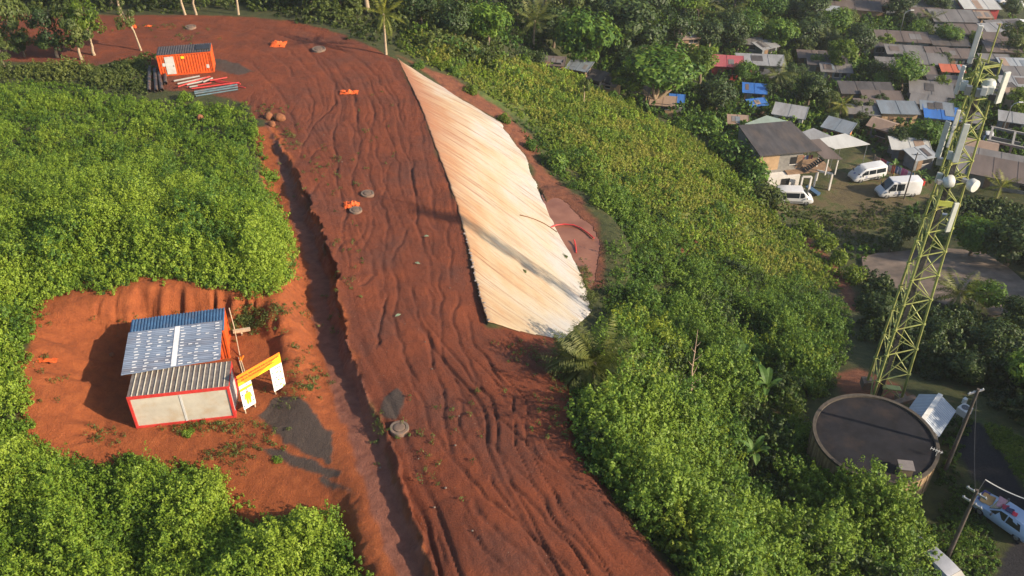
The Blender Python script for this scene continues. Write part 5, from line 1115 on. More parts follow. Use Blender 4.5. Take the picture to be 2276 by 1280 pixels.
# debris stones on the red road: small pale ones, copied
es2 = None
for px, py in ((965, 1128), (990, 1085), (1012, 990), (700, 500), (690, 440), (760, 360), (816, 390), (720, 300), (900, 720), (1000, 640), (640, 300), (560, 190), (590, 200), (605, 195), (575, 150), (1020, 925), (930, 1020), (845, 1040), (870, 1105), (1050, 1180), (960, 820), (945, 760)):
    if es2 is None: es2 = stone(px, py, 6, 'small pale stone lying loose on the red road', M['concrete'], 19, 'loose stones on the road', 'loose_stone', .6, 'stone')
    else:
        o = es2.copy(); COL.objects.link(o); o.location = g(px, py); s = rngs.uniform(.6, 1.2); o.scale = (s, s, s); o.rotation_euler = (0, 0, rngs.uniform(0, 6))
def fallen_leaf(px, py, wpx, label, mat, rz, cat='fallen leaf', name='fallen_leaf'):
    p = g(px, py, .06); L = wpx*scale_at(p); mb = MB(); n = 8; vs = []
    for i in range(n+1):
        s = i/n; w = .28*L*math.sin(math.pi*min(1, .05+s*.93)); z = .05*math.sin(s*3)
        vs += [(L*(s-.5), -w, z+.03), (L*(s-.5), 0, z), (L*(s-.5), w, z+.03)]
    mb.add(vs, [(3*i+k, 3*i+3+k, 3*i+4+k, 3*i+1+k) for i in range(n) for k in range(2)]); o = mb.build(name, mat, None, None, p, (0, 0, rz)); o.modifiers.new('t', 'SOLIDIFY').thickness = .01
    tag(o, label, cat)
PL = pmat('pale_leaf', (.20, .25, .15), .6, var=.3)
fallen_leaf(928, 587, 13, 'pale green fallen leaf in the middle of the red road', PL, -.4); fallen_leaf(885, 703, 14, 'pale green fallen leaf nearest the ditch side of the road', PL, .6); fallen_leaf(948, 527, 11, 'pale green fallen leaf farthest up the red road', PL, .1)
for px, py, w, lab, z in ((1163, 603, 20, 'small green weed clump growing alone on the cream sheet', .6), (1252, 570, 24, 'green weed clump at the lower hem of the cream sheet by the puddle', .5)): shrub(px, py, w, lab, 'olive', z, name='weed_clump', cat='weed')
# hoses in the puddle and the cable on the sheet
put('hose', 'red hose bent in an arc across the muddy puddle', 'hose', MB().tube([V(px, py, PUD_Z+dz) for px, py, dz in ((1224, 505, .35), (1236, 500, .15), (1255, 498, .12), (1275, 500, .12), (1292, 507, .12), (1306, 517, .12), (1320, 529, .15))], .075, 7), M['redp'], smooth_deg=60)
put('hose', 'red hose running along the far bank of the puddle', 'hose', MB().tube([g(px, py, .12) for px, py in ((1264, 452), (1268, 465), (1280, 482), (1292, 500), (1305, 513), (1321, 527))], .06, 7), M['redp'], smooth_deg=60)
put('hose', 'short red hose end rising out of the puddle', 'hose', MB().tube([V(1276, 533, PUD_Z+.25), V(1279, 545, PUD_Z+.12), V(1281, 562, PUD_Z+.02)], .07, 7), M['redp'], smooth_deg=60)
put('cable', 'brown cable lying curved across the cream sheet towards the puddle', 'cable', MB().tube([g(px, py, .12) for px, py in ((1156, 480), (1172, 484), (1190, 490), (1208, 498), (1224, 508), (1238, 518))], .05, 6), pmat('brown_cable', (.16, .07, .025), .7), smooth_deg=60)
# ------------------------------------------------------------------ mast
LIME = pmat('lime_paint', (.26, .29, .085), .5, .1, var=.35, scale=1.5, dirt=(.30, .16, .07), dirt_amt=.3)
PANEL = pmat('antenna_panel', (.40, .42, .39), .5, var=.12); PANELW = pmat('antenna_white', (.48, .48, .45), .45, var=.08)
TX, TY, TZ = 29.0, 54.1, -9.1
def mast():
    t = thing('lattice_mast', 'tall lime painted triangular lattice mast carrying panel antennas beside the tank', 'mast', (TX, TY, TZ))
    Rr = lambda z: 1.66-.0325*z; Ht = 30.0
    ang = [R(-28.2+15), R(-28.2-105), R(-28.2+135)]
    Q = lambda k, z: Vector((Rr(z)*math.cos(ang[k]), Rr(z)*math.sin(ang[k]), z))
    zs = [0]
    while zs[-1] < 27.5: zs.append(zs[-1]+Rr(zs[-1])*1.62)
    zs[-1] = 28.0
    for k in range(3):
        pz, pr = [-.3], [.115]
        for z in zs[1:-1]:
            r_ = .112-.0017*z; pz += [z-.06, z-.05, z+.05, z+.06]; pr += [r_, r_*1.7, r_*1.7, r_]
        pz.append(28.3); pr.append(.065)
        MB().tube([Q(k, z) for z in pz], pr, 8).build('leg', LIME, t, 40)
    for k in range(3):
        j = (k+1) % 3; mb = MB()
        for i in range(len(zs)-1):
            a, b = (k, j) if i % 2 == 0 else (j, k)
            mb.beam(Q(a, zs[i]), Q(b, zs[i+1]), .085, .05); mb.beam(Q(b, zs[i]), (Q(a, zs[i])+Q(b, zs[i+1]))/2, .06, .04); mb.beam(Q(k, zs[i+1]), Q(j, zs[i+1]), .07, .05)
        mb.build('bracing', LIME, t)
    MB().tube([(0, 0, 28), (0, 0, 30.5)], .05, 7).build('lightning_rod', LIME, t)
    mb = MB()
    for z in (20.2, 27.9):
        for k in range(3): mb.beam(Q(k, z), Q((k+1) % 3, z), .07)
    mb.build('headframe', LIME, t)
    # black cable run with its ladder rungs
    cb = lambda z: (Q(0, z)*.25+Q(1, z)*.62+Q(2, z)*.13)
    mb = MB()
    for dx in (-.14, -.05, .04, .13): mb.tube([cb(.4)+Vector((dx, dx*.2, 0)), cb(12)+Vector((dx, dx*.2, 0)), cb(26.5)+Vector((dx, dx*.2, 0))], .05, 5)
    mb.build('cable_run', M['steel'], t)
    mb = MB()
    for i in range(60): mb.beam(cb(.6+i*.44)+Vector((-.24, 0, 0)), cb(.6+i*.44)+Vector((.24, .05, 0)), .03)
    for s in (-.24, .24): mb.tube([cb(.3)+Vector((s, 0, 0)), cb(26.8)+Vector((s, 0, 0))], .025, 5)
    mb.build('ladder', LIME, t)
    ux, uy = .4723, .8814
    def VP(px, py, off=0):
        X, h, v = ray(px, py); tt = (61.4+off)/(X*ux+h*uy); return Vector((X*tt-TX, h*tt-TY, CZ+v*tt-TZ))
    def panel(nm, a, b, w, d, az, mat, off=-.5):
        p, q = VP(*a, off), VP(*b, off); c = (p+q)/2; L = abs(p.z-q.z); mb = MB()
        o = mb.box((0, 0, 0), (w, d, L)).build(nm, mat, t, None, c, (0, 0, az), bevel=.03)
        m2 = MB().tube([(0, d/2+.12, -L*.55), (0, d/2+.12, L*.52)], .035, 6)
        for z in (-L*.35, L*.35): m2.box((0, d/2+.06, z), (.10, .14, .10))
        m2.build('mounting_pole', M['hub'], o)
        tgt = c.copy(); k = min(range(3), key=lambda k: (Q(k, c.z)-c).length); pz = min(c.z, 28)
        MB().beam(Vector((c.x, c.y, pz)), Q(k, pz), .05).build('mounting_arm', LIME, t)
    panel('panel_antenna', (2179, 56), (2156, 141), .30, .14, R(-20), PANELW, .6)
    panel('panel_antenna', (2146, 146), (2121, 208), .26, .14, R(-55), PANELW, -.3)
    panel('panel_antenna', (2240, 160), (2217, 229), .46, .16, R(25), PANEL, .2)
    panel('panel_antenna', (2108, 270), (2084, 350), .36, .14, R(-50), PANEL, -.2)
    panel('panel_antenna', (2132, 244), (2119, 285), .24, .12, R(-10), PANELW, -1.0)
    panel('panel_antenna', (2122, 280), (2104, 327), .16, .10, R(-10), PANELW, -1.1)
    panel('panel_antenna', (2148, 275), (2124, 361), .38, .14, R(-10), PANEL, -1.2)
    panel('panel_antenna', (2126, 451), (2106, 515), .36, .15, R(10), PANEL, -.2)
    for a, s, m, off in (((2187, 202), (.34, .3, .55), PANELW, -.9), ((2200, 201), (.42, .3, .5), PANEL, -.7), ((2142, 190), (.4, .35, .6), PANEL, -.6), ((2152, 200), (.35, .3, .6), M['hub'], -.8), ((2176, 206), (.4, .3, .5), M['hub'], -.8), ((2113, 345), (.4, .3, .5), PANEL, -.9), ((2088, 358), (.35, .3, .5), M['hub'], -.4), ((2087, 395), (.36, .3, .7), PANEL, -.4), ((2097, 485), (.35, .3, .7), M['hub'], .3), ((2205, 215), (.4, .3, .4), M['steel'], -.7)):
        MB().box((0, 0, 0), s).build('radio_unit', m, t, None, VP(*a, off), (0, 0, R(-20)), bevel=.02)
    MB().box((0, 0, 0), (.85, .05, .4)).build('name_plate', pmat('yellow_plate', (.50, .52, .10), .5), t, None, VP(2102, 453, -.8), (0, 0, R(-13)))
    def dish(px, py, r, az, off, nm='dish_antenna'):
        c = VP(px, py, off); mb = MB().lathe([(.02, -.28), (r*.35, -.26), (r*.8, -.12), (r, .0), (r, .34), (r*.97, .37), (.02, .41)], 28)
        o = mb.build(nm, PANELW, t, 40, c, Euler((R(90), 0, az)))
        MB().tube([(0, 0, -.28), (0, 0, -.55)], .1, 8).box((0, 0, -.5), (.26, .26, .3)).build('dish_mount', M['hub'], o)
        k = min(range(3), key=lambda k: (Q(k, c.z)-c).length); MB().beam(c, Q(k, c.z), .08).build('mounting_arm', LIME, t)
    dish(2158, 409, .42, R(28), -.6); dish(2104, 403, .42, R(95), -1.0)
    MB().lathe([(.42, 0), (.40, .25), (.28, .45), (.02, .52)], 20).build('dome_antenna', PANEL, t, 40, VP(2197, 192, -.2))
    # cable tray to the shed
    a = cb(1.6)-Vector((0, 0, 0)); b = VP(1990, 898, 0); b.z = 1.35
    MB().beam(a, b, .5, .10).build('cable_tray', LIME, t)
    for k in range(3): box_obj('footing', (Q(k, 0).x, Q(k, 0).y, -.1), (.8, .8, .7), M['concrete'], t)
mast()
put('concrete_duct', 'pale concrete cable duct between the mast tray and the white roofed shed', 'cable duct', MB().beam(V(1987, 897, -7.75), V(2034, 884, -7.6), .45, .3).box(V(1990, 903, -8.2), (.4, .4, .9)).box(V(2028, 891, -8.2), (.3, .3, .9)), M['concrete'])
# ------------------------------------------------------------------ tank, shed, poles
def tank():
    cx, cy, r, zr, zg = 25.5, 46.35, 4.2, -5.5, -8.6
    wm, n, l = new_mat('tank_wall'); out = N(n, 'ShaderNodeOutputMaterial'); b = N(n, 'ShaderNodeBsdfPrincipled', i_Roughness=.9); l.new(b.outputs[0], out.inputs[0]); tc = N(n, 'ShaderNodeTexCoord')
    mp = N(n, 'ShaderNodeMapping'); mp.inputs['Scale'].default_value = (2.5, 2.5, .35); l.new(tc.outputs['Object'], mp.inputs[0]); nz = N(n, 'ShaderNodeTexNoise', i_Scale=2.0, i_Detail=8.0, i_Roughness=.7); l.new(mp.outputs[0], nz.inputs['Vector'])
    rr_ = ramp(n, [(.3, (.07, .05, .032)), (.5, (.24, .16, .085)), (.68, (.36, .26, .15))]); l.new(nz.outputs['Fac'], rr_.inputs[0]); l.new(rr_.outputs[0], b.inputs['Base Color'])
    t = thing('water_tank', 'round water tank with a black flat top and stained brown wall', 'water tank', (cx, cy, zg))
    H_ = zr-zg
    MB().lathe([(r, -.5), (r, H_-.22)], 72).build('wall', wm, t, 30)
    mb = MB()
    for k in range(36):
        a = 2*math.pi*k/36; mb.box((math.cos(a)*(r+.02), math.sin(a)*(r+.02), H_/2-.3), (.06, .10, H_-.25), a)
    mb.build('wall_ribs', wm, t)
    MB().lathe([(r+.06, H_-.22), (r+.08, H_), (r-.16, H_), (r-.18, H_-.14)], 72).build('rim', pmat('rim_concrete', (.06, .048, .036), .9, var=.4, scale=3), t, 30)
    MB().lathe([(r-.17, H_-.15), (r*.5, H_-.13), (.02, H_-.11)], 72).build('top', pmat('black_membrane', (.016, .016, .020), .9, var=.4, scale=.8, dirt=(.038, .028, .024), dirt_amt=.7, spec=.15), t, 60)
    hp = V(2010, 1046, zr)-Vector((cx, cy, zg)); h = box_obj('hatch', (hp.x, hp.y, H_+.18), (.85, .75, .65), pmat('hatch_side', (.12, .09, .06), .8), t, R(-8)); box_obj('hatch_lid', (hp.x, hp.y, H_+.53), (1.0, .9, .05), pmat('hatch_metal', (.22, .19, .17), .5, .3, var=.2), h, R(-8))
tank()
def aerial():
    p = V(2080, 1012, -5.45); t = thing('aerial', 'small comb shaped aerial fixed at the right rim of the tank', 'aerial', p)
    mb = MB().tube([(0, 0, -.05), (0, 0, .5)], .025, 6).tube([(-.35, .25, .45), (.3, -.2, .45)], .02, 6)
    for k in range(5): s = -.35+k*.14; mb.tube([(s-.1, -s*.7-.12, .46), (s+.1, -s*.7+.12, .46)], .014, 5)
    mb.build('comb', M['lamp'], t)
aerial()
def shed():
    c = Vector((30.55, 49.35, -8.6)); t = thing('equipment_shed', 'small equipment shed with a white corrugated gable roof beside the tank', 'shed', c, R(50))
    L, W, he, hr = 3.1, 2.2, 2.3, 2.95; mw = pmat('shed_wall', (.42, .40, .36), .85, var=.25, dirt=(.2, .13, .07), dirt_amt=.5)
    MB().loft([[(x, -W/2, -.2), (x, W/2, -.2), (x, W/2, he), (x, 0, hr-.08), (x, -W/2, he)] for x in (-L/2, L/2)]).build('wall', mw, t)
    mr = pmat('white_roof', (.33, .37, .42), .45, var=.12, scale=1)
    for s in (-1, 1):
        mb = MB(); a = Vector((-L/2-.15, 0, hr+.02)); e = Vector((0, s*(W/2+.28), -(hr-he)-.16)); nn = Vector((0, s*.5, .9)).normalized()
        corrugated(mb, a, (1, 0, 0), nn, e.normalized(), L+.3, e.length, 17, .035); o = mb.build('roof', mr, t); o.modifiers.new('t', 'SOLIDIFY').thickness = .02
    MB().beam((-L/2-.16, 0, hr+.07), (L/2+.16, 0, hr+.07), .34, .03).build('ridge_cap', pmat('ridge_cap', (.62, .60, .55), .5), t)
    d = box_obj('door', (-L/2-.01, .1, 1.0), (.05, .9, 2.0), M['hub'], t); box_obj('handle', (-L/2-.05, .4, 1.0), (.05, .05, .15), M['steel'], d)
shed()
def ac():
    p = V(2136, 930, -8.2); t = thing('cooling_unit', 'pale box shaped cooling unit on a stand beside the equipment shed', 'cooling unit', p, R(35))
    b = box_obj('casing', (0, 0, .85), (.9, .8, .6), M['white'], t, bevel=.03); MB().lathe([(.28, 0), (.28, .03), (.02, .03)], 20, (0, 0, 1.15)).build('fan_grille', M['bump'], t)
    for x in (-.35, .35):
        for y in (-.3, .3): box_obj('leg', (x, y, .27), (.06, .06, .56), M['hub'], t)
    box_obj('meter_box', (.55, .45, 1.2), (.3, .25, .45), M['white'], t)
ac()
POLE = pmat('dark_pole', (.075, .06, .05), .85, var=.4, scale=5)
def pole(px, py, hh, label, arms=1, mat=None, r=.13, lamp=False, name='utility_pole', rz=0):
    p = g(px, py); t = thing(name, label, 'pole', p, rz); mat = mat or POLE
    MB().tube([(0, 0, -.4), (0, 0, hh*.5), (0, 0, hh)], [r*1.2, r, r*.75], 9).build('shaft', mat, t, 60)
    if lamp:
        MB().tube([(0, 0, hh-.2), (.3, 0, hh+.35), (1.0, 0, hh+.6)], .05, 6).build('arm', mat, t, 60); box_obj('lamp_head', (1.3, 0, hh+.6), (.7, .25, .14), M['lamp'], t, bevel=.03)
    for i in range(arms):
        a = box_obj('crossarm', (0, .1, hh-.35-i*.9), (1.3, .1, .12), M['hub'] if mat is POLE else mat, t)
        for x in (-.55, -.2, .2, .55): MB().lathe([(.03, 0), (.04, .06), (.02, .12)], 8, (x, .1, hh-.29-i*.9)).build('insulator', M['lamp'], a)
    return t
pole(2100, 1047, 8.0, 'dark wooden pole with a crossarm standing between the tank and the asphalt', 1, rz=R(20)); pole(2106, 1237, 6.5, 'dark wooden pole with insulators beside the parked blue car', 2, rz=R(-50))
pole(2009, 442, 7.2, 'thin dark pole standing before the white van at the washing line', 1, r=.09); pole(1575, 114, 4.0, 'pale wooden pole among the banana plants of the upper gardens', 0, M['wood'])
pole(1996, 88, 5.5, 'street lamp with a curved arm by the long brown roof', 0, M['hub'], .08, True, 'street_lamp'); pole(2226, 298, 5.0, 'street lamp behind the concrete frame at the right', 0, M['hub'], .08, True, 'street_lamp')
def strand(a, b, sag, r, label, mat):
    a, b = Vector(a), Vector(b); mb = MB().tube([a.lerp(b, i/12)-Vector((0, 0, sag*4*(i/12)*(1-i/12))) for i in range(13)], r, 5)
    put('cable', label, 'cable', mb, mat)
strand(V(2190, 1066, -3.5), V(2330, 1124, -3.5), .25, .035, 'pale sagging cable crossing above the asphalt at the right edge', M['lamp'])
pA = g(2100, 1047)+Vector((0, 0, 7.6)); pB = g(2106, 1237)+Vector((0, 0, 6.1))
strand(pA, pB, .35, .018, 'thin dark cable hanging between the two wooden poles', M['steel']); strand(pB, V(2190, 1066, -3.5), .1, .02, 'thin dark cable from the lower wooden pole to the pale one', M['steel'])
put('curb_line', 'pale concrete edge beam beside the foot of the pole by the tank', 'edge beam', MB().beam(V(2086, 1003, -8.3), V(2115, 1023, -8.3), .25, .3), M['concrete'])
# ------------------------------------------------------------------ vehicles
def section(x, zb, zbelt, zt, wb, wbelt, wt):
    """one cross-section ring of a car body, from the sill round over the roof"""
    zm = (zb+zbelt)/2; r = min(.10, (zt-zbelt)*.3+.01)
    half = [(wb*.93, zb), (wb, zb+.10), (wbelt, zm+.05), (wbelt*.985, zbelt), (wt, zt-r), (wt*.9, zt-.02), (wt*.5, zt)]
    return [(x, y, z) for y, z in half]+[(x, -y, z) for y, z in half[::-1]]
def vehicle(name, label, cat, px, py, heading, secs, wheels, wr, paint, wins, wind, rear, belt, L, scale=1.0, extra=None):
    p = g(px, py) if not isinstance(px, Vector) else px
    t = thing(name, label, cat, p, R(heading)); t.scale = (scale,)*3
    mb = MB().loft([section(*s) for s in secs]); body = mb.build('body', paint, t, 35)
    xs = [s[0] for s in secs]
    def hw(x, z):
        i = max(k for k in range(len(xs)) if xs[k] <= x+1e-6) if x > xs[0] else 0; j = min(i+1, len(xs)-1); f = 0 if i == j else (x-xs[i])/(xs[j]-xs[i])
        a = [secs[i][k]*(1-f)+secs[j][k]*f for k in range(7)]; zb_, wbelt, wt, zt = a[2], a[5], a[6], a[3]
        r = min(.10, (zt-zb_)*.3+.01); q = min(1, max(0, (z-zb_)/max(.01, zt-r-zb_))); return wbelt*.985*(1-q)+wt*q
    for s in (-1, 1):
        for poly in wins:
            o_ = MB().loft([[(x, s*(hw(x, z)+d), z) for x, z in poly] for d in (-.03, .012)]).build('side_window', M['glass'], t)
    if wind: MB().loft([[(x+d*.6, y, z+d*.8) for x, y, z in wind] for d in (-.02, .015)]).build('windscreen', M['glass'], t)
    if rear: MB().loft([[(x-d*.8, y, z+d*.5) for x, y, z in rear] for d in (-.02, .02)]).build('rear_window', M['glass'], t)
    for x, y in wheels:
        s = 1 if y > 0 else -1
        w = MB().lathe([(wr*.6, -.10), (wr*.95, -.10), (wr, -.06), (wr, .06), (wr*.95, .10), (wr*.6, .10)], 20).build('wheel', M['tyre'], t, 40, (x, y, wr), (R(90), 0, 0))
        MB().lathe([(wr*.62, .02), (wr*.5, .085), (.02, .095)], 16).build('rim', M['hub'], w, 40, rot=(R(180) if s > 0 else 0, 0, 0))
    fx_ = secs[-1]
    for s in (-1, 1):
        box_obj('headlight', (fx_[0]-.10, s*fx_[4]*.76, fx_[2]*.82), (.30, .28, .16), M['lamp'], t, bevel=.03)
        box_obj('tail_lamp', (secs[0][0]-.0, s*secs[0][5]*.90, belt*.95), (.06, .12, .42), M['tail'], t)
        box_obj('wing_mirror', (wind[0][0]-.35 if wind else 1.2, s*(secs[2][5]+.14), belt+.12), (.12, .2, .2), M['bump'], t, bevel=.03)
    box_obj('front_bumper', (fx_[0]-.02, 0, .38), (.12, fx_[4]*1.85, .22), M['bump'], t, bevel=.03)
    box_obj('rear_bumper', (secs[0][0]+.02, 0, .40), (.12, secs[0][4]*1.8, .2), M['bump'], t, bevel=.03)
    if extra: extra(t, hw)
    return t
def van_secs(top, L=5.0, short=0):
    h = L/2
    return [(-h, .38, 1.0, top-.08, .86, .90, .76), (-h+.12, .28, 1.05, top-.01, .93, .96, .82), (-h+1.4, .25, 1.06, top, .95, .98, .84), (h-1.85, .25, 1.06, top, .95, .98, .84), (h-1.55, .25, 1.06, top-.03, .95, .98, .82), (h-.95, .25, 1.04, 1.52, .94, .97, .78), (h-.55, .27, 1.00, 1.16, .93, .95, .76), (h-.18, .30, .80, .92, .88, .88, .74), (h, .36, .62, .72, .74, .74, .62)]
def van_wins(top, L, long=True):
    h = L/2; z0, z1 = 1.12, top-.28
    w = [[(h-1.95, z0), (h-.98, z0), (h-1.05, z0+.18), (h-1.55, z1), (h-1.95, z1)], [(h-3.1, z0), (h-2.05, z0), (h-2.05, z1), (h-3.1, z1)]]
    if long: w.append([(-h+.25, z0), (h-3.2, z0), (h-3.2, z1), (-h+.3, z1)])
    return w
def van_wind(top, L):
    h = L/2; return [(h-.64, -.72, 1.22), (h-.64, .72, 1.22), (h-1.5, .70, top-.09), (h-1.5, -.70, top-.09)]
def stripe(t, hw):
    for s in (-1, 1): box_obj('side_moulding', (-.1, s*.985, .58), (2.2, .04, .13), M['bump'], t)
def crest(t, hw):
    stripe(t, hw)
    for s in (-1, 1): MB().lathe([(.17, 0), (.17, .012), (.01, .012)], 16).build('door_emblem', M['blueink'], t, None, (.75, s*.965, .80), (R(90)*-s, 0, 0))
    MB().lathe([(.16, 0), (.16, .012), (.01, .012)], 16).build('bonnet_emblem', M['blueink'], t, None, (2.02, 0, 1.17), (0, R(20), 0))
for nm, lab, px, py, hd, top, L, lg, ex in (('passenger_van', 'white passenger van with emblems parked at the head of the washing line', 1924, 396, 198, 1.98, 4.9, True, crest), ('panel_van', 'larger white high roofed van standing below the washing line behind a pole', 1992, 432, 187, 2.35, 5.5, False, crest)):
    h = L/2
    vehicle(nm, lab, 'van', px, py, hd, van_secs(top, L), [(x, y) for x in (-h+1.0, h-.95) for y in (-.86, .86)], .35, M['vwhite'], van_wins(top, L, lg), van_wind(top, L), [(-h-.0, -.66, 1.15), (-h-.0, .66, 1.15), (-h+.06, .60, top-.3), (-h+.06, -.60, top-.3)], 1.05, L, 1.06, ex)
vehicle('minibus', 'white minibus with a long dark window band parked against the house', 'minibus', 1763, 448, -3, van_secs(2.15, 4.9), [(x, y) for x in (-1.5, 1.5) for y in (-.86, .86)], .34, M['vwhite'], [[(.55, 1.12), (1.45, 1.12), (1.35, 1.3), (.95, 1.85), (.55, 1.85)], [(-2.2, 1.12), (.45, 1.12), (.45, 1.85), (-2.15, 1.85)]], van_wind(2.15, 4.9), [(-2.45, -.66, 1.15), (-2.45, .66, 1.15), (-2.4, .60, 1.8), (-2.4, -.60, 1.8)], 1.05, 4.9, 1.0, stripe)
CARS = [(-2.05, .42, .80, .95, .74, .80, .62), (-1.95, .32, .86, 1.05, .80, .84, .60), (-1.55, .26, .88, 1.38, .82, .85, .58), (-.7, .25, .88, 1.46, .83, .86, .58), (.25, .25, .88, 1.42, .83, .86, .57), (.95, .25, .86, .98, .82, .85, .62), (1.6, .27, .74, .86, .80, .82, .62), (1.95, .30, .62, .74, .72, .74, .58), (2.08, .38, .54, .62, .62, .64, .5)]
CWIN = [[(-1.35, .93), (-.35, .93), (-.35, 1.33), (-1.15, 1.28)], [(-.27, .93), (.78, .93), (.22, 1.31), (-.27, 1.33)]]
CWIND = [(.90, -.64, 1.0), (.90, .64, 1.0), (.32, .54, 1.39), (.32, -.54, 1.39)]; CREAR = [(-1.93, -.62, 1.06), (-1.93, .62, 1.06), (-1.58, .52, 1.36), (-1.58, -.52, 1.36)]
def car(px, py, hd, label, paint, scale=1.0): return vehicle('parked_car', label, 'car', px, py, hd, CARS, [(x, y) for x in (-1.3, 1.3) for y in (-.74, .74)], .31, paint, CWIN, CWIND, CREAR, .86, 4.1, scale)
car(2229, 1160, 126, 'pale blue car with clothes spread on its bonnet and roof at the asphalt edge', M['vblue'], 1.02)
car(2194, 316, 250, 'small white car parked on the lane behind the lattice mast', M['vwhite']); car(2252, 16, 170, 'white car at the far upper right edge of the town', M['vwhite']); car(2232, 5, 200, 'pale car behind the far red house', M['vwhite']); car(2255, 58, 170, 'white car beside the far grey roof at the right edge', M['vwhite'])
car(2062, 1262, 118, 'grey car half hidden under the yellow green shrub at the bottom', pmat('grey_car_paint', (.26, .27, .30), .4, var=.1), 1.05)
def clothes(base, items):
    cr_ = bpy.data.objects.get('parked_car'); 
    for nm, lab, x, y, z, w, d, rz, m, seed in items:
        n = 9; rng = np.random.default_rng(seed); vs = []
        q = cr_.matrix_basis @ Vector((x, y, z))
        for j in range(n):
            for i in range(n):
                u, v = i/(n-1)-.5, j/(n-1)-.5; vs.append((u*w*(1+.15*noise(np.array([v*4.]), np.array([0.]), seed)[0]), v*d*(1+.2*noise(np.array([u*4.]), np.array([2.]), seed)[0]), .03+.07*float(noise(np.array([i*.7]), np.array([j*.7]), seed)[0])))
        mb = MB(); mb.add(vs, [(j*n+i, j*n+i+1, (j+1)*n+i+1, (j+1)*n+i) for j in range(n-1) for i in range(n-1)])
        o = mb.build(nm, m, None, 60, q, (0, 0, R(126)+rz)); o.modifiers.new('t', 'SOLIDIFY').thickness = .02; tag(o, lab, 'cloth')
cl = lambda n, c: pmat(n, c, .85, var=.2)
clothes(None, [('folded_cloth', 'orange yellow cloth spread on the bonnet of the blue car', 1.38, .05, .92, .75, .85, .2, cl('orange_cloth', (.50, .28, .10)), 1), ('folded_cloth', 'dark purple cloth at the front of the blue car bonnet', 1.72, -.1, .84, .4, 1.0, .1, cl('purple_cloth', (.07, .06, .18)), 2),
    ('folded_cloth', 'pale pink cloth across the windscreen of the blue car', .55, -.05, 1.30, .5, .9, .3, cl('pink_cloth', (.45, .25, .27)), 3), ('folded_cloth', 'dark red cloth on the front of the blue car roof', .15, .25, 1.45, .4, .45, .5, cl('dark_red_cloth', (.30, .03, .06)), 4), ('folded_cloth', 'navy cloth on the blue car roof', -.15, .28, 1.47, .45, .4, .2, cl('navy_cloth', (.03, .035, .09)), 5), ('folded_cloth', 'bright red cloth on the rear of the blue car roof', -.5, .3, 1.47, .3, .35, .2, cl('red_cloth', (.55, .03, .06)), 6)])
# ------------------------------------------------------------------ houses
def rm(name, c, var=.35, dirt=(.09, .06, .045), da=.55, sc=.5): return pmat(name, c, .75, .1, var=var, scale=sc, dirt=dirt, dirt_amt=da, stretch=(1, .3, 1))
RF = dict(rust=rm('rusty_brown_roof', (.115, .088, .076)), dark=rm('dark_grey_roof', (.062, .056, .056), .5, (.14, .10, .075), .5, .9), grey=rm('grey_roof', (.15, .142, .138)), light=rm('light_grey_roof', (.24, .245, .25), .3, da=.5), silver=rm('silver_roof', (.29, .315, .335), .25, da=.45), blue=rm('blue_tarpaulin', (.022, .12, .38), .3, da=.25), bluegrey=rm('blue_grey_roof', (.155, .185, .215), .3, da=.5), red=rm('pink_red_roof', (.34, .075, .085), .15, da=.15), white=rm('white_roof_sheet', (.42, .42, .40), .2, da=.3), tan=rm('tan_roof', (.27, .19, .14), .25, da=.3), orange=rm('orange_roof', (.40, .10, .05), .25, da=.3), green=rm('pale_green_roof', (.21, .27, .235), .2, da=.3))
WL = dict(tin=pmat('tin_wall', (.20, .22, .24), .6, .2, var=.25, scale=1.2, dirt=(.14, .08, .05), dirt_amt=.5), tan=pmat('tan_wall', (.42, .28, .16), .85, var=.25, scale=1), red=pmat('red_wall', (.36, .05, .05), .7, var=.2), brown=pmat('board_wall', (.22, .14, .085), .85, var=.35, scale=2), white=pmat('white_wall', (.55, .53, .50), .8, var=.15, scale=1, dirt=(.3, .2, .12), dirt_amt=.4), grey=pmat('block_wall', (.22, .21, .195), .9, var=.3, scale=2), orange=pmat('orange_wall', (.50, .20, .08), .8, var=.2), brick=pmat('brick_wall', (.34, .11, .06), .9, var=.3, scale=3))
OPEN = pmat('dark_opening', (.012, .012, .014), .6, var=.1)
def roofpoint(px, py, h):
    p = at(px, py); 
    for _ in range(3): q = atz(px, py, p.z+h); p = Vector((q[0], q[1], h1(q[0], q[1])))
    return p
FOOT[:] = []
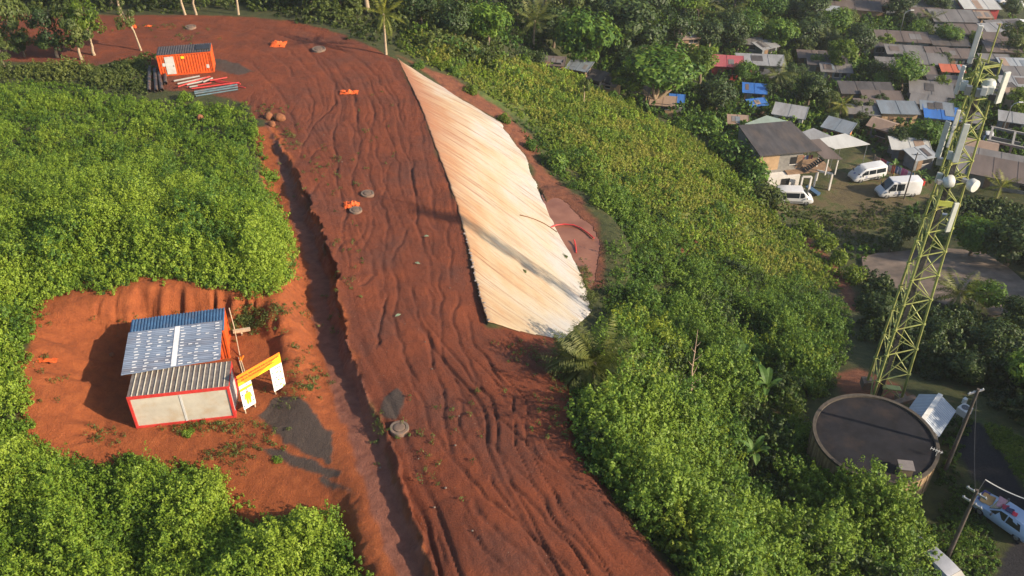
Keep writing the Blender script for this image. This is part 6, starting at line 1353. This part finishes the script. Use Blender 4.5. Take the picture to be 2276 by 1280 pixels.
def house(px, py, w, d, h, rz, roof, wall, label, style='mono', tilt=.35, name='tin_house', cat='house', windows=2, over=.35):
    p = roofpoint(px, py, h); t = thing(name, label, cat, p, R(rz)); W2, D2 = w/2, d/2
    for q in (-1, 0, 1): FOOT.append((p.x+q*w*.33*math.cos(R(rz)), p.y+q*w*.33*math.sin(R(rz)), d*.5+.5))
    wl = MB().box((0, 0, h/2-.6), (w-.1, d-.1, h+1.2)).build('wall', WL[wall], t)
    if style == 'mono':
        mb = MB(); a = tilt/2; mb.loft([[(-W2-over, -D2-over, h-a+z), (W2+over, -D2-over, h-a+z), (W2+over, D2+over, h+a+z), (-W2-over, D2+over, h+a+z)] for z in (.06, .15)])
        n = max(2, int(w/2.4))
        for i in range(n+1): x = -W2-over+.03+(w+2*over-.06)*i/n; mb.beam((x, -D2-over, h-a+.17), (x, D2+over, h+a+.17), .07, .05)
        ro = mb.build('roof', RF[roof], t); hr_ = random.Random(int(px*7+py))
        for _ in range(hr_.choice((0, 1, 1, 2))):
            pw, pd = w*hr_.uniform(.16, .34), d*hr_.uniform(.5, .95); x = hr_.uniform(-W2, W2-pw)+pw/2; y = hr_.uniform(-.12, .12)*d; s_ = a/(D2+over); zz = lambda q: h+s_*q+.185
            MB().add([(x-pw/2, y-pd/2, zz(y-pd/2)), (x+pw/2, y-pd/2, zz(y-pd/2)), (x+pw/2, y+pd/2, zz(y+pd/2)), (x-pw/2, y+pd/2, zz(y+pd/2))], [(0, 1, 2, 3)]).build('roof_patch', RF[hr_.choice(('rust', 'grey', 'dark', 'bluegrey', 'tan'))], ro).modifiers.new('t', 'SOLIDIFY').thickness = .03
    else:
        for s in (-1, 1): MB().loft([[(-W2-over, s*(D2+over), h-.05+z), (W2+over, s*(D2+over), h-.05+z), (W2+over, 0, h+d*.22+z), (-W2-over, 0, h+d*.22+z)] for z in (.05, .13)]).build('roof', RF[roof], t)
        MB().loft([[(x, -D2+.06, h), (x, D2-.06, h), (x, 0, h+d*.20)] for x in (-W2+.06, W2-.06)]).build('gable', WL[wall], t)
    door = box_obj('door', (-W2*.45, -D2+.04, 1.0), (.85, .06, 1.95), WL['brown'] if wall != 'brown' else WL['tin'], t)
    for i in range(windows): 
        o = box_obj('window', (W2*(.05+.5*i), -D2+.045, 1.5), (.8, .05, .8), OPEN, t); box_obj('frame', (W2*(.05+.5*i), -D2+.03, 1.05), (.95, .06, .08), WL['white'], o)
    box_obj('window', (W2-.045, 0, 1.5), (.05, .8, .8), OPEN, t)
    return t
HOUSES = [
 # px, py (roof centre), width, depth, height, rot, roof, wall, label, style
 (1616, 137, 5.2, 3.6, 2.6, -8, 'red', 'red', 'small house with a pink red roof and dark red wall', 'mono'),
 (1690, 134, 8.0, 3.6, 2.5, -6, 'light', 'tin', 'long grey corrugated shed right of the pink roofed house', 'mono'),
 (1677, 198, 3.4, 2.6, 2.3, -10, 'blue', 'brown', 'hut with a bright blue tarpaulin roof left of the drooping palm', 'mono'),
 (1682, 229, 2.6, 1.4, 1.8, 12, 'blue', 'brown', 'low blue covered shelter half hidden below the blue roofed hut', 'mono'),
 (1756, 248, 4.6, 3.2, 2.4, -22, 'light', 'white', 'pale grey roofed shed behind the two storey house', 'mono'),
 (1786, 80, 3.2, 3.0, 2.8, -10, 'silver', 'tin', 'small silver roofed shed left of the palm with dry fronds', 'mono'),
 (1702, 100, 3.6, 2.6, 2.2, 28, 'light', 'tin', 'crooked pale roof sheet among the banana plants', 'mono'),
 (1672, 92, 3.0, 2.4, 2.2, -14, 'grey', 'grey', 'small dark grey roof left of the crooked pale sheet', 'mono'),
 (1828, 22, 6.2, 3.6, 2.7, -14, 'silver', 'white', 'pale shed with red washing hung in front at the upper edge', 'mono'),
 (1900, 12, 10, 4.4, 2.8, -12, 'rust', 'brown', 'long brown roofed house with an open tan end at the upper edge', 'mono'),
 (1838, 135, 6.6, 3.6, 2.5, -10, 'dark', 'grey', 'dark flat roofed house left of the dark round mango tree', 'mono'),
 (1858, 152, 5.0, 2.6, 2.2, -8, 'grey', 'tin', 'grey low roof with a tan patch below the dark flat roof', 'mono'),
 (1806, 122, 5.0, 2.4, 2.2, -6, 'rust', 'brown', 'brown low roof hidden behind the yellow green tree', 'mono'),
 (2005, 82, 9.6, 4.0, 2.5, -8, 'rust', 'tin', 'long brown roof behind the dark round mango tree', 'mono'),
 (2010, 112, 6.4, 3.2, 2.4, -7, 'grey', 'tin', 'grey roof in front of the long brown roof', 'mono'),
 (2062, 132, 6.4, 4.0, 2.5, -10, 'grey', 'tin', 'grey roof below the hazy dark tree left of the mast head', 'mono'),
 (2085, 116, 4.0, 3.0, 2.4, -4, 'rust', 'grey', 'small brown roof beside the dark green tree left of the mast head', 'mono'),
 (1925, 197, 8.4, 3.6, 2.5, -4, 'dark', 'brown', 'long dark roof below the dark round mango tree', 'mono'),
 (1960, 214, 6.0, 2.6, 2.3, -4, 'rust', 'brown', 'narrow brown roof below the long dark roof', 'mono'),
 (2070, 198, 6.6, 4.4, 2.5, -16, 'grey', 'tin', 'weathered grey roof left of the antennas', 'mono'),
 (2062, 224, 5.0, 3.0, 2.3, -24, 'grey', 'tin', 'slanting grey roof below the weathered one', 'mono'),
 (1996, 240, 5.6, 3.4, 2.7, -4, 'bluegrey', 'tan', 'blue grey roofed house with a pale tan wall', 'mono'),
 (2092, 252, 4.8, 3.4, 2.4, -14, 'blue', 'tin', 'house with a vivid blue roof left of the mast', 'mono'),
 (2082, 238, 4.6, 2.2, 2.7, -14, 'bluegrey', 'tin', 'grey roof strip directly behind the vivid blue roof', 'mono'),
 (2116, 153, 3.6, 2.0, 2.2, -6, 'orange', 'brown', 'small orange roofed shelter left of the upper antenna', 'mono'),
 (1864, 280, 3.8, 3.0, 2.3, -34, 'bluegrey', 'orange', 'hut with a dark blue roof and an orange end wall', 'mono'),
 (1962, 278, 3.2, 3.2, 2.3, -40, 'tan', 'brown', 'small shack with a tan roof right of the blue roofed hut', 'gable'),
 (1918, 246, 4.6, 2.2, 2.1, -10, 'grey', 'tin', 'low grey roof left of the blue grey roofed house', 'mono'),
 (2022, 322, 5.2, 2.8, 2.1, -8, 'white', 'tin', 'shelter covered by a white tarpaulin behind the washing line', 'mono'),
 (2046, 342, 3.4, 2.4, 2.2, 20, 'silver', 'tin', 'small pale roof right of the white tarpaulin', 'mono'),
 (2178, 326, 4.2, 3.6, 2.4, -24, 'tan', 'orange', 'gable house with an orange wall seen right of the mast', 'gable'),
 (2200, 352, 8.6, 3.4, 2.5, -24, 'grey', 'tin', 'long grey roof running down to the right of the mast', 'mono'),
 (2235, 380, 9.0, 5.0, 2.4, -24, 'rust', 'grey', 'wide brown grey flat roof at the right edge', 'mono'),
 (2160, 372, 4.4, 3.6, 2.2, -16, 'grey', 'tin', 'grey roof directly behind the middle of the mast', 'mono'),
 (2176, 10, 7.2, 4.4, 3.2, -3, 'white', 'red', 'far red walled house with a white roof edge', 'mono'),
 (2173, 33, 5.0, 2.6, 2.3, -3, 'tan', 'tan', 'low tan house below the far red house', 'mono'),
 (2020, 8, 10, 4.5, 2.5, -4, 'grey', 'tin', 'broad grey roof at the far upper edge', 'mono'), (2085, 10, 7.5, 4.0, 2.5, -2, 'dark', 'tin', 'dark roof at the upper edge left of the far red house', 'mono'),
 (2118, 36, 8.5, 5.5, 2.5, -5, 'grey', 'tin', 'large streaked grey roof left of the low tan house', 'mono'), (2060, 28, 6.0, 3.6, 2.4, -4, 'rust', 'tin', 'brown grey roof between hazy trees far up', 'mono'), (1960, 6, 7.0, 3.4, 2.5, -8, 'rust', 'brown', 'far brown roof right of the open ended house', 'mono'),
 (2150, 66, 6.0, 4.0, 2.4, -4, 'rust', 'tin', 'brown grey roof behind the mast tip', 'mono'), (2238, 57, 7.0, 4.5, 2.4, 8, 'grey', 'tin', 'pale grey roof right of the mast tip', 'mono'), (2210, 62, 5.0, 3.4, 2.6, 10, 'light', 'tin', 'light roof directly right of the mast rod', 'mono'), (2220, 84, 6.0, 3.4, 2.3, -6, 'rust', 'tin', 'brown roof between the mast and the pale tree', 'mono'),
 (2228, 106, 6.0, 3.6, 2.5, -8, 'rust', 'tan', 'brown roofed house with a sunlit tan wall right of the mast', 'mono'), (2258, 142, 5.4, 3.4, 2.4, -4, 'silver', 'tin', 'white roof at the right edge level with the antennas', 'mono'), (2212, 132, 5.0, 3.0, 2.3, -6, 'grey', 'tin', 'grey roof beside the white roof at the right', 'mono'),
 (2262, 160, 4.6, 3.0, 2.3, -4, 'grey', 'tin', 'grey roof below the white roof at the right edge', 'mono'), (2255, 182, 5.0, 3.0, 2.4, -6, 'light', 'tin', 'light grey roof at the right edge below the antennas level', 'mono'), (2268, 212, 4.0, 4.0, 2.4, -4, 'tan', 'tan', 'pale tan flat roof at the right edge', 'mono'), (2232, 198, 4.0, 2.6, 2.3, 10, 'dark', 'tin', 'dark roof behind the right antenna', 'mono'),
 (2100, 180, 5.4, 2.8, 2.3, -6, 'dark', 'brown', 'dark brown roof left of the antenna platform', 'mono'), (2130, 120, 5.0, 3.2, 2.4, -4, 'rust', 'tin', 'brown roof behind the tall upper antenna', 'mono'), (2110, 92, 6.5, 3.4, 2.4, -6, 'dark', 'tin', 'dark roof behind the pale palm', 'mono'), (1985, 140, 5.5, 3.0, 2.4, -8, 'grey', 'tin', 'grey roof above the dark round mango tree', 'mono'), (2044, 158, 5.0, 3.0, 2.4, -8, 'rust', 'tin', 'brown roof right of the dark round mango tree', 'mono'),
 (1950, 96, 5.0, 2.8, 2.3, -6, 'dark', 'tin', 'dark roof left of the long brown roof', 'mono'), (1935, 232, 4.6, 2.4, 2.2, -3, 'rust', 'brown', 'rusty roof below the narrow brown roof', 'mono'), (2150, 262, 4.0, 2.6, 2.3, -10, 'grey', 'tin', 'grey roof seen through the mast beside the blue roof', 'mono'), (2250, 262, 3.6, 2.6, 2.3, -20, 'light', 'tin', 'pale roof between green trees at the right', 'mono'),
 # shacks at the foot of the hillside
 (1230, 142, 3.0, 2.0, 1.6, -8, 'rust', 'brick', 'small red brick hut at the upper end of the weedy slope', 'mono'), (1288, 150, 3.0, 2.6, 2.3, -24, 'bluegrey', 'tan', 'little shack with a blue grey roof under the large mango tree', 'mono'), (1340, 178, 5.0, 3.0, 1.7, -26, 'tan', 'tan', 'sunlit roofless tan walled plot below the mango tree', 'mono'), (1325, 172, 2.4, 2.4, 2.0, -30, 'dark', 'grey', 'tiny dark roofed shack beside the tan walled plot', 'mono'),
 (1424, 205, 2.4, 2.2, 2.2, -20, 'tan', 'tan', 'narrow sunlit tan hut left of the fork trunked tree', 'mono'), (1474, 228, 3.4, 2.2, 1.8, -12, 'tan', 'tan', 'low tan walled hut right of the fork trunked tree', 'mono'), (1504, 222, 1.8, 1.6, 2.1, -10, 'blue', 'tin', 'small hut with a blue cover right of the low tan hut', 'mono'),
 (1602, 66, 5.0, 2.0, 2.0, 34, 'white', 'tan', 'pale cream wall and roof under the wide dark palm', 'mono'), (1532, 80, 3.6, 2.2, 2.0, 10, 'tan', 'tan', 'small tan hut behind the banana plants at the upper edge', 'mono'),
 (1640, 268, 2.6, 1.8, 1.8, -8, 'tan', 'tan', 'little tan block hut behind the rear of the two storey house', 'mono'),
]
for a in HOUSES: house(*a)
# two storey house above the yard
def big_house():
    z = 5.6; P4 = [V(*q) for q in ((1690, 345, -26+5.2), (1822, 333, -26+5.2), (1757, 271, -26+5.5), (1640, 279, -26+5.5))]
    o = P4[0]; e1 = (P4[1]-P4[0]); L = e1.length; rz = math.atan2(e1.y, e1.x); base = Vector((o.x, o.y, -26.2)); Mi = Matrix.Rotation(-rz, 3, 'Z')
    lc = [Mi @ (p-base) for p in P4]; D = (lc[3].y+lc[2].y)/2
    t = thing('two_storey_house', 'two storey house with a dark flat roof, open balcony and white pillars', 'house', base, rz)
    hz = lc[0].z
    MB().loft([[(lc[0].x-.2, -.4, hz+q), (lc[1].x+.1, -.4, hz+q), (lc[2].x, D, lc[2].z+q), (lc[3].x, D, lc[3].z+q)] for q in (0, .14)]).build('roof', RF['dark'], t)
    MB().loft([[(L-.2, -1.9, hz-.35+q), (L+2.4, -2.3, hz-.5+q), (L+1.4, 3.0, hz-.1+q), (L-1.2, 3.0, hz-.1+q)] for q in (0, .08)]).build('porch_roof', RF['rust'], t)
    MB().box((L*.37, D/2, hz/2-1.2), (L*.74, D-.3, hz+2.3)).build('wall', WL['grey'], t)
    MB().box((L*.17, .11, hz*.74), (L*.34, .1, hz*.42)).build('board_cladding', WL['tan'], t)
    box_obj('lower_wall', (L*.37, -.55, 1.15), (L*.62, 1.3, 2.5), WL['white'], t)
    f = box_obj('floor_slab', (L*.85, .9, hz*.46), (L*.75, 3.6, .16), WL['brown'], t)
    for i, (x, zz, w, h_) in enumerate(((L*.60, hz*.74, 1.0, 1.1), (L*.44, hz*.28, 1.2, 1.1))):
        yy = .13 if i == 0 else -1.22; o_ = box_obj('window', (x, yy, zz), (w, .06, h_), OPEN, t); box_obj('frame', (x, yy-.01, zz-h_/2-.05), (w+.2, .1, .1), WL['white'], o_)
    box_obj('door', (L*.70, .12, hz*.70), (.9, .06, 2.0), WL['brown'], t)
    wp = WL['white']
    for x, y, z0, z1 in ((L-.05, -.6, 0, hz*.46), (L+1.6, -1.9, 0, hz*.46), (L*.66, -2.2, 0, hz*.5), (L*.80, -2.4, 0, hz*.5), (L+1.0, .9, 0, hz*.46)):
        MB().beam((x, y, z0-.5), (x, y, z1), .24).build('pillar', wp, t)
    for x, y in ((L+.5, -1.9), (L+1.9, -2.0), (L+.3, .4)): MB().beam((x, y, hz*.46), (x, y, hz-.45), .16).build('upper_pillar', wp, t)
    MB().beam((L*.66, -2.2, hz*.5), (L*.80, -2.4, hz*.5), .22).build('lintel', wp, t); MB().beam((L-.05, -.6, hz*.46), (L+1.7, -1.9, hz*.46), .22).build('lintel', wp, t)
    mb = MB()
    for i in range(9): mb.box((L*.78+i*.26, -.5-i*.02, hz*.46+.2+i*.20), (.3, 1.0, .06))
    mb.beam((L*.76, -.95, hz*.46+.1), (L*.76+2.4, -1.1, hz*.46+1.95), .06, .16); mb.build('stair', M['steel'], t)
    for i in range(5): box_obj('hanging_laundry', (L*.76+i*.32, .3, hz*.78), (.26, .04, .6), cl('laundry_%d' % i, ((.5, .1, .1), (.55, .5, .45), (.1, .12, .3), (.5, .2, .08), (.25, .05, .1))[i]), t)
    c = [V(*q) for q in ((1806, 312, -26+4.6), (1878, 297, -26+4.6), (1934, 321, -26+4.3), (1856, 332, -26+4.3))]
    def canopy(nm, lab, c, mat, posts=True):
        base_ = c[0].copy(); base_.z = h1(c[0].x, c[0].y); tt = thing(nm, lab, 'canopy', base_); lc_ = [p-base_ for p in c]
        MB().loft([[(p.x, p.y, p.z+q) for p in lc_] for q in (0, .06)]).build('roof_sheet', mat, tt)
        for p in lc_: MB().tube([(p.x*.94+.1, p.y*.94, -.6), (p.x*.94+.1, p.y*.94, p.z)], .05, 6).build('post', M['hub'], tt)
    canopy('metal_canopy', 'large white metal canopy beside the two storey house', c, RF['white'])
    canopy('metal_canopy', 'pale grey canopy behind the large white one', [V(*q) for q in ((1776, 296, -26+4.2), (1808, 285, -26+4.3), (1850, 304, -26+4.2), (1800, 312, -26+4.1))], RF['light'])
    canopy('metal_canopy', 'pale green pitched canopy behind the dark flat roof', [V(*q) for q in ((1655, 276, -26+4.6), (1704, 257, -26+5.0), (1752, 270, -26+4.6), (1700, 280, -26+4.4))], RF['green'])
    put('metal_trough', 'dark blue metal trough lying below the balcony of the two storey house', 'trough', MB().beam(V(1794, 414, -25.6), V(1820, 432, -25.8), .6, .35).beam(V(1794, 413, -25.35), V(1820, 431, -25.55), .7, .05), pmat('blue_metal', (.05, .10, .18), .5))
big_house()
def concrete_yard():
    poly = atv([(1915, 575), (1950, 566), (2050, 558), (2110, 556), (2180, 562), (2240, 600), (2290, 640), (2290, 700), (2200, 705), (2120, 690), (2020, 652), (1960, 640), (1918, 620)])
    rng = random.Random(3); mb = MB(); n = len(poly); zt = [h1(*p)+.22 for p in poly]
    bm = bmesh.new(); c = Vector((sum(p[0] for p in poly)/n, sum(p[1] for p in poly)/n))
    rings = []; K = 14; pts = resample([(p[0], p[1], 0) for p in poly]+[(poly[0][0], poly[0][1], 0)], 91)[:-1]
    for k in range(K+1):
        f = k/K; rr_ = []
        for q in pts:
            x, y = c.x+(q[0]-c.x)*f, c.y+(q[1]-c.y)*f; j = .25*(noise(np.array([q[0]*.8]), np.array([q[1]*.8]), 5)[0]-.5)*f; rr_.append((x+j, y+j, 0))
        rings.append(rr_)
    allp = np.array([p for r_ in rings for p in r_]); allp[:, 2] = H(allp[:, 0], allp[:, 1])+.30
    sk = allp[-90:].copy(); sk[:, 2] -= 1.0
    vs = np.r_[allp, sk].tolist(); fs = [(i*90+k, i*90+(k+1) % 90, (i+1)*90+(k+1) % 90, (i+1)*90+k) for i in range(K+1) for k in range(90)]
    mb.add(vs, fs); o = mb.build('concrete_slab_ground', pmat('stained_concrete', (.185, .135, .10), .9, var=.45, scale=.45, dirt=(.07, .055, .045), dirt_amt=.8, bump=.05), None, 40); o['kind'] = 'structure'
concrete_yard()
def frame_ruin():
    p = g(2240, 345); t = thing('unfinished_building', 'unfinished grey concrete building skeleton open to the sky at the right edge', 'building frame', p, R(-28))
    for x in (-3.2, 0, 3.2):
        for y in (-2.4, 2.4): box_obj('column', (x, y, 1.1), (.28, .28, 3.2), WL['grey'], t)
    for y in (-2.4, 2.4): box_obj('long_beam', (0, y, 2.85), (7.0, .3, .32), WL['grey'], t)
    for x in (-3.2, 0, 3.2): box_obj('cross_beam', (x, 0, 2.83), (.3, 4.5, .3), WL['grey'], t)
    box_obj('low_wall', (0, 2.4, .6), (6.4, .18, 1.6), WL['grey'], t); box_obj('low_wall', (-3.2, 0, .6), (.18, 4.5, 1.6), WL['grey'], t)
frame_ruin()
# washing line
def washing():
    a, b = g(1938, 372), g(2026, 408); rz = math.atan2(b.y-a.y, b.x-a.x); L = (b-a).length
    cols = ((.42, .27, .18), (.40, .24, .16), (.38, .05, .08), (.30, .03, .05), (.16, .20, .35), (.45, .42, .46), (.5, .06, .07), (.10, .14, .30), (.22, .25, .38), (.50, .10, .25), (.42, .12, .24), (.5, .45, .5), (.08, .20, .24))
    t = thing('washing_line', 'washing line with two posts strung behind the white vans', 'washing line', a, rz)
    for x in (0, L*.5, L): MB().tube([(x, 0, -.3), (x, 0, 2.1)], .05, 6).build('post', M['wood'], t)
    MB().tube([(0, 0, 2.0), (L*.25, 0, 1.93), (L*.5, 0, 2.0), (L*.75, 0, 1.93), (L, 0, 2.0)], .015, 5).build('line', M['steel'], t)
    names = ('tan sheet at the upper end of the washing line', 'second tan sheet on the washing line', 'dark red cloth after the tan sheets on the washing line', 'deep maroon cloth on the washing line', 'steel blue garment next to the maroon cloth', 'pale grey garment on the washing line', 'bright red garment in the middle of the washing line', 'navy garment right of the bright red one', 'dusty blue garment on the washing line', 'pink garment behind the larger van', 'mauve garment behind the larger van', 'pale lilac garment behind the larger van', 'teal garment at the lower end of the washing line')
    dd = Vector((math.cos(rz), math.sin(rz), 0)); zz = lambda x: a.z+(b.z-a.z)*0
    for i, c in enumerate(cols):
        w = L/len(cols)*.88; x = L*(i+.5)/len(cols); rng = random.Random(i); hh = rng.uniform(1.1, 1.6); n = 8; vs = []
        for j in range(5):
            for k in range(n): vs.append(((k/(n-1)-.5)*w, .05*math.sin(k*1.9+i)*(j/4+.2), -hh*j/4))
        mb = MB().add(vs, [(j*n+k, j*n+k+1, (j+1)*n+k+1, (j+1)*n+k) for j in range(4) for k in range(n-1)])
        o = mb.build('hanging_cloth', cl('cloth_%d' % i, c), None, 60, a+dd*x+Vector((0, 0, 1.97)), (0, 0, rz)); o.modifiers.new('t', 'SOLIDIFY').thickness = .02
        tag(o, names[i], 'laundry', 'laundry on the line')
washing()
def red_wash():
    for px, w, lab, c in ((1814, 1.6, 'red cloth hung at the left before the pale shed', (.5, .05, .06)), (1826, 1.5, 'pink red cloth hung in the middle before the pale shed', (.55, .12, .12)), (1838, 1.3, 'orange cloth hung at the right before the pale shed', (.5, .22, .12))):
        p = g(px, 46); mb = MB(); n = 8
        vs = [((k/(n-1)-.5)*w, .06*math.sin(k*2), 2.0-1.3*j/3) for j in range(4) for k in range(n)]; mb.add(vs, [(j*n+k, j*n+k+1, (j+1)*n+k+1, (j+1)*n+k) for j in range(3) for k in range(n-1)])
        o = mb.build('hanging_cloth', cl('far_cloth', c), None, None, p); o.modifiers.new('t', 'SOLIDIFY').thickness = .03; tag(o, lab, 'laundry', 'washing before the pale shed')
red_wash()
put('red_barrel', 'red plastic barrel at the lower end of the washing line', 'barrel', MB().lathe([(.02, 0), (.30, 0), (.34, .3), (.34, .6), (.30, .9), (.02, .92)], 18), M['redp'], loc=g(2049, 411), smooth_deg=40)
TOWNV = [(1250, 100), (1400, 250), (1560, 290), (1640, 350), (1690, 430), (1720, 480), (1850, 560), (1930, 590), (1960, 540), (2080, 470), (2100, 430), (2040, 380), (1960, 340), (1930, 325), (2276, 420), (2850, 520), (2850, 60), (2276, 60), (2000, 0), (1500, 0), (1000, 5), (900, 30), (1000, 80), (1150, 120)]
YARD_H = atv([(1660, 400), (1725, 470), (1850, 560), (1950, 540), (2000, 490), (2080, 440), (2060, 400), (1960, 350), (1890, 325), (1830, 320), (1740, 300), (1660, 300)])
mass('town_undergrowth', TOWNV, 4200, (.8, 1.9), (.5, 1.5), 14, .24, LM['shrub'], .45, 61, holes=[YARD_H])
mass('grass', [(1730, 460), (1850, 545), (1930, 545), (1990, 490), (2010, 455), (1930, 440), (1900, 470), (1850, 470), (1800, 450)], 260, (.5, 1.0), (.08, .2), 40, .12, LM['olive'], .5, 62, asp=.35)

rngt = random.Random(12); TW = atv([(1560, 60), (1700, 40), (2276, 20), (2276, 330), (2100, 380), (1960, 330), (1900, 300), (1760, 290), (1640, 330), (1560, 260)]); nt_ = 0
TL = 'leafy tree squeezed in between the tin roofs of the settlement'
while nt_ < 46:
    x, y = rngt.uniform(30, 180), rngt.uniform(115, 215)
    if not bool(inpoly(np.array([x]), np.array([y]), TW)[0]): continue
    if any((x-a_)**2+(y-b_)**2 < (c_*.9)**2 for a_, b_, c_ in FOOT): continue
    px, py = proj((x, y, h1(x, y))); nt_ += 1
    tree(0, 0, rngt.uniform(34, 58), TL, rngt.choice(('dense', 'loose')), rngt.choice(('shrub', 'bright', 'olive', 'shrub')), 1.0, .15, group='trees between the tin roofs', world=(x, y, h1(x, y)))

nt_ = 0; TW2 = atv([(1500, 30), (1640, 10), (1860, 10), (1860, 90), (1780, 130), (1660, 100), (1560, 120)]); TW3 = atv([(1880, 250), (2060, 260), (2060, 330), (1990, 340), (1880, 310)])
while nt_ < 20:
    x, y = rngt.uniform(20, 150), rngt.uniform(120, 215); q = np.array([x]), np.array([y])
    if not (bool(inpoly(*q, TW2)[0]) or (nt_ > 15 and bool(inpoly(*q, TW3)[0]))): continue
    nt_ += 1; tree(0, 0, rngt.uniform(58, 92), 'broad crowned tree shading the gardens at the upper side of the settlement', rngt.choice(('dense', 'dense', 'loose')), rngt.choice(('shrub', 'mango', 'bright', 'olive')), 1.0, .15, group='broad trees of the upper gardens', world=(x, y, h1(x, y)))
# ------------------------------------------------------------------ light
SUN_AZ = (.925, -.38); SUN_EL = R(27)
hl = math.hypot(*SUN_AZ); sv = Vector((SUN_AZ[0]/hl*math.cos(SUN_EL), SUN_AZ[1]/hl*math.cos(SUN_EL), math.sin(SUN_EL)))
sl = bpy.data.lights.new('sun', 'SUN'); so = bpy.data.objects.new('sun', sl); COL.objects.link(so)
sl.energy = 5.0; sl.angle = R(1.0); sl.color = (1, .83, .62)
so.rotation_euler = sv.to_track_quat('Z', 'Y').to_euler(); so.location = (60, -40, 80)
w = bpy.data.worlds.new('World'); SC.world = w; w.use_nodes = True
nt = w.node_tree; bg = nt.nodes['Background']; sky = nt.nodes.new('ShaderNodeTexSky'); sky.sky_type = 'NISHITA'; sky.sun_disc = False
sky.sun_elevation = SUN_EL; sky.sun_rotation = math.atan2(sv.x, sv.y); sky.altitude = 50; sky.air_density = 1.0; sky.dust_density = 1.5
nt.links.new(sky.outputs[0], bg.inputs[0]); bg.inputs[1].default_value = .12
SC.view_settings.view_transform = 'Standard'; SC.view_settings.look = 'None'; SC.view_settings.exposure = 0.86; SC.view_settings.gamma = 1
SC.render.film_transparent = False
SC.cycles.max_bounces = 5; SC.cycles.diffuse_bounces = 3; SC.cycles.transparent_max_bounces = 4

def haze():
    mb = MB().box((75, 290, 4), (830, 594, 90)); m, n, l = new_mat('haze'); out = N(n, 'ShaderNodeOutputMaterial'); v = N(n, 'ShaderNodeVolumePrincipled'); l.new(v.outputs[0], out.inputs['Volume'])
    v.inputs['Color'].default_value = (.80, .86, .92, 1); v.inputs['Density'].default_value = .00017; v.inputs['Anisotropy'].default_value = .25
    o = mb.build('haze', m); o['kind'] = 'stuff'
haze()
SC.cycles.volume_bounces = 1
